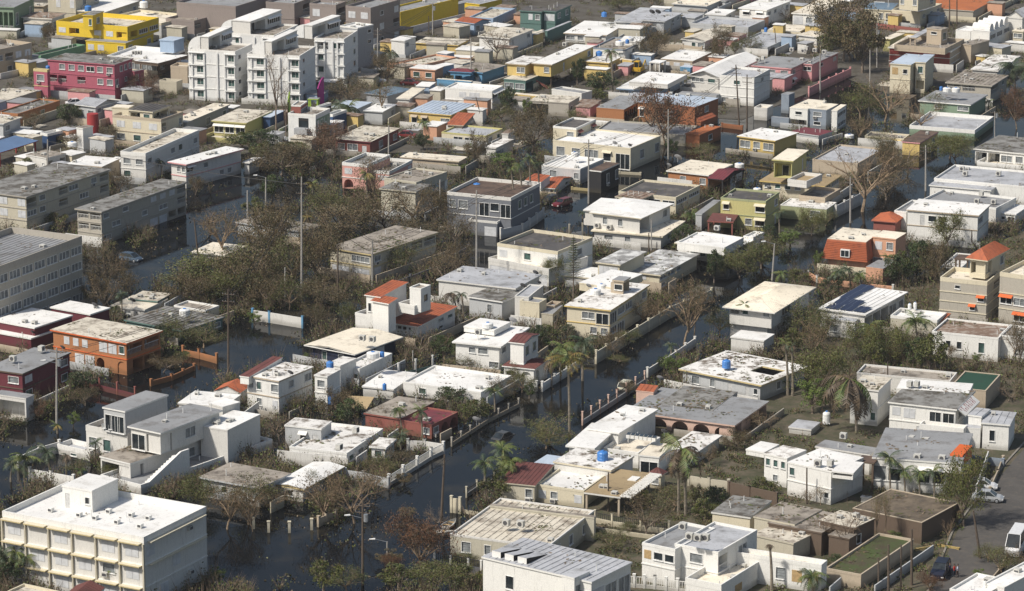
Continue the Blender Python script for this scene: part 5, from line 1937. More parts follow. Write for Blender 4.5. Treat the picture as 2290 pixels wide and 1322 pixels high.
# tile a3
H('white L shaped roof house with maroon courtyard walls',
  B('a3', (-120, 402), (262, 442), (442, 384), 560, 'mar', 'w', F='', S='..', ov=.15, trim='w', rot=32),
  B('a3', (-60, 330), (292, 352), (618, 214), 3.6, 'mar', 'w', F='', S='....', ov=.15, trim='w', rot=33),
  B('a3', (420, 190), (762, 238), (932, 184), 3.65, 'mar', 'w', F='', S='..', ov=.15, trim='w', rot=33), rot=31)
H('orange two storey house with corner porches and debris roof',
  B('a3', (420, 366), (1068, 484), (1378, 374), 762, 'or', 'crd', F='.sss.SSL|..SSA.A', S='oo|OO', ov=.35, trim='trimo'), rot=33)
H('maroon two storey house with grey roof at the left edge',
  B('a3', (-130, 682), (190, 740), (602, 552), 1000, 'mar', 'g', F='.w|..', S='s..w|L..L', ov=.2, trim='brn'),
  B('a3', (-60, 905), (218, 948), (290, 915), 1150, 'w2', 'g', F='O', S='', ov=.05), rot=33)
H('dark green house with collapsed grey board roof and white tank',
  B('a3', (1045, 262), (1540, 378), (1900, 250), 480, 'teal', 'gd', F='..o.', S='Lw.w', ov=.3, litter=4, tin=True), rot=33)
H('teal walled house with pale broken roof below the dark trees', B('a3', (1082, 100), (1330, 128), (1452, 58), 215, 'teal', 'crd', F='...', S='.'), B('a3', (925, 184), (1222, 200), (1420, 118), 270, 'w2', 'cr', F='.w.', S='..', ov=.2), rot=31)
H('low cream parapet roof behind the white tank', B('a3', (1470, 150), (1735, 205), (1850, 158), 300, 'cr', 'tnd', F='...', S='..', ty='p', par=.3, trim='w'), rot=31)
H('large white and grey modern house with open corner decks and ramp wall',
  B('a4', (840, 192), (1100, 244), (1900, -30), 425, 'w2', 'tnd', F='O', S='O...w..', ov=.1, trim='w'),
  B('a4', (850, 345), (1190, 425), (2300, 40), 505, 'w2', 'g', F='', S='', ty='p', par=.5, trim='w'),
  B('a3', (1075, 1168), (1356, 1242), (1882, 1040), 6.6, 'w2', 'g', F='DO', S='O.W..', z0=3.4, ov=.35, trim='w', litter=.1),
  B('a3', (862, 1010), (1056, 1058), (1425, 912), 7.6, 'wg', 'g', F='D', S='.', z0=4.2, ov=.15, trim='w', litter=.1),
  B('a3', (1690, 1172), (1922, 1216), (2200, 1077), 1520, 'w2', 'w', F='', S='..', ov=.05),
  B('a3', (1760, 985), (1880, 1020), (2030, 985), 6.0, 'w2', 'w', F='', S='', z0=3.0, ov=.05),
  B('a3', (725, 1175), (1075, 1240), (1250, 1170), 4.4, 'w2', 'tnd', F='wL.', S='', ty='p', par=.8), rot=30)
P, rot, w, d, z1, loc, rz = ALLB[-1][1][1]
m = MB()
wm_ = wall_mat('w')
ya, yb, yc, zt_ = d * .06, d * .30, d * .36, z1 + 2.7
pf = [(ya, z1), (yb, zt_), (yc, zt_), (yc, .3), (ya, .3)]
for xx, o_ in ((.05, 1), (-.25, -1)):
    m.face([(xx, a, b_) for a, b_ in (pf if o_ > 0 else pf[::-1])], wm_)
for a, b_ in zip(pf, pf[1:]):
    m.face([(-.25, a[0], a[1]), (.05, a[0], a[1]), (.05, b_[0], b_[1]), (-.25, b_[0], b_[1])], wm_)
PART(ALLB[-1][0], 'stair_wall', m, loc, rz)
m = MB()
for k in range(12):
    f = (k + .5) / 12
    m.box(-1.3, -.25, ya + (yb - ya) * k / 12, ya + (yb - ya) * (k + 1) / 12, z1 - .5, z1 + (zt_ - z1) * f - .6, wm_)
PART(ALLB[-1][0], 'stair', m, loc, rz)
H('white garden block with slanting white wall in front of the deck house', B('a4', (482, 62), (760, 140), (880, 90), 225, 'w2', 'gw', F='.L.', S='', ty='p', par=.7, trim='w'), rot=30)
H('long low white roofs joining the deck house to the lane', B('a3', (1500, 985), (1892, 1020), (2036, 905), 1180, 'w2', 'w', F='', S='..', ov=.15), rot=30)
H('small orange tiled lean to beside the debris roofed white house', B('a3', (1805, 866), (2030, 904), (2120, 800), 1000, 'w', 'tile', F='', S='', ty='g', rise=.9, ov=.1), rot=30)
# tile b3
H('white two storey house with debris covered roof and maroon side roof',
  B('b3', (-45, 772), (240, 802), (536, 690), 1085, 'w', 'wd', F='wL.W|.w.s', S='.w.W|....', ov=.2, trim='tan'),
  B('b3', (535, 732), (650, 764), (765, 690), 1040, 'w', 'wd', F='w|.', S='.|.', ov=.1),
  B('b3', (-95, 745), (-12, 768), (272, 622), 5.2, 'w', 'tiled', F='', S='', z0=4.0, ty='s', rise=.5, ov=.1), rot=33)
H('navy blue house with wide pale bent roof', B('b3', (450, 486), (880, 578), (1292, 424), 740, 'navy', 'cr', F='.L.w.', S='..S.', ty='g', rise=.45, ov=.9, trim='w'), rot=33)
H('tall white box house with tank on its corner roof', B('b3', (760, 688), (920, 698), (1196, 574), 845, 'w', 'wd', F='.L', S='', ty='p', par=.35), B('b3', (640, 655), (760, 672), (900, 610), 4.0, 'w', 'wd', F='', S='', ov=.1), rot=30)
vi, _ = H('white villa with bright orange tiled roofs and white cube tower',
          B('b3', (1130, 288), (1416, 344), (1752, 190), 475, 'w', 'tile', F='.KKKk.|......', S='..wL|..k.', ty='s', rise=.55, ov=.35, trim='w'),
          B('b3', (885, 212), (1078, 258), (1180, 218), 400, 'w', 'tnd', F='...', S='.', ty='p', par=.5),
          B('b3', (1010, 88), (1168, 150), (1250, 105), 7.2, 'w', 'tile', F='', S='', z0=2.5, ty='s', rise=.4, ov=.3),
          B('b3', (960, 70), (1100, 92), (1335, -10), 7.6, 'w', 'tile', F='k.', S='', z0=3.2, ty='s', rise=.5, ov=.25),
          B('b3', (1345, 8), (1440, 22), (1522, -12), 8.6, 'w', 'tnd', F='', S='k', z0=4.8, ty='p', par=.25),
          B('b3', (1250, 100), (1385, 165), (1520, 105), 5.9, 'w', 'tnd', F='', S='', z0=4.4, ty='p', par=.6))
H('white two storey house with arched tiled porch and rooftop tank',
  B('b3', (1702, 470), (2116, 512), (2360, 350), 740, 'w', 'w', F='.wW.|...W', S='w..|...', ov=.45, trim='w'),
  B('c3', (62, 472), (200, 486), (332, 405), 840, 'w', 'tiled', F='.|.', S='LL|..', ty='G', rise=.5, ov=.25),
  B('c3', (8, 668), (286, 702), (412, 610), 2.9, 'w', 'tiled', F='AA', S='A.', z0=-.3, ty='h', rise=.5, ov=.25),
  B('b3', (1800, 335), (2060, 372), (2200, 300), 5.3, 'w', 'w', F='', S='', z0=4.4, ov=.05))
H('long white flat roofed house with plain walls and low side roofs',
  B('b3', (1290, 788), (1946, 896), (2202, 742), 1010, 'w', 'w', F='.L..w.', S='.WW.', ty='p', par=.3, trim='w'),
  B('b3', (940, 826), (1210, 872), (1410, 715), 960, 'w2', 'w', F='..', S='', ov=.15))
H('brick red house with arched porch and white clutter on its roof',
  B('b3', (1270, 1146), (1530, 1172), (1752, 1072), 1290, 'brick', 'mar', F='..w', S='wAA', ty='p', par=.2, trim='brick', litter=3),
  B('b3', (955, 1085), (1268, 1120), (1560, 985), 1250, 'brick', 'tnd', F='...', S='', ov=.2, litter=3))
H('white bungalow with heavy debris on its roof and bay of louvres',
  B('b4', (330, 112), (814, 156), (1120, -42), 270, 'w', 'wd', F='L.w.D', S='LwL.', ty='p', par=.3, trim='w'),
  B('b4', (1000, 92), (1146, 112), (1236, 28), 240, 'w', 'wd', F='L', S='W', ov=.3))
H('grey white shed house left of the debris covered bungalow', B('b3', (285, 1152), (600, 1205), (690, 1122), 1400, 'wg', 'wd', F='.hd', S='', ov=.1, trim='w'))
# tile c3/d3
H('rambling house with courtyard opening and peeling yellow edged roof',
  B('c3', (1500, 668), (2200, 838), (2603, 660), 990, 'wg', 'wd', F='.W.w.d.dk', S='..w...', ov=.5, trim='trimy', hole=(.62, .90, .42, .68), litter=5), rot=33)
H('grey roofed house with row of pink arches',
  B('c3', (1045, 1042), (1976, 1178), (2268, 960), 1300, 'pk', 'g', F='AAAAA', S='O.OO', ov=.3, trim='pk', litter=2.5),
  B('c3', (1330, 985), (1790, 1052), (2000, 880), height_over('c3', 1976, 1178, 1300) + .05, 'g', 'gd', F='', S='', z0=1.5, ov=.01, litter=5),
  B('c3', (1140, 868), (1290, 895), (1330, 850), 2.6, 'pk', 'tile', F='', S='', ty='s', rise=.4, ov=.05))
H('sprawling white villa with sloping roofs and row of skylights',
  B('c4', (545, 108), (792, 118), (1010, -60), 3.4, 'w', 'w', F='KK', S='', ov=.4, z0=-.3),
  B('c3', (720, 1150), (1000, 1240), (1330, 1150), 3.7, 'w', 'w', F='', S='', ov=.3, rot=27),
  B('c4', (862, 112), (1162, 152), (1345, 20), 290, 'w', 'cr', F='..', S='', ty='p', par=.45),
  B('c4', (1165, 168), (1340, 188), (1450, 80), 2.9, 'w', 'cr', F='D', S='', ov=.1),
  B('c4', (1340, 150), (1600, 190), (1872, 2), 300, 'w', 'wd', F='', S='...', ov=.35))
vr = ALLB[-1][0]
for k in range(7):
    a, b_ = at('c3', 1075 + 36 * k, 1240 + 4.5 * k, 4.0), at('c3', 1058 + 36 * k, 1262 + 4.5 * k, 4.0)
    c_ = a + (at('c3', 1105, 1243, 4.0) - at('c3', 1075, 1240, 4.0))
    d_ = b_ + (c_ - a)
    u = Vector((0, 0, .12))
    m = MB()
    q = [p - vr.location + u for p in (b_, d_, c_, a)]
    m.face(q, M_GLASS)
    for i in range(4):
        m.face([q[i] - Vector((0, 0, .5)), q[(i + 1) % 4] - Vector((0, 0, .5)), q[(i + 1) % 4], q[i]], wall_mat('w'))
    PART(vr, 'skylight', m)
yl, _ = H('yellow house with white flaking roof red roofed wing and blue tank',
          B('c4', (300, 422), (702, 474), (912, 325), 625, 'cr', 'w', F='sa.s', S='', ty='p', par=.3, trim='cr', litter=2),
          B('c4', (440, 262), (932, 302), (1128, 205), 3.4, 'w2', 'wd', F='....', S='...', ov=.15, trim='cr'),
          B('c4', (-20, 422), (292, 432), (450, 300), 600, 'cr2', 'tiled', F='..a', S='', ty='s', rise=.4, ov=.2))
H('carport with mustard board roof and toothed white edge', B('c4', (702, 492), (1010, 528), (1275, 330), 2.9, 'tan', 'tan', open_=True, ov=.15, trim='w2', litter=.1), name='carport', cat='carport')
cp_ = ALLB[-1][0]
P, rot, w, d, z1, loc, rz = ALLB[-1][1][0]
for k in range(18):
    m = MB()
    y = d * (k + .5) / 18
    m.box(-.2, 1.5, y - .09, y + .09, z1 - .05, z1 + .12, wall_mat('w'))
    PART(cp_, 'pergola_slat', m, loc, rz)
m = MB()
m.box(-w * .35, -w * .12, d * .62, d * .78, z1, z1 + .12, wall_mat('w'))
PART(cp_, 'roof_light', m, loc, rz)
H('small garden pavilion with red tiled hip roof', B('c4', (1235, 300), (1360, 345), (1412, 290), 470, 'cr', 'tiled', F='w', S='', ty='h', rise=.7, ov=.3), name='pavilion', cat='pavilion')
H('light metal canopy above the red roofed wing', B('c4', (275, 218), (430, 262), (545, 172), 2.8, 'w2', 'lbl', open_=True, ov=.1), name='canopy', cat='canopy')
H('broad cream house with hipped ribbed roof and lower white porch roof',
  B('d3', (-283, 182), (162, 228), (512, 14), 5.2, 'w2', 'cr', F='oL.w|..', S='.K..', z0=2.4, ty='h', rise=.9, ov=.9, tin=True),
  B('d3', (-220, 290), (100, 330), (330, 200), 2.7, 'w2', 'w', F='....', S='..k.', ov=.1),
  B('d3', (-215, 400), (70, 462), (160, 380), 2.3, 'w2', 'w', F='', S='', ov=.1))
so, soo = H('white ribbed roof house with dark blue solar panels',
            B('d3', (520, 180), (930, 242), (1288, 45), 440, 'w2', 'w', F='.w..', S='OOOWw', ov=.4, tin=True),
            B('d3', (600, 285), (842, 300), (940, 235), 2.9, 'w2', 'gw', F='w.', S='', ov=.1))
P, rot, w, d, z1, loc, rz = soo[0]
for (a, b_, c, e) in ((.05, .33, .45, .72), (.03, .32, .74, .99), (.12, .42, .22, .42), (.36, .62, .24, .42), (.14, .40, .02, .20), (.42, .68, .03, .21), (.70, .93, .04, .22)):
    m = MB()
    x0_, x1_ = -w + w * a, -w + w * b_
    m.face([(x0_, d * c, z1 + .12), (x1_, d * c, z1 + .12), (x1_, d * e, z1 + .30), (x0_, d * e, z1 + .30)], roof_mat('solar'))
    k = max(2, int((x1_ - x0_) / 1.0))
    for i in range(k + 1):
        xx = x0_ + (x1_ - x0_) * i / k
        m.face([(xx - .02, d * c, z1 + .13), (xx + .02, d * c, z1 + .13), (xx + .02, d * e, z1 + .31), (xx - .02, d * e, z1 + .31)], M_METAL)
    PART(so, 'solar_panel', m, loc, rz)
H('white annex with roof tray of cylinders beside the sand grey villa', B('d3', (1140, 216), (1532, 288), (1612, 188), 430, 'gcr', 'w', F='....', S='', ty='p', par=.45, trim='w', rot=24), B('d3', (1540, 300), (1560, 310), (1650, 250), 2.0, 'gt', 'tile', F='', S='', z0=1.4, ty='s', rise=.5))
H('white single storey house with brown littered roof and framed doors', B('d3', (1490, 412), (2050, 438), (2170, 370), 645, 'w', 'rst', F='.kk.L.', S='', ty='p', par=.3, litter=3), B('d3', (2058, 432), (2330, 440), (2420, 380), 650, 'w', 'tnd', F='...', S='', ty='p', par=.3))
H('dark green sports court roof with pale line', B('d3', (1640, 834), (1945, 882), (2068, 720), 3.0, 'tan', 'grn', F='', S='', ty='p', par=.12, trim='tan'), name='court_roof', cat='roof deck')
H('old white two storey house overgrown beside the broken coconut palm',
  B('d3', (792, 850), (1040, 882), (1152, 768), 1190, 'w', 'crd', F='.k.|..L', S='..|..', ov=.15, litter=4),
  B('d3', (855, 742), (1640, 802), (1700, 750), 2.9, 'w2', 'tnd', F='', S='', ty='p', par=.3, litter=3))
ce, ceo = H('white house with glazed upper balcony and red lettered roof panel',
            B('d3', (1115, 1000), (1700, 1042), (1858, 915), 1330, 'w', 'gd', F='sS.DD|..ggg', S='w.|..', ov=.25, trim='w'),
            B('d3', (1190, 868), (1800, 905), (1838, 840), 5.0, 'w', 'w', F='', S='', z0=4.0, ov=.05),
            B('d3', (1385, 1175), (1755, 1205), (1785, 1190), 3.2, 'w', 'cr', F='', S='', z0=2.1, ty='p', par=.8))
P, rot, w, d, z1, loc, rz = ceo[0]
m = MB()
m.face([(-.1, .4, z1 + .02), (1.2, .4, z1 - .9), (1.2, d * .8, z1 - .9), (-.1, d * .8, z1 + .02)][::1], wall_mat('w'))
m.face([(-.1, .4, z1 - .10), (1.2, .4, z1 - 1.02), (1.2, d * .8, z1 - 1.02), (-.1, d * .8, z1 - .10)][::-1], wall_mat('w'))
pn = PART(ce, 'roof_sign_panel', m, loc, rz)
rg = random.Random(5)
m = MB()        # weathered red and violet brush lettering, unreadable in the photograph
for i in range(9):
    y0_ = .8 + i * (d * .8 - 1.4) / 9
    for s0, s1 in ((.15, .45), (.5, .8)):
        if rg.random() < .8:
            q = lambda u, y: (-.1 + 1.3 * u, y, z1 + .05 - .92 * u)
            dx = rg.uniform(-.12, .2)
            m.face([q(s0, y0_), q(s1, y0_ + dx), q(s1, y0_ + dx + .16), q(s0, y0_ + .16)], wall_mat('red'))
            if rg.random() < .5:
                m.face([q(s0, y0_), q(s0 + .07, y0_), q(s0 + .07, y0_ + .42), q(s0, y0_ + .42)], wall_mat('red'))
PART(pn, 'lettering', m)
H('white annex with ribbed grey roofs stepping down the slope',
  B('d3', (1905, 1146), (2150, 1172), (2205, 1050), 1400, 'w', 'gw', F='.K..', S='..', ov=.2, tin=True),
  B('d3', (1790, 1010), (1910, 1100), (1985, 950), 4.4, 'w', 'gw', F='', S='', z0=-.3, ov=.1, tin=True),
  B('d3', (1765, 1180), (1900, 1200), (1910, 1140), 3.0, 'w', 'gw', F='', S='', ov=.02))
H('small grey slab roof in the yard below the olive tree', B('d3', (275, 1182), (470, 1212), (548, 1142), 1270, 'w2', 'gw', F='', S='', ov=.1), name='shed', cat='shed')
# tile a4
wb, wo = H('big white three storey building with cream ledges and rooftop stair room',
           B('a4', (20, 640), (1213, 866), (1740, 600), 9.2, 'w2', 'w', F='s.s.ss|ssssas|..sss.', S='s..v.|..s..|.s.v.', ty='p', par=.75, trim='w', rot=28.5, litter=.15),
           B('a4', (520, 430), (777, 474), (1000, 354), 11.3, 'w', 'w', F='d.k', S='.', z0=8.3, ov=.06, rot=28.5), name='office_building', cat='building')
P, rot, w, d, z1, loc, rz = wo[0]
for row in range(3):
    zz = (z1 - .75) * (3 - row) / 3 - .05
    for c in range(6):
        m = MB()
        x0_ = -w + w * c / 6 + .12
        m.box(x0_, x0_ + w / 6 - .4, -.75, 0, zz - .14, zz, wall_mat('trimy'), wall_mat('cr'))
        PART(wb, 'ledge', m, loc, rz)
    m = MB()
    m.box(0, .55, d * .06, d * .95, zz - .12, zz, wall_mat('cr'))
    if row < 2:
        PART(wb, 'ledge', m, loc, rz)
for c in range(7):
    m = MB()
    x0_ = -w + w * c / 6 - .1
    m.box(x0_ - .02, x0_ + .20, -.30, 0, .2, z1 - .9, wall_mat('cr2'))
    PART(wb, 'pilaster', m, loc, rz)
H('tan shingle roofed house with white bent roof standing in water',
  B('a4', (1675, 346), (2196, 452), (2460, 320), 625, 'wg', 'tnd', F='.k.w', S='.', ov=.5, litter=1),
  B('b4', (178, 424), (452, 464), (800, 270), 580, 'w2', 'w', F='.K.', S='.O', ty='g', rise=.35, ov=.35, trim='trimy', litter=.1))
H('cream roof and rubble at the lower left corner', B('a4', (62, 1322), (420, 1400), (560, 1335), 3.4, 'cr', 'crd', F='', S='', ty='p', par=.3), B('a4', (520, 1340), (760, 1400), (888, 1262), 3.8, 'w', 'tiled', F='', S='', ty='g', rise=.8, ov=.1))
# tile c4
H('long low house with ribbed grey cream roof and sunken court',
  B('b4', (1688, 838), (2505, 950), (2905, 640), 1150, 'gcr', 'crd', F='.W.w.W.ww', S='DD.w.w.', ty='p', par=.25, trim='w2', tin=True, litter=1.5),
  B('b4', (2020, 560), (2905, 700), (2920, 650), 3.3, 'gcr', 'tnd', F='', S='', ov=.05))
H('white modern house with grey boarded roof and three skylight ramps',
  B('c4', (-165, 1076), (768, 1246), (1112, 1100), 5.6, 'w', 'gw', F='.k...W', S='SWW', ov=.15, tin=True, trim='w'),
  B('c4', (510, 1192), (622, 1212), (752, 1170), 6.1, 'w', 'gw', F='.', S='W', z0=2.0, ov=.05))
P, rot, w, d, z1, loc, rz = ALLB[-1][1][0]
for k in range(3):
    m = MB()
    xa = -w + 1.0 + k * 1.9
    m.face([(xa, .8, z1 + .75), (xa + 1.3, .8, z1 + .75), (xa + 1.3, 5.2, z1 + .05), (xa, 5.2, z1 + .05)], roof_mat('gw'))
    m.face([(xa, .8, z1), (xa + 1.3, .8, z1), (xa + 1.3, .8, z1 + .75), (xa, .8, z1 + .75)], wall_mat('w'))
    m.face([(xa + 1.3, .8, z1), (xa + 1.3, 5.2, z1), (xa + 1.3, 5.2, z1 + .05), (xa + 1.3, .8, z1 + .75)], M_DARK)
    m.face([(xa, .8, z1), (xa, .8, z1 + .75), (xa, 5.2, z1 + .05), (xa, 5.2, z1)], M_DARK)
    PART(ALLB[-1][0], 'skylight_ramp', m, loc, rz)
H('white cubic two storey house with picture windows and open corner',
  B('c4', (1470, 915), (1836, 992), (2165, 800), 1330, 'w', 'gw', F='.W.|...', S='O.W.|....', ty='p', par=.3, trim='w', litter=.3),
  B('c4', (1195, 930), (1472, 968), (1810, 800), 5.0, 'w', 'g', F='bKK|...', S='', z0=None, ty='p', par=.35, trim='w'),
  B('c4', (1560, 1222), (1862, 1268), (2245, 1040), 2.9, 'w', 'cr', F='', S='.b.w', ty='p', par=.8, trim='w'))
H('cream wedge shaped house behind the green hedge', B('c4', (1775, 708), (2110, 700), (2290, 575), 2.9, 'cr', 'gd', F='..', S='..', ov=.15, rot=25, trim='w2'))
# tile d4
H('large white villa in stepped cubes with balcony and brown pergola',
  B('d4', (268, 212), (640, 312), (912, 226), 600, 'w', 'w', F='L....|....k', S='.', ov=.05, litter=1.5),
  B('d4', (640, 300), (826, 326), (914, 228), 4.9, 'w', 'w', F='O|', S='', z0=3.9, ov=.1),
  B('d4', (70, 96), (266, 200), (430, 100), 455, 'w', 'wd', F='LLL|.w.', S='', ov=.05),
  B('d4', (-85, 88), (72, 150), (200, 60), 3.9, 'w', 'w', F='', S='', z0=3.1, ov=.05),
  B('d4', (850, 212), (1002, 240), (1052, 175), 4.2, 'brn', 'br', open_=True, ov=.1))
H('long white wall house with grey patched roof and orange corner',
  B('d4', (982, 218), (1742, 244), (1836, 78), 520, 'w', 'g', F='WH.HHH', S='..', hood='w', ov=.1, trim='w', litter=.8),
  B('d4', (500, 30), (965, 170), (1050, 60), 3.0, 'w2', 'g', F='', S='', ov=.1),
  B('d4', (1640, 158), (1748, 178), (1830, 82), height_over('d4', 1742, 244, 520) + .25, 'trimo', 'orc', F='', S='', z0=3.2, ov=.02, litter=0))
H('white terrace house with low pillars and boarded windows at the bottom', B('d4', (-260, 945), (555, 1100), (602, 1030), 1345, 'w', 'cr', F='...wbb', S='..', ty='p', par=.5, trim='w'))
H('brown angular concrete house behind bare trunks',
  B('d4', (530, 742), (832, 790), (1012, 758), 1035, 'brn', 'crd', F='.oo', S='k.', ov=.1),
  B('d4', (100, 760), (560, 830), (800, 700), 3.2, 'brn', 'tnd', F='', S='', ov=.1, litter=4),
  B('d4', (610, 860), (792, 880), (860, 850), 3.0, 'brn', 'tnd', F='', S='', ov=.1), name='house')
H('rubble littered flat roof with white skylight frames', B('d4', (-20, 700), (330, 760), (560, 640), 3.4, 'cr2', 'tnd', F='...', S='..', ov=.1, litter=5), B('d4', (-30, 820), (320, 920), (500, 820), 2.6, 'cr2', 'crd', F='', S='', ov=.1))
H('raised dirt yard on a tall brown retaining wall', B('d4', (820, 660), (1405, 742), (1720, 600), 930, 'brn', 'dirt', F='', S='', ty='p', par=.08, trim='tan', litter=2), name='terrace', cat='terrace')
H('raised garden bed inside a tan wall at the corner', B('d4', (590, 1112), (890, 1182), (1332, 872), 1312, 'tan', 'grass', F='', S='', ty='p', par=.3, trim='tan', litter=4), name='garden_terrace', cat='terrace')
H('white roofs with sinuous edge at the lower right corner', B('d4', (1640, 1322), (1925, 1362), (2150, 1240), 3.6, 'w', 'w', F='', S='', ty='p', par=.3, trim='w'), B('d4', (1930, 1260), (2100, 1290), (2600, 1160), 3.9, 'w', 'w', F='', S='', ty='p', par=.2, trim='w'))
# ------------------------------------------------------------------ garden walls and fences
fence('b3', [(18, 202), (160, 222), (440, 268)], 1.7, 'white garden wall with bright blue posts standing in dark water', 'wall', 'w2', 'blue', every=7)
fence('b4', [(1168, 350), (1525, 125), (1630, 75)], 1.5, 'white picket fence with square posts along the flooded street', 'picket', 'w2', 'w', every=4)
fence('b4', [(1630, 80), (1470, 55), (1330, 50)], 1.4, 'short white garden wall turning off the picket fence', 'wall', 'w2', every=6)
fence('b4', [(1165, 375), (960, 320), (800, 300)], 1.3, 'pale garden wall behind the tangled bare trees', 'wall', 'wg', every=5)
fence('c3', [(805, 555), (1060, 400), (1430, 175), (1780, 30)], 1.9, 'long grey white garden wall lined with posts beside the cream house', 'wall', 'gcr', 'cr', every=4)
fence('c3', [(350, 820), (560, 690), (660, 620)], 1.3, 'low white wall beside the palms and the arched porch', 'wall', 'w', every=4)
fence('c3', [(300, 815), (90, 790)], 1.3, 'white wall below the arched porch', 'wall', 'w', every=4)
fence('c3', [(690, 1090), (980, 900), (1215, 745)], 1.5, 'pink posted fence with wire mesh by the half sunk car', 'mesh', 'wg', 'pk', every=3.2, post_h=.5)
fence('c3', [(1240, 700), (1480, 550), (1640, 440)], 1.3, 'thin white wall running up to the courtyard house', 'wall', 'w2', every=5)
fence('a3', [(602, 735), (840, 790), (1140, 865)], 1.6, 'maroon garden wall with grey mesh panels in front of the orange house', 'mesh', 'mar', 'brick', every=3.4)
fence('a3', [(1275, 800), (1450, 755), (1640, 670)], .8, 'low orange wall broken in two beside the flooded street', 'wall', 'or', every=4)
fence('a3', [(1545, 535), (1680, 560), (1830, 600)], 1.0, 'low orange wall with stub posts beside the wooden pole', 'wall', 'or', every=4, post_h=.6)
fence('a4', [(150, 190), (330, 110), (500, 60)], 1.6, 'white perimeter wall climbing behind the drooping palms', 'wall', 'w2', every=5)
fence('a4', [(250, 290), (430, 320), (620, 355)], 1.7, 'white garden wall in front of the drooping palms', 'wall', 'w', every=5)
fence('c4', [(795, 655), (940, 685), (1180, 720), (1420, 750)], 1.5, 'cream frame fence of broad rails round the bare yard', 'mesh', 'cr', 'cr', every=4.5)
fence('c4', [(760, 775), (1000, 810), (1290, 850)], .6, 'low cream kerb wall inside the bare yard', 'wall', 'cr', every=8, post_h=.0)
fence('c4', [(1590, 345), (1760, 375), (1925, 395)], 1.5, 'pale pierced block wall beside the shaggy palm', 'wall', 'cr2', every=5)
fence('c4', [(1928, 398), (2100, 440), (2330, 490)], 2.6, 'tall brown boundary wall behind the hedge', 'wall', 'brn', every=9, post_h=0)
fence('b4', [(1698, 535), (1770, 545)], 2.0, 'cream gate pier wall by the leaning pole', 'wall', 'cr', every=3)
fence('b4', [(1770, 628), (1990, 665)], .5, 'low yellow wall running out of the cream gate pier', 'wall', 'cr', every=9, post_h=0)
fence('b4', [(1825, 460), (1915, 400), (2060, 330)], 1.2, 'wire fence with yellow posts near the green palms', 'mesh', 'g', 'cr2', every=5, post_h=.3)
fence('b4', [(575, 705), (640, 680), (720, 655)], 1.2, 'stub of tan wall leaning by the bare tree', 'wall', 'tan', every=5)
fence('b4', [(1555, 990), (1690, 1020), (1840, 1045), (1950, 1065)], 1.9, 'white pergola like frame fence below the ribbed roof house', 'mesh', 'dg', 'w', every=2.3, post_h=.0)
fence('c4', [(1040, 1190), (1300, 1210), (1590, 1245)], 1.5, 'white slatted pergola beam between the two modern houses', 'picket', 'w2', 'w', every=1.4)
fence('d1', [(450, 742), (620, 660), (800, 578)], 1.9, 'salmon pink boundary wall by the dark street', 'wall', 'lp', every=5)
fence('d1', [(980, 190), (1170, 215), (1380, 240)], 1.4, 'rust red wall under the cream three storey house', 'wall', 'brick', every=6, post_h=0)
fence('c1', [(1870, 1040), (2040, 1062)], .9, 'short orange wall reaching into the flooded lane', 'wall', 'or2', every=5, post_h=0)
fence('c1', [(1660, 1160), (1775, 1170)], .7, 'pale yellow wall end at the flooded lane', 'wall', 'cr', every=5, post_h=0)
fence('c2', [(1140, 1600 / 99), (1700, -10)], .8, 'broken grey kerb wall behind the tan house', 'wall', 'wg', every=9, post_h=0) if False else None
fence('c2', [(602, 372), (740, 385)], .5, 'low yellow kerb wall in front of the tiled cottage', 'wall', 'trimy', every=9, post_h=0)
fence('c2', [(1000, 240), (1180, 250)], .5, 'low cream kerb wall beside the black timber extension', 'wall', 'cr', every=9, post_h=0)
fence('c2', [(0, 730), (180, 690), (360, 560)], 1.7, 'curving white capped wall round the dark grey house', 'wall', 'wg', 'w2', every=4)
fence('c2', [(580, 700), (690, 690)], 2.4, 'grey gate frame beside the hipped roof house', 'mesh', 'wg', 'cr2', every=3)
fence('d2', [(600, 520), (680, 530), (885, 425)], 2.2, 'tall white block wall with pillars by the fan shaped bare tree', 'wall', 'wg', 'w2', every=3.5)
fence('d2', [(450, 1090), (520, 1130), (620, 1150), (1160, 1210)], 1.0, 'long low peach and white wall in front of the mansard house', 'wall', 'peach', 'w2', every=6)
fence('d2', [(375, 895), (420, 1040)], 1.0, 'rust red sheet barrier in the flooded street', 'wall', 'brick', every=9, post_h=0) if False else None
fence('d4', [(1360, 960), (1480, 940)], .35, 'yellow timber beam lying at the foot of the brown wall', 'wall', 'y', every=20, post_h=-.1)
fence('d4', [(1550, 925), (1710, 952)], .35, 'second yellow timber beam lying beside the road', 'wall', 'y', every=20, post_h=-.1)
fence('d4', [(1960, 1250), (2060, 1130), (2120, 1010)], .7, 'pale low wall among the dry grass by the road', 'wall', 'tan', every=9, post_h=0)
fence('d4', [(1980, 445), (2045, 300), (2090, 180)], .8, 'tan kerb wall along the dusty verge', 'wall', 'tan', every=9, post_h=0)
fence('d4', [(1825, 175), (2090, 205)], 1.2, 'slate grey wall next to the orange roof corner', 'wall', 'bg', every=9, post_h=0)
fence('b1', [(940, 575), (1060, 590)], 1.5, 'grey yard wall at the foot of the apartments', 'wall', 'wg', every=6, post_h=0)
fence('b1', [(1490, 752), (1640, 765)], 2.0, 'white slatted yard wall left of the white cube house', 'wall', 'w2', every=3)
fence('c1', [(1340, 370), (1540, 380), (1700, 400)], 1.6, 'taupe yard wall with pillars behind the white roofs', 'wall', 'tan', every=6)
fence('c1', [(30, 830), (230, 860)], 1.4, 'grey yard wall above the raw concrete cube house', 'wall', 'wg', every=6, post_h=0)
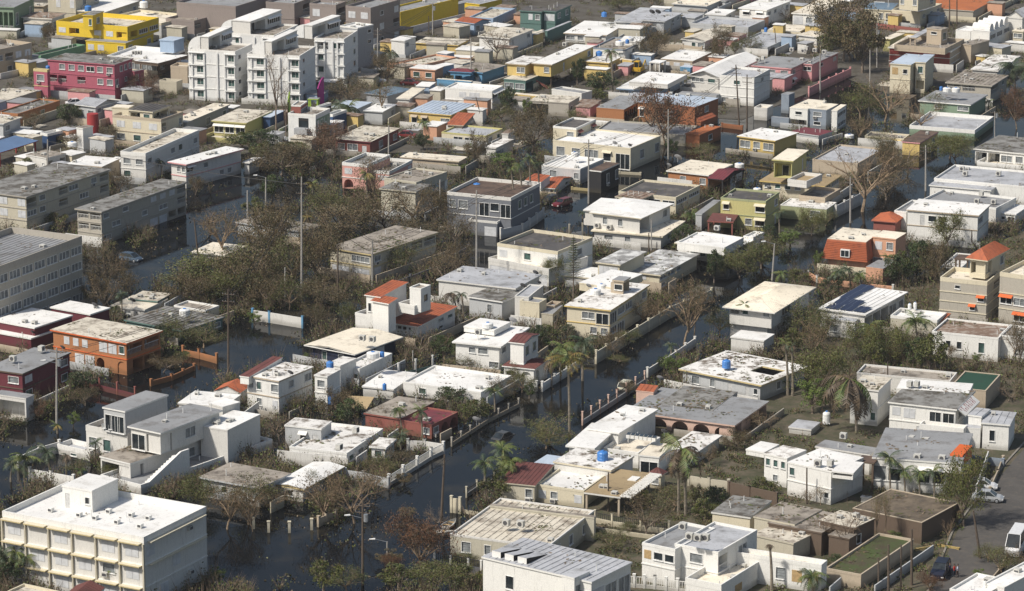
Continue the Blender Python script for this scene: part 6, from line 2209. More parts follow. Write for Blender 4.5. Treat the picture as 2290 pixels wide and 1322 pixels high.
fence('b2', [(1180, 1185), (1520, 1060), (1840, 870)], 1.6, 'dark grey wall beside the house crushed by branches', 'wall', 'dg', every=6)
fence('b3', [(1250, 665), (1540, 600)], 2.6, 'green wire mesh screen on white poles above the long white house', 'mesh', 'teal', 'w2', every=4)
fence('b3', [(1700, 1290), (2010, 1090), (2266, 960)], 1.1, 'rusty wire fence on the bank of the flooded street', 'mesh', 'tan', 'conc', every=3.5, post_h=.2)
fence('b2', [(1200, 100 + 230), (1270, 335)], 1.0, 'stub', 'wall') if False else None
for i, (x, y, ph) in enumerate(((155, 730, 95), (330, 738, 90), (518, 712, 92), (28, 705, 90))):
    g = at('b4', x, y + ph, 0)
    o = thing('gate_pillar', 'yellowed concrete pillar standing in open water, %s' % ('third from the left' if i == 0 else 'beside the drowned branch reflection' if i == 1 else 'next to the tan wall stub' if i == 2 else 'leftmost near the bare trunk'), 'pillar', g)
    m = MB()
    m.box(-.17, .17, -.17, .17, -.6, 1.45, wall_mat('cr2'))
    link('shaft', m.mesh('shaft'), o)
    m = MB()
    m.box(-.22, .22, -.22, .22, 1.45, 1.55, wall_mat('cr'))
    link('cap', m.mesh('cap'), o)

# ------------------------------------------------------------------ poles and lines
pole('b1', 1075, 640, 238, 'concrete pole right of the white apartment towers', 'c', key='p1')
pole('b1', 1540, 300, 20, 'concrete pole in front of the yellow warehouse wall', 'c', tr=True, key='p2')
pole('b1', 1506, 300, 135, 'dark stub pole in front of the yellow warehouse wall', 'w', arm=False)
pole('b1', 1862, 690, 320, 'concrete pole before the turquoise house', 'c', key='p3')
pole('b1', 1168, 1330, 1060, 'concrete pole behind the maroon trimmed bungalow', 'c', arm=False)
pole('b1', 1970, 1055, 820, 'tilted wooden pole with tangled gear beside the white cube house', 'w', topx=1905)
pole('a1', 235, 650, 432, 'thin dark pole at the beige brown walk up', 'w', arm=False)
pole('a1', 890, 455, 352, 'short dark pole under the yellow building', 'w', arm=False)
pole('a1', 1522, 700, 480, 'thin pole between the timber house and the apartments', 'w', arm=False)
pole('a1', 860, 770, 640, 'short pole in front of the dark pink building', 'w', arm=False)
pole('c1', 2015, 1060, 548, 'leaning double pole by the tall white house', 'w', topx=1985, key='p4')
pole('c1', 2080, 1085, 632, 'second wooden pole by the tall white house', 'w', key='p5')
pole('c1', 1415, 1345, 925, 'concrete pole before the rusty bare tree', 'c', key='p6')
pole('c1', 425, 750, 600, 'short post beside the red outside stairs', 'w', arm=False)
pole('c1', 1325, 285, 150, 'thin leaning pole under the pair of dishes', 'w', arm=False, topx=1312)
pole('c1', 870, 740, 600, 'stub pole among the garden palms', 'w', arm=False)
pole('c2', 742, 510, -30, 'tall concrete pole in the flooded street by the hipped roof house', 'c', key='p7')
pole('c2', 1272, 910, 640, 'wooden pole in front of the hipped roof house', 'c', arm=False)
pole('c2', 1250, 900, 760, 'dark stub pole in front of the hipped roof house', 'w', arm=False)
pole('c2', 1005, 1110, 980, 'thin mast on the mottled roof house', 'w', arm=False)
pole('d1', 1025, 572, 200, 'pole with two transformers by the dark red screens', 'c', tr=True, key='p8')
pole('d1', 966, 735, 425, 'bare pole at the dark street corner', 'c', arm=False)
pole('d1', 545, 785, 452, 'pole against the salmon pink boundary wall', 'c', arm=False, key='p9')
pole('d1', 620, 430, 280, 'short pole among the branches of the large dark tree', 'c', arm=False)
pole('d1', 1638, 250, -40, 'left one of two thin poles before the terracotta roof', 'w', arm=False)
pole('d1', 1700, 225, -40, 'right one of two thin poles before the terracotta roof', 'w', arm=False)
pole('d1', 180, 430, 240, 'leaning pole before the blue grey arched house', 'w', arm=False, topx=160)
pole('d1', 2020, 1175, 940, 'pole with small transformer at the green corner house', 'c', tr=True)
pole('d2', 1436, 405, 20, 'steel pole beside the scalloped parapet house', 'c', key='p10')
pole('d2', 800, 675, 285, 'pole between the sandy house and the fan shaped tree', 'c', key='p11')
pole('d2', 138, 1160, 850, 'leaning street lamp pole in the shadowed street', 'c', arm=False, lamp=True, topx=160, name='street_lamp')
pole('d2', 1826, 885, 735, 'thin mast in front of the tall white house', 'w', arm=False)
pole('b2', 432, 1300, 285, 'very tall concrete pole rising from the fallen trees', 'c', key='p12')
pole('b2', 1602, 650, 310, 'thin concrete pole before the stepped debris roofs', 'c', arm=False)
pole('b2', 1910, 1190, 400, 'stout concrete pole in front of the dark grey house', 'c', key='p13')
pole('b2', 1030, 1240, 820, 'concrete pole at the mustard roller doors', 'c', arm=False, key='p14')
pole('b2', 292, 1330, 1050, 'pale pole at the edge of the fallen trees', 'c', arm=False)
pole('b2', 738, 1300, 860, 'thin trunk like pole left of the mustard roller doors', 'w', arm=False)
pole('b2', 130, 600, 290, 'street lamp by the wall of the dark hedge', 'c', arm=False, lamp=True, name='street_lamp')
pole('a2', 402, 275, -30, 'steel lamp post beside the narrow utility block', 'c', arm=False, key='p15')
pole('a2', 1238, 300, 85, 'wooden pole at the white and blue grey long house', 'w', arm=False)
pole('a2', 1680, 1000, 640, 'thin trunk like pole left of the low cream roof', 'w', arm=False, topx=1640)
pole('a2', 2090, 720, 400, 'street lamp with white globe in the grey water', 'c', arm=False, name='street_lamp')
pole('a3', 1928, 780, 25, 'tall wooden pole in the flooded street before the orange low wall', 'w', key='p16')
pole('a3', 478, 1160, 520, 'concrete pole with transformer beside the maroon house', 'c', tr=True, lamp=True, key='p17')
pole('b3', 1372, 700, 545, 'white mast by the green mesh screen', 'c', arm=False)
pole('b4', 1612, 690, 170, 'dark leaning pole in the middle of the flooded street', 'w', arm=False, topx=1640, lamp=False, key='p18')
pole('b4', 948, 1275, 560, 'wooden pole with transformer and lamp in open water', 'w', tr=True, lamp=True, key='p19')
pole('b4', 1155, 1035, 905, 'submerged lamp post with flat white head', 'c', arm=False, lamp=True, name='street_lamp')
pole('c4', 908, 655, 320, 'brown post in front of the mustard roofed carport', 'w', arm=False)
pole('d4', 1905, 1050, 640, 'snapped wooden pole leaning over the road edge', 'w', arm=False, topx=1838)
pole('d4', 1318, 1275, 800, 'first thin pole counted from the road in front of the garden wall', 'w', arm=False)
pole('d4', 1228, 1322, 930, 'second thin pole counted from the road in front of the garden wall', 'w', arm=False)
pole('d4', 1122, 1345, 930, 'third thin pole counted from the road in front of the garden wall', 'w', arm=False)
pole('d4', 1038, 1322, 1040, 'fourth thin pole counted from the road in front of the garden wall', 'w', arm=False)
pole('d4', 432, 590, 280, 'thin mast against the stepped white villa', 'w', arm=False)
pole('d3', 1115, 900, 640, 'thin dark mast by the gap between the two white houses', 'w', arm=False)
for a, b_, s_ in (('p1', 'p3', 'from the apartments to the turquoise house'), ('p2', 'p1', 'from the yellow warehouse to the apartments'), ('p4', 'p6', 'over the orange houses'), ('p5', 'p9', 'past the tall white house'), ('p9', 'p8', 'over the dark street'),
                  ('p6', 'p7', 'over the weathered cream house'), ('p7', 'p13', 'across the dark grey house'), ('p13', 'p14', 'over the crushed house'), ('p14', 'p12', 'through the fallen trees'), ('p12', 'p16', 'over the dark thicket'),
                  ('p16', 'p17', 'over the orange house'), ('p10', 'p11', 'across the fan shaped tree'), ('p18', 'p19', 'over the open water'), ('p15', 'p12', 'over the walk up blocks')):
    wire(a, b_, 'thin black power line running ' + s_, 2 if a in ('p15', 'p12', 'p10') else 3)

# ------------------------------------------------------------------ palms
PALM('b1', 830, 1060, 830, 905, 230, 'bushy behind the graffiti tower', 'dg', 15)
PALM('b1', 780, 1050, 760, 880, 170, 'leaning left behind the graffiti tower', 'dg', 11)
PALM('b1', 1470, 1180, 1462, 1030, 130, 'in front of the pale yellow house', 'gd', 11)
PALM('b1', 1180, 560, 1180, 440, 190, 'by the pole at the apartments', 'd', 13)
PALM('c1', 945, 812, 930, 440, 150, 'tall and tattered before the cream garage', 'gdb', 12)
PALM('c2', 118, 690, 85, 215, 110, 'leftmost of the four thin palms', 'gd', 13)
PALM('c2', 182, 660, 162, 180, 120, 'second of the four thin palms', 'gd', 13)
PALM('c2', 248, 632, 245, 130, 130, 'third and tallest of the four thin palms', 'gd', 14)
PALM('c2', 322, 610, 318, 170, 110, 'rightmost of the four thin palms', 'gd', 12)
PALM('c2', 1620, 690, 1610, 600, 170, 'low beside the brown shed roof', 'gd', 13)
PALM('c2', 1690, 690, 1700, 625, 140, 'low right of its twin by the brown shed roof', 'gd', 11)
PALM('c2', 690, 640, 685, 585, 90, 'small by the hipped roof house balcony', 'd', 10)
PALM('d1', 1715, 960, 1712, 840, 80, 'hanging limp on the green corner house balcony', 'db', 9)
PALM('d1', 1775, 965, 1775, 850, 75, 'second limp one on the green corner house balcony', 'db', 9)
PALM('d1', 1825, 760, 1825, 670, 120, 'before the ribbed stained roof', 'gd', 11)
PALM('d1', 2190, 760, 2170, 560, 270, 'big and dark at the right edge', 'd', 16)
PALM('d1', 2280, 780, 2280, 590, 240, 'cut by the right edge', 'd', 14)
PALM('d1', 880, 1000, 870, 830, 160, 'bright among the dry trees', 'g', 12)
PALM('d1', 1965, 950, 1965, 860, 110, 'bright behind the green corner house', 'g', 11)
PALM('d2', 200, 770, 195, 590, 120, 'at the red awning of the olive house', 'gd', 11)
PALM('d2', 1135, 1120, 1115, 965, 120, 'slim between the peach house and dark trees', 'g', 12)
PALM('d2', 700, 1260, 695, 1085, 170, 'left of three in front of the mansard house', 'dg', 13)
PALM('d2', 800, 1240, 780, 1070, 150, 'middle of three in front of the mansard house', 'd', 13)
PALM('d2', 890, 1240, 880, 1110, 160, 'right of three in front of the mansard house', 'dg', 13)
PALM('d2', 1400, 1010, 1390, 880, 170, 'dark before the faded stair street', 'd', 13)
PALM('d2', 240, 1180, 215, 1100, 150, 'low in the shadow of the street lamp', 'g', 10)
PALM('a2', 1365, 290, 1355, 150, 110, 'left of the pair by the pink trimmed house', 'db', 11)
PALM('a2', 1512, 310, 1512, 165, 120, 'right of the pair by the pink trimmed house', 'db', 12)
PALM('a2', 740, 480, 740, 380, 130, 'in the court between the walk up blocks', 'gd', 9)
PALM('b2', 985, 540, 980, 260, 170, 'tall and stripped in front of the salmon villa', 'gby', 12)
PALM('b2', 525, 420, 520, 345, 130, 'bright on the hedge behind the tall pole', 'yg', 12)
PALM('b2', 470, 770, 480, 620, 130, 'hanging from the tall pole', 'by', 11)
PALM('a3', 1030, 275, 1030, 75, 130, 'in the court beside the white L roof', 'd', 12)
PALM('a3', 485, 1245, 480, 1185, 110, 'small at the foot of the transformer pole', 'gy', 9)
PALM('b3', 1278, 1250, 1250, 1040, 150, 'left of the pair at the brick red house', 'dg', 13)
PALM('b3', 1452, 1290, 1438, 1060, 160, 'right of the pair at the brick red house', 'dg', 13)
PALM('b3', 2065, 1065, 2060, 880, 160, 'at the corner of the long white house', 'dg', 13)
PALM('b3', 1270, 1380, 1270, 1270, 170, 'below the brick red house', 'd', 13)
PALM('b3', 1740, 230, 1700, 60, 200, 'spiky and thin behind the orange tiled villa', 'b', 10)
PALM('b3', 1800, 240, 1780, 70, 150, 'second spiky one behind the orange tiled villa', 'bd', 9)
PALM('c3', 580, 1230, 565, 620, 330, 'very tall and bright in the flooded street', 'gy', 16)
PALM('c3', 690, 800, 700, 470, 240, 'dark and full left of the cream house', 'd', 16)
PALM('c3', 500, 800, 520, 500, 230, 'bright and full next to the arched porch', 'g', 15)
PALM('c3', 2055, 442, 2060, 165, 140, 'in front of the broad cream house', 'gd', 13)
PALM('c3', 1440, 590, 1440, 500, 120, 'small in the flooded street', 'd', 11)
PALM('c3', 430, 850, 430, 640, 190, 'hanging over the low white wall', 'bd', 12)
PALM('d3', 270, 925, 250, 490, 130, 'left of the tall pair by the courtyard roof', 'gdb', 13)
PALM('d3', 312, 930, 305, 510, 110, 'right of the tall pair by the courtyard roof', 'db', 12)
PALM('d3', 990, 530, 960, 340, 230, 'above the dark garden', 'yg', 14)
PALM('d3', 1360, 520, 1350, 300, 250, 'like a fan before the white annex', 'dg', 22)
PALM('d3', 850, 1240, 795, 790, 560, 'big and broken beside the old white house', 'gbb', 20)
PALM('c4', 1560, 690, 1530, 130, 420, 'tallest with shaggy skirt in the bare yard', 'gbb', 20)
PALM('c4', 1500, 690, 1500, 210, 230, 'behind the tallest shaggy palm', 'bbg', 14)
PALM('c4', 635, 600, 632, 500, 90, 'small against the yellow house', 'd', 10)
PALM('a4', 205, 395, 210, 210, 260, 'largest behind the white garden wall', 'dg', 16)
PALM('a4', 420, 330, 400, 150, 220, 'windswept behind the white garden wall', 'd', 13)
PALM('a4', 560, 335, 565, 175, 130, 'dark and limp behind the white garden wall', 'db', 12)
PALM('a4', 800, 245, 810, 70, 130, 'at the deck house stair', 'd', 11)
PALM('a4', 680, 380, 680, 300, 110, 'low by the white stair room', 'g', 9)
PALM('a4', 90, 400, 110, 240, 170, 'at the left edge behind the garden wall', 'dg', 12)
PALM('a4', 230, 1290, 215, 1040, 260, 'right one in front of the big white building', 'dg', 15)
PALM('a4', 130, 1290, 130, 1000, 230, 'middle one in front of the big white building', 'dg', 14)
PALM('a4', 20, 1290, 20, 1010, 230, 'left one in front of the big white building', 'd', 14)
PALM('a4', 960, 1380, 960, 1150, 280, 'spiky below the big white building', 'bgd', 18)
PALM('b4', 1985, 560, 1975, 240, 220, 'left of the green clump by the street', 'dg', 15)
PALM('b4', 2120, 420, 2130, 130, 230, 'upper one of the green clump by the street', 'gd', 15)
PALM('b4', 2200, 480, 2200, 220, 220, 'right of the green clump by the street', 'g', 15)
PALM('c4', 60, 470, 60, 300, 230, 'behind the red roofed wing', 'g', 13)
PALM('d4', 1135, 495, 1128, 200, 220, 'tallest of four before the long white wall', 'dg', 13)
PALM('d4', 1260, 505, 1250, 310, 190, 'second of four before the long white wall', 'dg', 12)
PALM('d4', 1385, 525, 1378, 330, 180, 'third of four before the long white wall', 'dg', 12)
PALM('d4', 1508, 532, 1500, 310, 180, 'fourth of four before the long white wall', 'dg', 12)
PALM('d4', 135, 1330, 118, 930, 90, 'dead and closed like a furled umbrella', 'b', 15)
PALM('d4', 480, 1345, 475, 1200, 240, 'fan leaved at the bottom white terrace house', 'gd', 20)
PALM('d4', 985, 1010, 985, 960, 150, 'low in the raised garden bed', 'g', 12)

# ------------------------------------------------------------------ trees and bushes
for a in [
    ('b1', 215, 1160, 210, 620, 'thin0', 'in front of the middle apartment tower'),
    ('b1', 300, 1170, 120, 420, 'thin0', 'beside the graffiti tower'),
    ('b1', 2075, 515, 260, 290, 'bare2', 'before the white stair house'),
    ('b1', 1160, 720, 260, 250, 'brown1', 'by the white car at the apartments'),
    ('b1', 1120, 1010, 200, 300, 'thin1', 'behind the maroon trimmed bungalow'),
    ('b1', 860, 880, 330, 200, 'brown1', 'at the foot of the rear apartment tower'),
    ('b1', 1900, 700, 120, 110, 'green1', 'at the turquoise house gate'),
    ('b1', 2180, 950, 200, 160, 'green0', 'right of the white cube house'),
    ('b1', 640, 1300, 340, 220, 'rust0', 'left of the maroon trimmed bungalow'),
    ('b1', 1460, 1270, 170, 130, 'green0', 'under the small palm of the pale yellow house'),
    ('b1', 2130, 1030, 180, 130, 'olive1', 'between the pale yellow and cream houses'),
    ('b1', 1700, 860, 220, 130, 'brown1', 'in the gap above the light blue metal roof'),
    ('c1', 1295, 520, 270, 260, 'brown0', 'in front of the grey two winged house'),
    ('c1', 1850, 545, 200, 290, 'brown0', 'beside the small gabled house'),
    ('c1', 2100, 460, 180, 160, 'olive1', 'at the blue grey arches'),
    ('c1', 1975, 470, 120, 110, 'olive0', 'right of the brown tree by the small gabled house'),
    ('c1', 645, 720, 150, 200, 'green0', 'beside the mustard two storey house'),
    ('c1', 850, 800, 320, 180, 'green0', 'round the tall tattered palm'),
    ('c1', 810, 860, 200, 110, 'green1', 'in the hedge above the orange box house'),
    ('c1', 265, 1290, 360, 340, 'brown0', 'in front of the raw concrete cube house'),
    ('c1', 90, 900, 150, 150, 'green0', 'at the left of the raw concrete cube house'),
    ('c1', 1390, 1230, 420, 430, 'rust0', 'before the rust orange house'),
    ('c1', 1290, 1150, 260, 320, 'bare2', 'left of the rust brown tree'),
    ('c1', 220, 970, 110, 120, 'brt0', 'at the corner of the raw concrete cube house'),
    ('c1', 930, 300, 130, 90, 'olive1', 'before the white gable roof house'),
    ('c1', 1000, 90, 230, 110, 'olive0', 'at the top edge behind the roofs'),
    ('c1', 1280, 60, 120, 110, 'olive1', 'at the top edge right of the big ones'),
    ('c1', 1450, 1330, 160, 140, 'green0', 'behind the concrete pole of the lane'),
    ('c1', 1700, 1320, 300, 90, 'olive1', 'on the lane corner by the reflections'),
    ('c1', 640, 1020, 200, 90, 'olive1', 'behind the weathered cream house'),
    ('d1', 740, 520, 560, 500, 'brown0', 'towering over the dark street', 'largest dark brown tree'),
    ('d1', 900, 620, 400, 440, 'mix0', 'joined to the largest brown tree'),
    ('d1', 800, 520, 480, 330, 'olive0', 'inside the crown of the largest brown tree'),
    ('d1', 640, 420, 230, 260, 'brown1', 'left flank of the largest brown tree'),
    ('d1', 250, 190, 150, 130, 'bare2', 'before the white gated house'),
    ('d1', 430, 420, 130, 110, 'olive1', 'behind the pink house'),
    ('d1', 1090, 1035, 400, 360, 'bare0', 'in the middle of the dry garden'),
    ('d1', 880, 1010, 260, 260, 'olive1', 'at the dry garden edge'),
    ('d1', 1400, 1110, 290, 250, 'bare0', 'before the rounded white balcony'),
    ('d1', 1530, 1000, 200, 180, 'olive1', 'before the green corner house wall'),
    ('d1', 880, 1200, 230, 200, 'bare1', 'behind the cream and yellow bungalow'),
    ('d1', 1050, 1250, 200, 110, 'olive1', 'on the parapet of the cream bungalow'),
    ('d1', 1640, 1340, 330, 180, 'olive0', 'on the right street corner'),
    ('d1', 2205, 1090, 230, 290, 'rust0', 'at the right edge by the green corner house'),
    ('d1', 1980, 570, 180, 110, 'olive1', 'before the broken white roof'),
    ('d1', 1300, 210, 120, 110, 'olive1', 'at the red wall of the cream house'),
    ('d1', 1250, 700, 230, 80, 'olive1', 'in front of the boarded window house'),
    ('d2', 900, 580, 560, 540, 'bare0', 'shaped like a wide fan beside the street', 'largest tan leafless tree'),
    ('d2', 1150, 330, 300, 220, 'brown1', 'behind the fan shaped bare tree'),
    ('d2', 1290, 240, 260, 210, 'bare2', 'at the far right street edge'),
    ('d2', 1690, 170, 260, 170, 'olive0', 'above the scalloped parapet house'),
    ('d2', 470, 780, 230, 190, 'olive0', 'beside the white low roof of the sandy house'),
    ('d2', 590, 700, 180, 120, 'olive1', 'below the tall white block wall'),
    ('d2', 290, 880, 260, 130, 'brt0', 'in the hedge of the white bungalow'),
    ('d2', 90, 820, 180, 120, 'green0', 'beside the red awnings'),
    ('d2', 1625, 895, 260, 270, 'olive0', 'before the tall white house'),
    ('d2', 1350, 1180, 300, 330, 'green0', 'in the middle of the mansard garden'),
    ('d2', 1500, 1210, 280, 320, 'brown0', 'right of the mansard garden'),
    ('d2', 1240, 1180, 200, 250, 'green1', 'left of the mansard garden'),
    ('d2', 2040, 790, 170, 160, 'bare2', 'before the white right wing'),
    ('d2', 530, 1080, 110, 150, 'brt0', 'at the prow of the peach house'),
    ('d2', 60, 1000, 330, 190, 'olive1', 'in the shadowed street corner'),
    ('d2', 340, 1180, 230, 110, 'green1', 'in the shaded gap before the solar roof'),
    ('d2', 1100, 480, 400, 200, 'brown1', 'under the fan shaped bare tree'),
    ('d2', 1120, 310, 230, 300, 'brown0', 'right behind the fan shaped bare tree'),
    ('a1', 580, 1060, 250, 170, 'green0', 'below the orange walled house'),
    ('a1', 660, 1040, 180, 150, 'green1', 'right of the dark garden shrub'),
    ('a1', 1210, 840, 240, 190, 'rust0', 'between the pink building and the yard walls'),
    ('a1', 430, 340, 170, 120, 'brown0', 'left of the yellow building'),
    ('a1', 300, 1100, 220, 130, 'brown1', 'above the ruined blue shed'),
    ('a1', 580, 1290, 180, 160, 'brown1', 'by the maroon sided tower fragment'),
    ('a1', 900, 1230, 170, 160, 'brown1', 'left of the cream terrace house'),
    ('a1', 320, 105, 70, 60, 'olive1', 'on the tan house wall'),
    ('a1', 2050, 1260, 350, 140, 'green1', 'on the long hedge below the olive yellow house'),
    ('b1', 60, 1310, 380, 190, 'green0', 'first in the long dark hedge'),
    ('b1', 350, 1322, 330, 120, 'green1', 'at the foot of the graffiti tower'),
    ('b2', 260, 270, 430, 230, 'brown0', 'on top of the dark hedge'),
    ('b2', 430, 240, 300, 180, 'mix0', 'at the right of the dark hedge'),
    ('b2', 90, 180, 260, 170, 'green1', 'at the left of the dark hedge'),
    ('b2', 700, 130, 160, 190, 'bare2', 'between hedge and salmon villa'),
    ('a2', 1880, 950, 380, 350, 'bare1', 'before the low cream roof'),
    ('a2', 1780, 760, 330, 200, 'bare2', 'over the grey water'),
    ('a2', 1650, 440, 140, 150, 'brown1', 'at the end of the pink trimmed house'),
    ('a2', 900, 1290, 340, 400, 'bare3', 'beside the school like building'),
    ('a2', 1060, 1300, 230, 230, 'brown1', 'right of the tree by the school like building'),
    ('a2', 820, 1400, 200, 260, 'brown0', 'in the corner of the school like building'),
    ('a2', 700, 520, 170, 190, 'bare1', 'in the court left of the twin blocks'),
    ('a2', 990, 430, 230, 180, 'brown1', 'between the ends of the twin blocks'),
    ('a2', 470, 700, 230, 110, 'green1', 'under the tin awning of the first walk up block'),
    ('a2', 250, 250, 260, 120, 'green1', 'in the dark yard behind the walk up blocks'),
    ('a2', 1850, 1240, 700, 280, 'olive0', 'in the mass below the low cream roof'),
    ('a2', 1600, 1260, 420, 220, 'olive1', 'at the left of the mass below the low cream roof'),
    ('a2', 2100, 1300, 560, 350, 'brown0', 'in the middle of the thicket'),
    ('b2', 130, 1030, 480, 420, 'brown0', 'on the left of the fallen thicket'),
    ('b2', 250, 850, 340, 330, 'brown1', 'beside the tall pole'),
    ('b2', 330, 1180, 380, 330, 'olive1', 'at the foot of the tall pole'),
    ('b2', 560, 1180, 420, 400, 'brown0', 'left of the crushed house'),
    ('b2', 640, 1000, 300, 300, 'bare3', 'above the left corner of the crushed house'),
    ('b2', 800, 650, 330, 200, 'olive1', 'before the salmon villa wall'),
    ('b2', 610, 650, 320, 250, 'olive1', 'between the tall pole and the salmon villa'),
    ('b2', 780, 780, 600, 230, 'brown0', 'lying behind the crushed house'),
    ('b2', 1150, 740, 560, 300, 'brown1', 'fallen over the crushed house'),
    ('b2', 1060, 480, 300, 320, 'bare1', 'before the stepped debris roofs'),
    ('b2', 1370, 680, 420, 280, 'bare0', 'leaning against the stepped debris roofs'),
    ('b2', 1540, 720, 280, 330, 'brown1', 'left of the dark grey house'),
    ('b2', 1640, 620, 180, 210, 'brown0', 'at the wall of the dark grey house'),
    ('b2', 1720, 880, 260, 290, 'bare3', 'below the dark grey house'),
    ('b2', 1450, 850, 380, 200, 'brown1', 'over the right end of the crushed house'),
    ('b2', 1280, 1090, 280, 220, 'olive1', 'before the roller doors'),
    ('b2', 1660, 1240, 370, 300, 'bare3', 'in the water beside the white box house'),
    ('b2', 1790, 1100, 250, 240, 'brown1', 'between the pole and the white box house'),
    ('b2', 180, 480, 240, 200, 'green0', 'around the hedge lamp'),
    ('b2', 1920, 200, 180, 260, 'brown0', 'beside the cream butterfly roof house'),
    ('b2', 40, 620, 250, 150, 'green1', 'on the grey water bank'),
    ('b2', 2120, 210, 300, 110, 'brt0', 'on the green terrace behind the dark grey house'),
    ('b2', 1750, 240, 200, 60, 'brt0', 'on the lawn before the beige flat roof'),
    ('a3', 870, 240, 300, 330, 'bare3', 'beside the right end of the school like building'),
    ('a3', 1650, 140, 420, 220, 'brown0', 'behind the dark green collapsed house'),
    ('a3', 1950, 130, 400, 230, 'olive0', 'behind the wooden street pole'),
    ('a3', 2180, 120, 330, 260, 'brown0', 'right of the wooden street pole'),
    ('a3', 1390, 500, 200, 170, 'green0', 'beside the orange house porch'),
    ('a3', 1480, 480, 300, 200, 'olive1', 'hanging off the collapsed roof'),
    ('a3', 1720, 520, 300, 180, 'olive1', 'before the dark green house wall'),
    ('a3', 1330, 560, 170, 130, 'green1', 'in the orange house garden'),
    ('a3', 1500, 640, 250, 90, 'green1', 'inside the low orange wall'),
    ('a3', 1380, 730, 300, 130, 'brown1', 'in the drowned orange garden'),
    ('a3', 690, 890, 280, 160, 'green0', 'below the maroon mesh wall'),
    ('a3', 720, 1010, 230, 130, 'brown1', 'in the black water below the maroon mesh wall'),
    ('a3', 620, 1190, 130, 110, 'brt0', 'right of the transformer pole'),
    ('a3', 320, 1130, 130, 150, 'rust0', 'before the maroon house porch'),
    ('a3', 970, 260, 120, 90, 'green0', 'beside the court palm'),
    ('a3', 2150, 330, 150, 100, 'brt0', 'at the end of the blue posted wall'),
    ('b3', 150, 190, 330, 230, 'brown1', 'behind the blue posted wall'),
    ('b3', 330, 200, 270, 240, 'olive1', 'behind the right end of the blue posted wall'),
    ('b3', 560, 360, 230, 200, 'brown1', 'right of the blue posted wall'),
    ('b3', 600, 190, 400, 230, 'brown0', 'above the gap by the blue posted wall'),
    ('b3', 830, 320, 150, 160, 'olive0', 'left of the orange tiled villa'),
    ('b3', 470, 630, 70, 60, 'brt0', 'at the navy house corner'),
    ('b3', 1440, 600, 250, 200, 'bare2', 'below the orange tiled villa'),
    ('b3', 1640, 620, 260, 190, 'green0', 'right below the orange tiled villa'),
    ('b3', 1800, 700, 240, 110, 'olive1', 'beside the long white house wall'),
    ('b3', 830, 1180, 300, 220, 'green0', 'left of the brick red house'),
    ('b3', 730, 1090, 250, 200, 'brown0', 'under the tilted tan sheet'),
    ('b3', 1720, 1010, 320, 150, 'green0', 'behind the brick red arches'),
    ('b3', 1900, 1150, 330, 190, 'green1', 'between the brick house and the long white house'),
    ('b3', 1600, 1080, 140, 110, 'green1', 'at the red chimney stubs'),
    ('b3', 240, 1330, 270, 260, 'bare2', 'before the grey white shed house'),
    ('b3', 360, 1060, 150, 120, 'thin1', 'at the debris covered white house corner'),
    ('b3', 2150, 950, 240, 150, 'brown1', 'on the bank beside the long white house'),
    ('b3', 2090, 240, 200, 70, 'green1', 'behind the villa with rooftop tank'),
    ('b3', 2220, 840, 120, 170, 'olive1', 'at the corner of the arched porch wall'),
    ('b3', 1100, 1190, 200, 140, 'brown1', 'climbing the brick red front'),
    ('c3', 1550, 490, 400, 480, 'bare1', 'tallest beside the upper flooded street'),
    ('c3', 1630, 460, 200, 440, 'thin1', 'right of the tallest bare tree'),
    ('c3', 1850, 420, 220, 190, 'olive1', 'in the street before the broad cream house'),
    ('c3', 1180, 330, 220, 200, 'bare1', 'at the posted wall of the cream house'),
    ('c3', 960, 600, 230, 190, 'brown1', 'outside the posted wall'),
    ('c3', 1080, 500, 200, 110, 'olive0', 'under the posted wall'),
    ('c3', 1470, 760, 250, 160, 'brt0', 'at the courtyard house corner'),
    ('c3', 1380, 720, 150, 110, 'green0', 'left of the bright courtyard bush'),
    ('c3', 560, 450, 170, 110, 'green0', 'below the outside stair'),
    ('c3', 400, 470, 240, 130, 'green1', 'between the stair house and the tiled tower'),
    ('c3', 180, 900, 200, 160, 'olive1', 'at the bank corner by the white wall'),
    ('c3', 240, 950, 130, 120, 'green0', 'in dark water by the white wall'),
    ('c3', 400, 1320, 420, 180, 'olive1', 'spreading in the open street water'),
    ('c3', 1080, 920, 160, 120, 'brown1', 'behind the pink posted fence'),
    ('c3', 1330, 330, 220, 170, 'bare1', 'over the posted wall bend'),
    ('c3', 1000, 250 + 400, 160, 60, 'olive1', 'in the shallow below the posted wall'),
    ('d3', 400, 420, 330, 270, 'olive1', 'between the cream house and the solar roof'),
    ('d3', 560, 470, 300, 240, 'olive1', 'before the solar roof house'),
    ('d3', 450, 620, 220, 280, 'bare1', 'on the courtyard roof edge'),
    ('d3', 900, 620, 330, 270, 'olive0', 'in the middle of the dark garden'),
    ('d3', 1130, 640, 350, 280, 'olive0', 'right of the yellowing palm'),
    ('d3', 1240, 660, 230, 200, 'brown0', 'under the fan palm'),
    ('d3', 1470, 740, 380, 330, 'green1', 'before the white single storey house'),
    ('d3', 1600, 640, 170, 130, 'brown1', 'at the left corner of the white single storey house'),
    ('d3', 560, 950, 430, 380, 'olive0', 'left of the broken coconut palm'),
    ('d3', 480, 1080, 350, 260, 'brt0', 'below the tall palm pair'),
    ('d3', 640, 1040, 230, 260, 'brown1', 'touching the broken coconut palm'),
    ('d3', 220, 880, 200, 110, 'brt0', 'in the yard between the grey roof and the palms'),
    ('d3', 1865, 665, 110, 90, 'brt0', 'at the framed white doors'),
    ('d3', 2170, 640, 240, 320, 'bare2', 'dark at the right edge'),
    ('d3', 2230, 690, 210, 360, 'bare3', 'behind the dark one at the right edge'),
    ('d3', 2130, 980, 230, 140, 'bare2', 'beside the green court roof'),
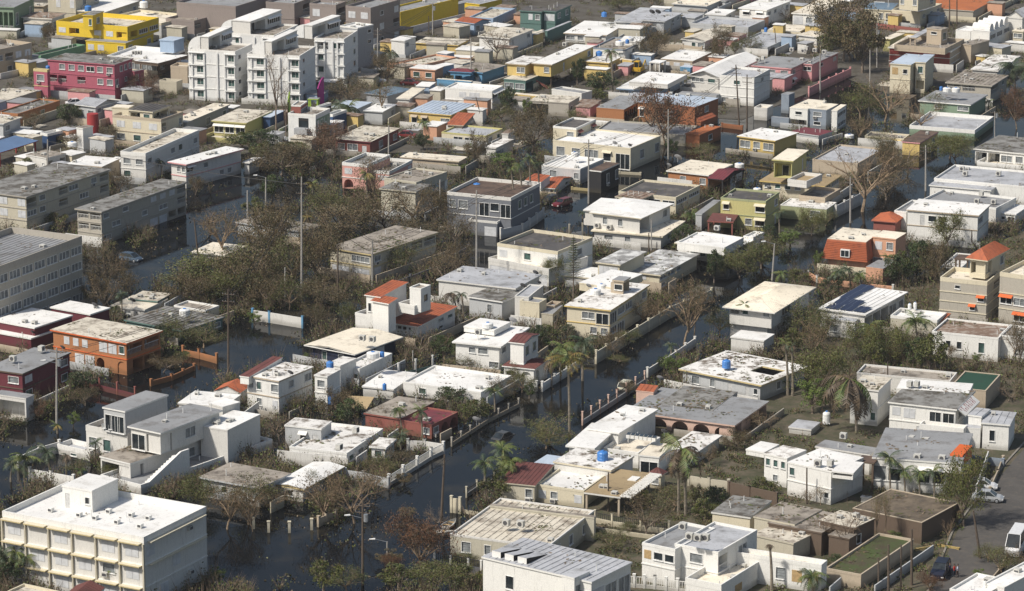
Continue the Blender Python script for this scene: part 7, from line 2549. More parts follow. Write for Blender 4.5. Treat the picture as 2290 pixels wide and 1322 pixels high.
    ('d3', 1290, 1230, 90, 110, 'olive1', 'climbing the white balcony house'),
    ('d3', 700, 640, 230, 160, 'brown1', 'above the broken coconut palm'),
    ('d3', 1000, 500, 150, 100, 'green0', 'at the white annex wall'),
    ('d3', 60, 1210, 260, 130, 'bare1', 'in the rubble by the pink arches house'),
    ('d4', 770, 1030, 280, 440, 'bare2', 'dark in front of the brown angular house'),
    ('d4', 560, 1000, 200, 270, 'thin0', 'like a bundle of bare stems'),
    ('d4', 490, 990, 150, 230, 'thin0', 'left of the bundle of bare stems'),
    ('d4', 1020, 940, 100, 420, 'thin1', 'by the retaining wall, left'),
    ('d4', 1085, 920, 90, 400, 'thin1', 'by the retaining wall, right'),
    ('d4', 1760, 780, 360, 540, 'olive0', 'rising over the road junction'),
    ('d4', 1700, 640, 200, 330, 'olive1', 'behind the one over the road junction'),
    ('d4', 1620, 900, 100, 190, 'bare0', 'small by the road'),
    ('d4', 1680, 760, 230, 150, 'mix0', 'dark between white wall and road'),
    ('d4', 720, 1135, 220, 110, 'green0', 'in the garden terrace, left'),
    ('d4', 830, 1120, 180, 90, 'green1', 'in the garden terrace, middle'),
    ('d4', 960, 1000, 170, 90, 'green0', 'in the garden terrace at the brown wall'),
    ('d4', 1180, 900, 200, 70, 'brt0', 'on the crest of the garden terrace'),
    ('d4', 1470, 1330, 190, 150, 'rust0', 'at the bottom edge by the men'),
    ('d4', 1890, 1270, 150, 120, 'brt0', 'round and yellow green by the road'),
    ('d4', 1960, 1080, 200, 140, 'olive1', 'dry on the verge below the van'),
    ('d4', 2080, 1180, 260, 200, 'olive1', 'dry over the sinuous roof'),
    ('d4', 2210, 1190, 200, 200, 'brown1', 'at the right edge over the sinuous roof'),
    ('d4', 135, 320, 130, 130, 'olive0', 'climbing the white villa'),
    ('d4', 450, 590, 130, 110, 'bare1', 'against the white villa wall, left'),
    ('d4', 550, 600, 120, 140, 'thin1', 'against the white villa wall, right'),
    ('d4', 60, 520, 280, 150, 'green1', 'on the brown boundary wall'),
    ('d4', 1900, 260, 130, 60, 'olive1', 'on the dusty verge'),
    ('d4', 1180, 580, 130, 80, 'rust0', 'by the white planters'),
    ('b4', 880, 750, 480, 430, 'bare0', 'right of the white bent roof'),
    ('b4', 620, 760, 400, 360, 'bare1', 'leaning over the white bent roof'),
    ('b4', 1060, 520, 260, 250, 'bare1', 'behind the bare tree in open water'),
    ('b4', 1100, 340, 270, 150, 'olive1', 'inside the picket fence'),
    ('b4', 1250, 260, 220, 130, 'brown1', 'below the louvred bay'),
    ('b4', 500, 480, 180, 150, 'olive1', 'on the white bent roof edge'),
    ('b4', 1450, 1160, 480, 460, 'rust0', 'with broad brown crown in open water'),
    ('b4', 1560, 800, 230, 180, 'bare2', 'by the white boat wreck'),
    ('b4', 1170, 1090, 260, 100, 'mix0', 'round the submerged lamp'),
    ('b4', 1200, 1180, 160, 160, 'rust0', 'under the submerged lamp'),
    ('b4', 620, 1320, 360, 260, 'green1', 'at the bottom edge left of the transformer pole'),
    ('b4', 820, 1330, 300, 190, 'olive1', 'at the foot of the transformer pole'),
    ('b4', 1250, 1310, 400, 200, 'green1', 'at the bottom edge right of the transformer pole'),
    ('b4', 1550, 1310, 460, 210, 'olive0', 'at the bottom edge in the middle'),
    ('b4', 1820, 1300, 330, 200, 'green1', 'against the white modern house'),
    ('b4', 1760, 1110, 260, 90, 'olive0', 'under the frame fence'),
    ('b4', 40, 640, 330, 260, 'olive1', 'before the shingle roofed house'),
    ('b4', 230, 640, 280, 160, 'bare1', 'at the white wall by the shingle roof'),
    ('b4', 20, 820, 170, 260, 'bare1', 'left of the four yellow pillars'),
    ('b4', 1300, 420, 200, 80, 'mix0', 'drifting at the end of the picket fence'),
    ('b4', 2200, 420, 220, 200, 'green0', 'under the green palm clump'),
    ('b4', 1330, 700, 230, 70, 'mix0', 'drifting in mid street'),
    ('c4', 1220, 860, 380, 330, 'bare3', 'in the bare yard'),
    ('c4', 1080, 840, 160, 90, 'olive0', 'at the low kerb in the bare yard'),
    ('c4', 1850, 640, 330, 170, 'green0', 'in the diagonal hedge'),
    ('c4', 1720, 720, 260, 160, 'green1', 'lower in the diagonal hedge'),
    ('c4', 2170, 620, 200, 100, 'green0', 'behind the cream wedge house'),
    ('c4', 2000, 130, 220, 160, 'brown0', 'beside the sprawling villa'),
    ('c4', 1760, 260, 160, 150, 'bare3', 'in the yard corner of the villa'),
    ('c4', 1460, 640, 330, 180, 'olive1', 'under the shaggy palms'),
    ('c4', 1380, 560, 180, 130, 'brown1', 'before the garden pavilion'),
    ('c4', 380, 120, 280, 150, 'olive1', 'reaching up from the street water'),
    ('c4', 940, 960, 330, 120, 'olive1', 'sprawling on the dirt yard'),
    ('c4', 1640, 600, 130, 160, 'mix0', 'under the pierced wall'),
    ('c4', 120, 390, 330, 180, 'green0', 'at the left of the red roofed wing'),
    ('c4', 1190, 590, 230, 120, 'green1', 'by the toothed carport edge'),
    ('a4', 1700, 620, 330, 230, 'olive0', 'behind the corner of the big white building'),
    ('a4', 1920, 800, 350, 320, 'bare1', 'first standing in the water right of the big building'),
    ('a4', 2100, 760, 330, 300, 'bare1', 'second standing in the water right of the big building'),
    ('a4', 1850, 1270, 170, 130, 'brt0', 'round at the big white building corner'),
    ('a4', 60, 1290, 330, 260, 'green0', 'at the lower left corner'),
    ('a4', 640, 330, 200, 110, 'olive1', 'behind the white stair room'),
    ('a4', 950, 350, 230, 110, 'olive0', 'inside the deck house porch'),
    ('c3', 1350, 1010, 120, 110, 'brt0', 'behind the red tiled porch'),
    ('d3', 1000, 690, 260, 230, 'green1', 'filling the dark garden centre'),
    ('d3', 1330, 700, 260, 240, 'green0', 'filling the dark garden right'),
    ('d3', 330, 560, 230, 190, 'green1', 'by the ribbed cream house'),
    ('d2', 1180, 1220, 260, 260, 'green0', 'under the slim palm'),
    ('d2', 640, 1270, 230, 130, 'green0', 'at the mansard house gate'),
    ('c3', 330, 560, 230, 200, 'green0', 'behind the bright full palm'),
    ('b3', 1780, 640, 200, 150, 'green0', 'at the foot of the villa with rooftop tank'),
    ('b4', 2080, 560, 330, 230, 'green1', 'round the green palm clump'),
    ('c2', 1530, 900, 240, 190, 'green0', 'beside the hipped roof house'),
    ('c2', 1800, 1180, 170, 260, 'green0', 'before the white bungalow tray'),
    ('c2', 2020, 1150, 280, 220, 'olive0', 'in the garden below the white bungalow'),
    ('c2', 2200, 1060, 260, 190, 'green1', 'at the prow of the white bungalow'),
    ('c2', 440, 1190, 200, 200, 'olive0', 'on the corner of the white box house'),
]:
    T(*a)

# conifer beside the cream house
g = at('c3', 612, 190, 0)
o = thing('conifer_tree', 'slender dark pine with level tiers behind the cream and taupe house', 'tree', g)
m = MB()
hh = 12.3
m.cyl((0, 0, -.3), (0, 0, hh), .16, .03, M_BARK2, 6, False)
link('trunk', m.mesh('trunk'), o)
m = MB()
rg = random.Random(4)
for k in range(17):
    z = hh * (.42 + .57 * k / 17)
    R = 1.75 * (1 - k / 18)
    for j in range(8):
        a = 6.2832 * j / 8 + rg.random()
        d = Vector((math.cos(a), math.sin(a), .18))
        m.cyl((0, 0, z), Vector((0, 0, z)) + d * R, .03, .01, M_BARK2, 3, False)
        for q in range(9):
            p = Vector((0, 0, z)) + d * R * (q + 1) / 9
            for s_ in (-1, 1):
                t_ = Vector((-d.y, d.x, 0)) * s_ * .30 * (1.2 - q / 9) + d * .12 + Vector((0, 0, -.10))
                m.face([p, p + d * .10, p + t_], L_DARK)
link('needles', m.mesh('needles'), o)

# ------------------------------------------------------------------ undergrowth and floating litter (uncountable)
STREETS = [
    ([(690, 1400), (800, 1290), (900, 1165), (1050, 1045), (1180, 945), (1330, 855), (1450, 790), (1590, 690), (1650, 610), (1800, 575), (1910, 500), (2000, 440), (2080, 385), (2200, 320), (2330, 250)], 7.5),
    ([(-60, 1080), (190, 965), (330, 870), (480, 810), (600, 745), (660, 720)], 8),
    ([(1090, 620), (1130, 530), (1290, 490), (1400, 400), (1500, 350), (1620, 310), (1700, 262), (1900, 180), (1960, 110)], 6.5),
    ([(190, 640), (330, 590), (440, 560), (520, 470), (600, 430), (520, 400)], 9.5),
    ([(430, 1200), (560, 1230), (760, 1250), (900, 1250)], 13),
]
SEG = []
for pl, wd_ in STREETS:
    pts = [at('f', x, y, 0) for x, y in pl]
    for a, b_ in zip(pts[:-1], pts[1:]):
        SEG.append((a.x, a.y, b_.x, b_.y, wd_))
road_pts = [at('f', x, y, 0) for x, y in ((1985, 1600), (2085, 1300), (2150, 1160), (2262, 1035), (2330, 960), (2600, 700), (2800, 800), (2500, 1180), (2330, 1300), (2250, 1600))]


def in_poly(x, y, P):
    c = False
    j = len(P) - 1
    for i in range(len(P)):
        if (P[i].y > y) != (P[j].y > y) and x < (P[j].x - P[i].x) * (y - P[i].y) / (P[j].y - P[i].y) + P[i].x:
            c = not c
        j = i
    return c


def free(x, y, mar=.4):
    for (ax, ay, bx, by_, wd_) in SEG:
        dx, dy = bx - ax, by_ - ay
        t_ = max(0, min(1, ((x - ax) * dx + (y - ay) * dy) / (dx * dx + dy * dy)))
        if (x - ax - dx * t_) ** 2 + (y - ay - dy * t_) ** 2 < wd_ * wd_:
            return False
    for (px, py, rot, w, d) in FOOT:
        dx, dy = x - px, y - py
        if dx * dx + dy * dy > (w + d + 3) ** 2:
            continue
        u = dx * math.cos(rot) - dy * math.sin(rot)
        v = dx * math.sin(rot) + dy * math.cos(rot)
        if -w - mar < u < mar and -mar < v < d + mar:
            return False
    return not in_poly(x, y, road_pts)


rg = random.Random(77)
mg = [MB() for _ in range(3)]
mats = [(L_DARK, L_OLIVE, L_BRN), (L_OLIVE, L_BRN, L_DARK), (L_BRN, L_OLIVE, L_BRT)]
cntb = 0
tries = 0
# patios, sheds and boundary walls that belong to each house
DRY = [[at('f', x, y, 0) for x, y in p] for p in ([(-500, -140), (2800, -140), (2500, 130), (2000, 215), (1890, 175), (1660, 268), (1400, 285), (1150, 335), (760, 345), (540, 345), (300, 395), (-500, 540)], [(1090, 1128), (1340, 1010), (1640, 905), (1780, 760), (2400, 470), (2700, 1600), (980, 1600)])]
for root, out in ALLB:
    P, rot, w, d, z1, loc, rz = out[0]
    if root.get('category') == 'carport':
        continue
    def wp(u, v):
        return P.x + u * math.cos(rot) + v * math.sin(rot), P.y - u * math.sin(rot) + v * math.cos(rot)
    wet = not any(in_poly(*wp(-w / 2, -1), D) for D in DRY)
    wc_ = rg.choice(['w2', 'cr', 'wg', 'tan', 'conc', 'w2'])
    hh = rg.uniform(1.0, 1.9)
    gap = rg.uniform(1.3, 2.6)
    wm_ = wall_mat(wc_)
    for side in (0, 1):
        if rg.random() < (.25 if wet or P.y > 560 else .8):
            continue
        L_ = (d if side == 0 else w) + 2
        k = int(L_ / 3)
        for i in range(k):
            a, b_ = -1 + L_ * i / k, -1 + L_ * (i + 1) / k
            if side == 0:
                q = [(gap, a), (gap, b_)]
            else:
                q = [(-w + a, -gap), (-w + b_, -gap)]
            if all(free(*wp(*t_), .15) for t_ in q):
                m = MB()
                if side == 0:
                    m.box(gap - .08, gap + .08, a + .01, b_ - .01, -.4, hh, wm_)
                else:
                    m.box(-w + a + .01, -w + b_ - .01, -gap - .08, -gap + .08, -.4, hh, wm_)
                link('yard_wall', m.mesh('yard_wall'), root, loc, rz)
    far_ = P.y > 560 and not wet
    for i in range(10 if far_ else 0):
        u0, v0 = rg.choice([(rg.uniform(.3, gap), rg.uniform(0, d * .7)), (rg.uniform(-w, -2), rg.uniform(-5.5, -3)), (rg.uniform(-w - 5, -w - 3), rg.uniform(0, d * .7)), (rg.uniform(-w, -2), d + .5)])
        su, sv = rg.uniform(2.2, 5.5), rg.uniform(2, 5)
        cs_ = [(u0, v0), (u0 + su, v0), (u0 + su, v0 + sv), (u0, v0 + sv), (u0 + su / 2, v0 + sv / 2)]
        if not all(free(*wp(*t_), .05) for t_ in cs_):
            continue
        m = MB()
        if rg.random() < (.5 if far_ else 0):
            h_ = rg.uniform(2.0, 3.3)
            rr = roof_mat(rg.choice(['gw', 'tnd', 'w', 'crd', 'rst', 'g', 'w']))
            m.box(u0, u0 + su, v0, v0 + sv, -.4, h_, wall_mat(rg.choice(['w2', 'cr2', 'wg', 'gcr', 'peach', 'cr', 'lb', 'y', 'lp'])))
            m.box(u0 - .2, u0 + su + .2, v0 - .2, v0 + sv + .2, h_, h_ + .12, rr)
            link('lean_to', m.mesh('lean_to'), root, loc, rz)
            FOOT.append((*wp(u0 + su, v0), rot, su, sv))
        elif not wet:
            m.box(u0, u0 + su, v0, v0 + sv, -.2, .14 + .01 * i, roof_mat(rg.choice(['gw', 'tnd', 'crd', 'g', 'gt']) if False else rg.choice(['gw', 'tnd', 'crd', 'g', 'dirt'])))
            link('patio', m.mesh('patio'), root, loc, rz)
while cntb < 4600 and tries < 34000:
    tries += 1
    X, Y = rg.uniform(-40, 2330), rg.uniform(-20, 1380)
    g = at('f', X, Y, 0)
    if not free(g.x, g.y, .5):
        continue
    dry = X > 1100 and Y > 900
    if dry and rg.random() < .72:
        continue
    cntb += 1
    k = rg.randrange(3)
    R = rg.uniform(.6, 1.9)
    hgt = rg.uniform(.4, 2.9) * (.6 if Y < 350 else .4 if dry else 1)
    n = int(62 * R * (1 if Y > 350 else .7))
    mt = mats[k]
    for _ in range(n):
        a = rg.uniform(0, 6.2832)
        r = R * math.sqrt(rg.random())
        z = hgt * rg.random() * (1.15 - r / R * .6)
        leafq(mg[k], Vector((g.x + r * math.cos(a), g.y + r * math.sin(a), z + .05)), rg, .135, rg.choice(mt))
    for _ in range(int(n * .3)):
        a = rg.uniform(0, 6.2832)
        p = Vector((g.x, g.y, 0))
        e = p + Vector((math.cos(a) * R, math.sin(a) * R, hgt * rg.uniform(.5, 1.5)))
        mg[k].face([p + Vector((.03, 0, 0)), p - Vector((.03, 0, 0)), e], M_TWIG)
for mb, lab in zip(mg, ('dark leafy undergrowth filling the gaps between the houses', 'olive weeds and creepers along the garden walls', 'brown twigs and dead brush heaped in the yards')):
    o = link('undergrowth', mb.mesh('undergrowth'))
    tag(o, lab, 'undergrowth')
    o['kind'] = 'stuff'
# flotsam on the water
m = MB()
for _ in range(900):
    si = rg.choice(SEG)
    t_ = rg.random()
    off = rg.choice([-1, 1]) * si[4] * abs(rg.gauss(.8, .25))
    dx, dy = si[2] - si[0], si[3] - si[1]
    L = math.hypot(dx, dy)
    x = si[0] + dx * t_ - dy / L * off
    y = si[1] + dy * t_ + dx / L * off
    for q in range(rg.randrange(2, 8)):
        leafq(m, Vector((x + rg.gauss(0, .7), y + rg.gauss(0, .7), .05)), rg, rg.uniform(.05, .22), rg.choice([L_BRN, L_OLIVE, M_TWIG, L_BRN]))
o = link('flotsam', m.mesh('flotsam'))
tag(o, 'leaves and twigs drifting along the edges of the flooded streets', 'debris')
o['kind'] = 'stuff'

# ------------------------------------------------------------------ cars
A25 = math.pi / 2 - rad(25)
car('a2', 1105, 985, -.55, 'silver blue hatchback half sunk beside the long walk up block', (.06, .09, .13), kind='hatch', z=-.25, L=4.2)
car('c3', 1062, 845, A25 + .05, 'cream white small car sunk to its sills behind the pink posted fence', (.62, .60, .48), kind='hatch', z=-.55, L=3.9)
car('b3', 2140, 1270, A25 - .2, 'dark car drowned to the windows in mid street by the rusty wire fence', (.06, .06, .06), kind='sedan', z=-.75)
car('c2', 520, 530, A25 + 2.9, 'dark red car pushed against the wall near the four thin palms', (.13, .02, .025), kind='suv', z=-.1, L=4.4)
car('c2', 410, 500, A25 + 3.0, 'black grey jeep behind the dark red car', (.03, .03, .035), kind='suv', z=-.2, L=4.3)
car('b1', 1060, 705, -.15, 'white off road car behind the blue metal pyramid roof', (.6, .6, .6), kind='suv', L=4.4)
car('b1', 1350, 720, -.2, 'dark red car behind the blue metal pyramid roof', (.16, .02, .02), kind='sedan')
car('b1', 1325, 1165, -.2, 'maroon and white sedan in front of the pale yellow house', (.20, .03, .03), kind='sedan')
car('a1', 640, 890, .4, 'white car peeking out beside the grey gabled house', (.62, .62, .62), kind='sedan')
car('d4', 1955, 560, -.25, 'silver car parked on the dirt at the road junction', (.35, .36, .37), kind='sedan', at_z=.06, z=.06)
car('d4', 1905, 460, -.2, 'white car behind the silver one at the junction', (.6, .6, .6), kind='sedan', at_z=.06, z=.06)
car('d4', 2200, 985, A25 + .1 + math.pi, 'white van with black windows on the road at the right edge', (.66, .66, .66), kind='van', L=6.0, W=2.1, Hc=2.1, at_z=.08, z=.08)
car('d4', 1560, 1190, A25 + .1 + math.pi, 'dark blue pickup like car beside the three men', (.012, .015, .03), kind='suv', L=4.6, W=1.9, Hc=1.75, at_z=.06, z=.06)
car('d1', 610, 730, A25, 'small dark car in the shade of the salmon pink wall', (.03, .03, .035), kind='hatch', z=-.1) if False else None

# yellow digger by the cream garage
g = at('c1', 1160, 630, 0)
o = thing('excavator', 'small yellow digger parked between the white roofs', 'digger', g, -.4)
ym = plain('digger_yellow', (.55, .33, .02), .5)
m = MB()
m.box(-1.0, 1.0, -1.3, 1.3, .9, 1.7, ym)
link('body', m.mesh('body'), o)
m = MB()
m.box(-.7, .3, -.7, .7, 1.7, 2.9, M_GLASS)
m.box(-.78, .38, -.78, .78, 2.9, 3.02, ym)
for sx in (-.74, .3):
    for sy in (-.74, .7):
        m.box(sx, sx + .06, sy, sy + .06, 1.7, 2.9, ym)
link('cab', m.mesh('cab'), o)
for s_ in (-1, 1):
    m = MB()
    m.cyl((s_ * .95, -1.1, .45), (s_ * .95, 1.1, .45), .42, .42, M_TYRE, 10)
    m.box(s_ * .75 if s_ > 0 else -1.2, 1.2 if s_ > 0 else -.75, -1.4, 1.4, .1, .8, M_TYRE)
    link('track', m.mesh('track'), o)
m = MB()
m.cyl((.6, 1.2, 1.6), (.6, 2.8, 2.9), .16, .13, ym, 6)
m.cyl((.6, 2.8, 2.9), (.6, 3.6, 1.2), .13, .1, ym, 6)
m.box(.3, .9, 3.4, 3.9, .7, 1.3, M_METAL)
link('boom', m.mesh('boom'), o)

# ------------------------------------------------------------------ people beside the dark car
st = ((0, .10), (0, -.08), (.02, -.02, 1.12, .04, .06, .86), (.03, .02, 1.12, .02, .14, .88), 0)
person('d4', 1640, 1195, 'person in dark navy shirt and black trousers leaning to the dark car', ('navy', (.02, .02, .06)), ('black', (.015, .015, .018)), 1.3, ((0, .12), (.02, -.12), (-.03, .12, 1.14, -.02, .34, 1.02), (.03, .14, 1.14, .02, .36, 1.04), 0))
person('d4', 1676, 1205, 'person in bright red shirt and dark trousers', ('red', (.62, .03, .02)), ('dark', (.03, .035, .05)), 1.0, st)
person('d4', 1704, 1208, 'person in light blue white shirt and brown trousers', ('pale', (.50, .55, .66)), ('brown', (.07, .045, .035)), 1.2, ((0, .05), (.03, -.14), (-.03, -.03, 1.12, -.05, .04, .86), (.04, .06, 1.13, .0, .26, 1.0), .01))
person('d4', 1608, 1180, 'person in black bending at the far side of the dark car', ('black', (.02, .02, .024)), ('blue', (.02, .03, .06)), .4, st)

# ------------------------------------------------------------------ roof tanks, dishes and air conditioners
for a in [('a1', 745, 92, 8.6, 'blue water tank on the stair tower of the yellow building', 'b', .8, 1.2), ('a1', 1215, 66, 5.0, 'large white cylinder tank behind the yellow building', 'w', 1.0, 1.6),
          ('a1', 405, 590, 6.2, 'small blue tank on the left wing of the dark pink building', 'b', .45, .9), ('a2', 610, 28, 4.9, 'white lying tank on the pink trimmed house', 'w', .9, .9),
          ('c1', 1005, 384, 5.0, 'wide white tub tank left of the blue one on the blue grey sided house', 'w', 1.0, 1.0), ('c1', 1068, 368, 5.0, 'blue tank between white tubs on the blue grey sided house', 'b', .45, .9),
          ('c1', 1090, 345, 5.0, 'white tub tank right of the blue one on the blue grey sided house', 'w', .9, .8), ('c1', 830, 478, 3.2, 'blue tank on the cream garage', 'b', .75, 1.2),
          ('c1', 873, 142, 4.0, 'blue tank on the white gable roof house at the back', 'b', .65, 1.1), ('c2', 625, 115, 3.9, 'white tank with blue band on the stripy white roof', 'w', .75, .9),
          ('d1', 1615, 776, 5.6, 'left white tank on the green corner house', 'w', .85, .9), ('d1', 1690, 778, 5.6, 'right white tank on the green corner house', 'w', .85, .9),
          ('d1', 1566, 764, 5.6, 'small blue tank on the green corner house', 'b', .35, .8), ('d1', 85, 270, 3.5, 'blue tank on the beige tiled shed', 'b', .4, 1.0),
          ('d1', 790, 1168, .1, 'white round tub on the ground by the dry tree', 'w', .95, .8), ('c2', 2015, 205, 3.6, 'long white tank behind the maroon tent awning', 'w', .9, .8),
          ('c2', 2165, 415, 4.9, 'white tank on the pale olive house', 'w', .7, .8), ('a3', 1560, 250, 3.2, 'large white tank on the collapsed grey roof', 'w', .85, 1.1),
          ('b3', 1035, 605, 4.3, 'wide white tank on the tall white box', 'w', .95, .9), ('b3', 1112, 598, 4.3, 'blue drum beside the wide white tank', 'b', .35, .8),
          ('b3', 672, 690, 4.7, 'faded blue tank on the debris covered white house', 'b', .55, .95), ('b3', 678, 990, .6, 'pale blue tank in the yard below the debris covered white house', 'b', .85, 1.3),
          ('b3', 1133, 875, 3.0, 'small blue drum on the low white side roof', 'b', .3, .9), ('b3', 2005, 350, 5.4, 'white tank on the villa with the arched porch', 'w', .85, .8),
          ('c3', 800, 80, 4.8, 'wide white tank nearest the edge of the cream and taupe house', 'w', .85, 1.1), ('c2', 850, 1232, 4.8, 'white tank behind its twin on the cream and taupe house', 'w', .7, .8),
          ('b2', 1912, 385, 5.6, 'bright blue tank on the corner of the dark grey house', 'b', .65, 1.0), ('c3', 1905, 690, 3.1, 'pale blue tank on the courtyard house', 'b', .65, 1.2),
          ('c4', 860, 222, 3.3, 'vivid blue tank on the white debris roof of the yellow house', 'b', .75, 1.35), ('d3', 1300, 200, 2.9, 'left white cylinder in the annex roof tray', 'w', .3, 1.0),
          ('d3', 1345, 195, 2.9, 'right white cylinder in the annex roof tray', 'w', .3, 1.1), ('d3', 597, 1160, .4, 'tall white cylinder standing in the yard by the olive tree', 'w', .55, 1.7)]:
    water_tank(*a)
for a in [('a1', 1622, 985, 3.4, 'grey dish on the cream long roof by the cream terrace house', False, .6), ('c1', 1275, 130, 5.3, 'left dish of the high pair on the grey house', True, .75), ('c1', 1326, 130, 5.3, 'right dish of the high pair on the grey house', True, .75),
          ('c1', 1380, 150, 5.3, 'small dish right of the high pair', False, .35), ('c1', 190, 262, 4.4, 'dish on the white stair house', False, .45), ('b1', 1330, 325, 3.8, 'tiny dish on the white and maroon house', True, .3),
          ('c1', 962, 1235, 4.2, 'left dish on the weathered cream house roof', False, .55), ('c1', 1088, 1248, 4.2, 'right dark dish on the weathered cream house roof', True, .45),
          ('c1', 1635, 870, 4.7, 'left one of the round dark dishes on the orange house', True, .35), ('c1', 1665, 865, 4.7, 'right one of the round dark dishes on the orange house', True, .35),
          ('c2', 1494, 160, 3.2, 'big pale dish at the corner of the peeling cream roof', False, .8), ('c2', 1420, 210, 3.2, 'small dish at the corner of the peeling cream roof', False, .5),
          ('a3', 1118, 150, 3.0, 'black dish on the pale broken roof', True, .55), ('a3', 798, 190, 3.7, 'dark dish at the far end of the white L roof', True, .55), ('a3', 276, 412, 3.7, 'dark dish at the near end of the white L roof', True, .4),
          ('a3', 528, 545, 5.0, 'black dish on the maroon house edge', True, .45), ('b3', 220, 755, 5.0, 'leftmost of three dark dishes on the debris roof', True, .4), ('b3', 275, 762, 5.0, 'middle of three dishes on the debris roof', False, .35),
          ('b3', 336, 762, 5.0, 'rightmost and largest of three dark dishes on the debris roof', True, .5), ('c2', 292, 1125, 3.9, 'brown dish at the edge of the curved grey roof', True, .55), ('c2', 322, 1200, 3.9, 'second dish on the curved grey roof', True, .4),
          ('c2', 188, 1240, 3.9, 'black broken dish on the curved grey roof', True, .6), ('c2', 995, 1010, 5.0, 'small dish on the mottled roof', False, .35), ('c2', 742, 1235, 4.9, 'pale dish on the cream and taupe house', False, .5),
          ('b3', 1910, 1180, 1.3, 'white dish on the wire fence by the flooded street', False, .75), ('c3', 1345, 815, 1.4, 'white dish beside the small red tiled porch', False, .6), ('c4', 1380, 10, 3.6, 'dark round dish beside the skylights', True, .55),
          ('d2', 110, 400, 5.0, 'white dish frame on the pale olive house', False, .5), ('b3', 2215, 330, 5.4, 'long grey dish panel on the villa with the arched porch', False, .7)]:
    dish(*a)
for a in [('a3', 110, 635, 5.0, 'box unit nearest the left edge on the maroon house roof'), ('a3', 350, 550, 5.0, 'box unit at the back of the maroon house roof'),
          ('c4', 1595, 885, 6.6, 'left of three units on the cubic white house'), ('c4', 1665, 898, 6.6, 'middle of three units on the cubic white house'), ('c4', 1730, 895, 6.6, 'right of three units on the cubic white house'), ('c4', 1538, 800, 6.6, 'lone unit at the far edge of the cubic white house'),
          ('c4', 45, 770, 3.6, 'left unit on the ribbed roof house'), ('c4', 168, 780, 3.6, 'right unit on the ribbed roof house'),
          ('c2', 1825, 738, 4.0, 'grey box chimney unit on the white bungalow tray'), ('d2', 1868, 510, 3.0, 'left unit on the grey roof annex'), ('d2', 2010, 515, 3.0, 'right unit on the grey roof annex'), ('d2', 1905, 448, 3.2, 'far unit behind the grey roof annex'),
          ('d2', 1742, 235, 3.4, 'left unit on the scalloped parapet house'), ('d2', 1770, 275, 3.4, 'second unit on the scalloped parapet house'), ('d2', 2050, 275, 3.4, 'third unit on the scalloped parapet house'),
          ('d4', 740, 35, 3.0, 'left unit on the long grey roof'), ('d4', 1100, 48, 3.0, 'second unit on the long grey roof'), ('d4', 1318, 60, 3.8, 'third unit on the long grey roof'), ('d4', 1435, 75, 3.8, 'fourth unit on the long grey roof'),
          ('d4', 1365, 215, 4.2, 'unit near the front edge over the hooded windows'), ('d4', 1575, 225, 4.2, 'last unit near the orange corner'), ('d4', 525, 265, 4.9, 'left white box on the villa cube'), ('d4', 630, 265, 4.9, 'right white box on the villa cube'),
          ('d3', 975, 805, 4.2, 'rusty unit on the old overgrown white house'), ('d3', 1360, 850, 5.2, 'unit on the upper roof of the lettered panel house'), ('d3', 1300, 850, 5.2, 'small unit left on the upper roof of the lettered panel house'),
          ('d1', 305, 435, 4.8, 'first unit in the row on the salmon pink house'), ('d1', 400, 445, 4.8, 'second unit in the row on the salmon pink house'), ('d1', 430, 425, 4.8, 'third unit in the row on the salmon pink house'), ('d1', 500, 440, 4.8, 'fourth unit in the row on the salmon pink house'), ('d1', 578, 455, 4.8, 'last unit in the row on the salmon pink house'),
          ('d1', 20, 520, 4.8, 'unit at the left corner of the salmon pink roof'), ('d1', 62, 508, 4.8, 'second unit at the left corner of the salmon pink roof'),
          ('b3', 1925, 410, 5.0, 'brown unit on the villa with the arched porch'), ('b3', 945, 460, 4.3, 'left debris caught unit on the bent roof of the navy house'), ('b3', 1030, 470, 4.3, 'right debris caught unit on the bent roof of the navy house'),
          ('c2', 815, 715, 2.5, 'left unit on the ledge of the hipped roof house'), ('c2', 915, 730, 2.5, 'right unit on the ledge of the hipped roof house'), ('c1', 540, 390, 5.2, 'black box on the mustard house roof'),
          ('a1', 1135, 462, 5.5, 'left unit on the crisp white roof'), ('a1', 1180, 462, 5.5, 'right unit on the crisp white roof'), ('b3', 890, 1240, 3.0, 'brown unit on the heavy debris bungalow'), ('b4', 750, 130, 3.4, 'front unit on the heavy debris bungalow')]:
    ac_unit(*a)
for i, (x, y) in enumerate(((430, 650), (670, 690), (805, 715), (920, 660), (990, 750), (1110, 690), (1185, 785), (1255, 715))):
    p = at('a4', x, y, 8.5)
    o = thing('roof_vent', 'small white vent box on the big white roof, number %d counted from the left' % (i + 1) if False else ['leftmost small vent box on the big white roof', 'small vent box in front of the stair room', 'small vent box right of the stair room corner, front', 'small vent box behind the middle of the big roof', 'small vent box in the centre of the big roof', 'small vent box back right on the big roof', 'small vent box nearest the right front parapet', 'small vent box nearest the right end of the big roof'][i], 'vent', p, rad(-28))
    m = MB()
    m.box(-.3, .3, -.3, .3, 0, .5, wall_mat('w'))
    link('casing', m.mesh('casing'), o)
    m = MB()
    m.box(-.22, .22, -.33, -.3, .1, .4, M_DISHD)
    link('grille', m.mesh('grille'), o)

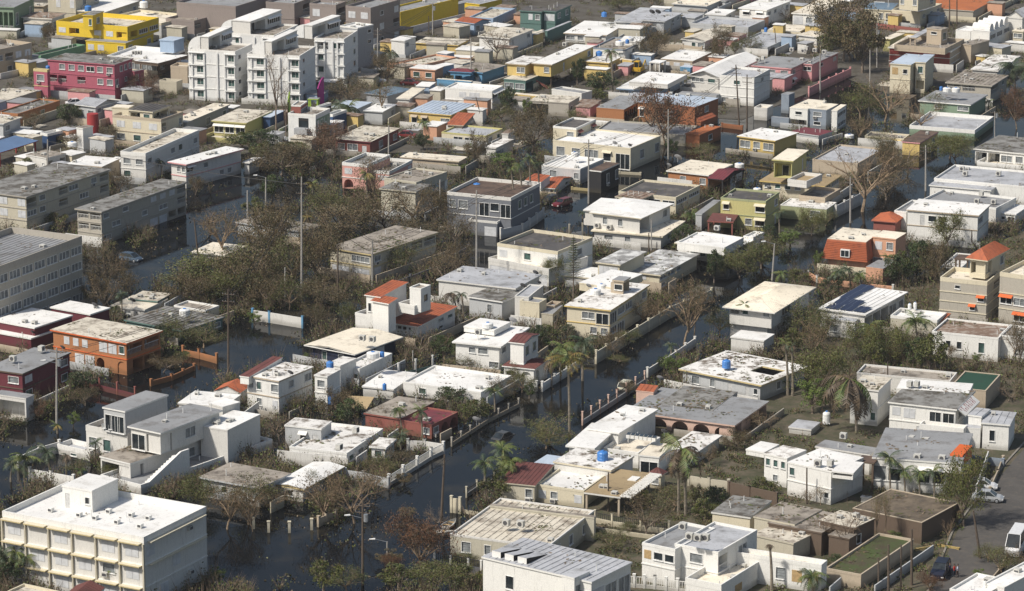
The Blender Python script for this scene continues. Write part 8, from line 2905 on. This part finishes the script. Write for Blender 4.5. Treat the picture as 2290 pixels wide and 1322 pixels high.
# planters, wrecked boat, garden chairs, white containers
for i, (x, y, w_) in enumerate(((932, 570, 1.2), (1190, 610, 1.6), (1455, 655, 1.3))):
    p = at('d4', x, y, .1)
    o = thing('planter', ['white planter nearest the outside stair', 'white planter in the middle of the dirt yard', 'white planter at the corner of the white wall'][i], 'planter', p, rad(-25))
    m = MB()
    m.box(-w_ * .5, w_ * .5, -.35, .35, 0, .75, wall_mat('w'))
    m.box(-w_ * .56, w_ * .56, -.42, .42, .65, .8, wall_mat('w'))
    link('trough', m.mesh('trough'), o)
    m = MB()
    for q in range(60):
        leafq(m, Vector((rg.uniform(-w_ * .4, w_ * .4), rg.uniform(-.3, .3), .8 + rg.random() * .3)), rg, .08, L_BRN)
    link('plant', m.mesh('plant'), o)
for (t, x, y, rz, lab) in (('b4', 1615, 845, .15, 'white dinghy wedged between the bare tree and the ribbed roof house'), ('b4', 1690, 770, 1.2, 'upturned white sail boat by the corner of the ribbed roof house')):
    p = at(t, x, y, 0)
    o = thing('small_boat', lab, 'boat', (p.x, p.y, 0), rz)
    m = MB()
    n_ = 10
    pr = []
    for i in range(n_ + 1):
        f = i / n_
        wv = .75 * math.sin(math.pi * min(1, f * .62 + .38)) if f < 1 else 0
        pr.append((-1.9 + 3.8 * f, max(.02, wv)))
    wmm = wall_mat('w')
    for a, b_ in zip(pr[:-1], pr[1:]):
        for s_ in (-1, 1):
            m.face([(a[0], s_ * a[1], .5), (b_[0], s_ * b_[1], .5), (b_[0], s_ * b_[1] * .5, -.1), (a[0], s_ * a[1] * .5, -.1)], wmm)
            m.face([(a[0], s_ * a[1], .5), (b_[0], s_ * b_[1], .5), (b_[0], s_ * b_[1] * .82, .52), (a[0], s_ * a[1] * .82, .52)], wmm)
        m.face([(a[0], -a[1] * .5, .02), (b_[0], -b_[1] * .5, .02), (b_[0], b_[1] * .5, .02), (a[0], a[1] * .5, .02)], wmm)
    m.face([(-1.9, -pr[0][1], .5), (-1.9, pr[0][1], .5), (-1.9, pr[0][1] * .5, -.1), (-1.9, -pr[0][1] * .5, -.1)], wmm)
    link('hull', m.mesh('hull'), o)
    m = MB()
    for xx in (-1.0, .2):
        m.box(xx, xx + .25, -.6, .6, .38, .44, M_PLY)
    link('thwart', m.mesh('thwart'), o)
for i, (x, y) in enumerate(((885, 1225), (935, 1235), (985, 1235))):
    p = at('a3', x, y, 4.1)
    o = thing('deck_chair', ['left white chair on the deck by the glass room', 'middle white chair on the deck', 'right white chair on the deck by the porch'][i], 'chair', p, .5 - .3 * i)
    for nm, (x0, x1, y0, y1, z0, z1) in (('seat', (-.3, .3, -.3, .3, .38, .44)), ('backrest', (-.3, .3, .3, .36, .44, 1.0))):
        m = MB()
        m.box(x0, x1, y0, y1, z0, z1, M_FRAME)
        link(nm, m.mesh(nm), o)
    for sx in (-.27, .23):
        for sy in (-.27, .27):
            m = MB()
            m.box(sx, sx + .05, sy, sy + .05, 0, .38, M_FRAME)
            link('leg', m.mesh('leg'), o)
p = at('b3', 905, 1010, 1.5)
o = thing('fallen_panel', 'tan metal sheet tilted on a wooden frame above the shrubs', 'panel', p, rad(-20))
m = MB()
m.face([(-2.1, -1.3, 0), (2.0, -1.3, .1), (2.0, 1.5, 1.1), (-2.1, 1.5, .9)], roof_mat('tan'))
m.face([(-2.1, -1.3, -.08), (-2.1, 1.5, .82), (2.0, 1.5, 1.02), (2.0, -1.3, .02)], roof_mat('tan'))
link('sheet', m.mesh('sheet'), o)
m = MB()
for xx in (-1.9, 1.8):
    m.cyl((xx, -1.2, -1.5), (xx, -1.2, .05), .07, .07, M_WOODP, 5)
    m.cyl((xx, 1.3, -1.5), (xx, 1.3, .85), .07, .07, M_WOODP, 5)
link('frame', m.mesh('frame'), o)
dups = [k for k, v in LABELS.items() if len(v) > 1]
if dups:
    print('DUP', dups)

# ------------------------------------------------------------------ thin haze
m = MB()
hm = bpy.data.materials.new('haze')
hm.use_nodes = True
hn = hm.node_tree
hn.nodes.remove(hn.nodes['Principled BSDF'])
pvn = hn.nodes.new('ShaderNodeVolumePrincipled')
pvn.inputs['Color'].default_value = (.92, .94, 1, 1)
pvn.inputs['Density'].default_value = .00005
hn.links.new(pvn.outputs[0], hn.nodes['Material Output'].inputs['Volume'])
m.box(-1200, 1200, -60, 3900, -1.5, 150, hm)
o = link('haze', m.mesh('haze'))
o['kind'] = 'stuff'
o['label'] = 'thin pale haze over the whole flooded district'
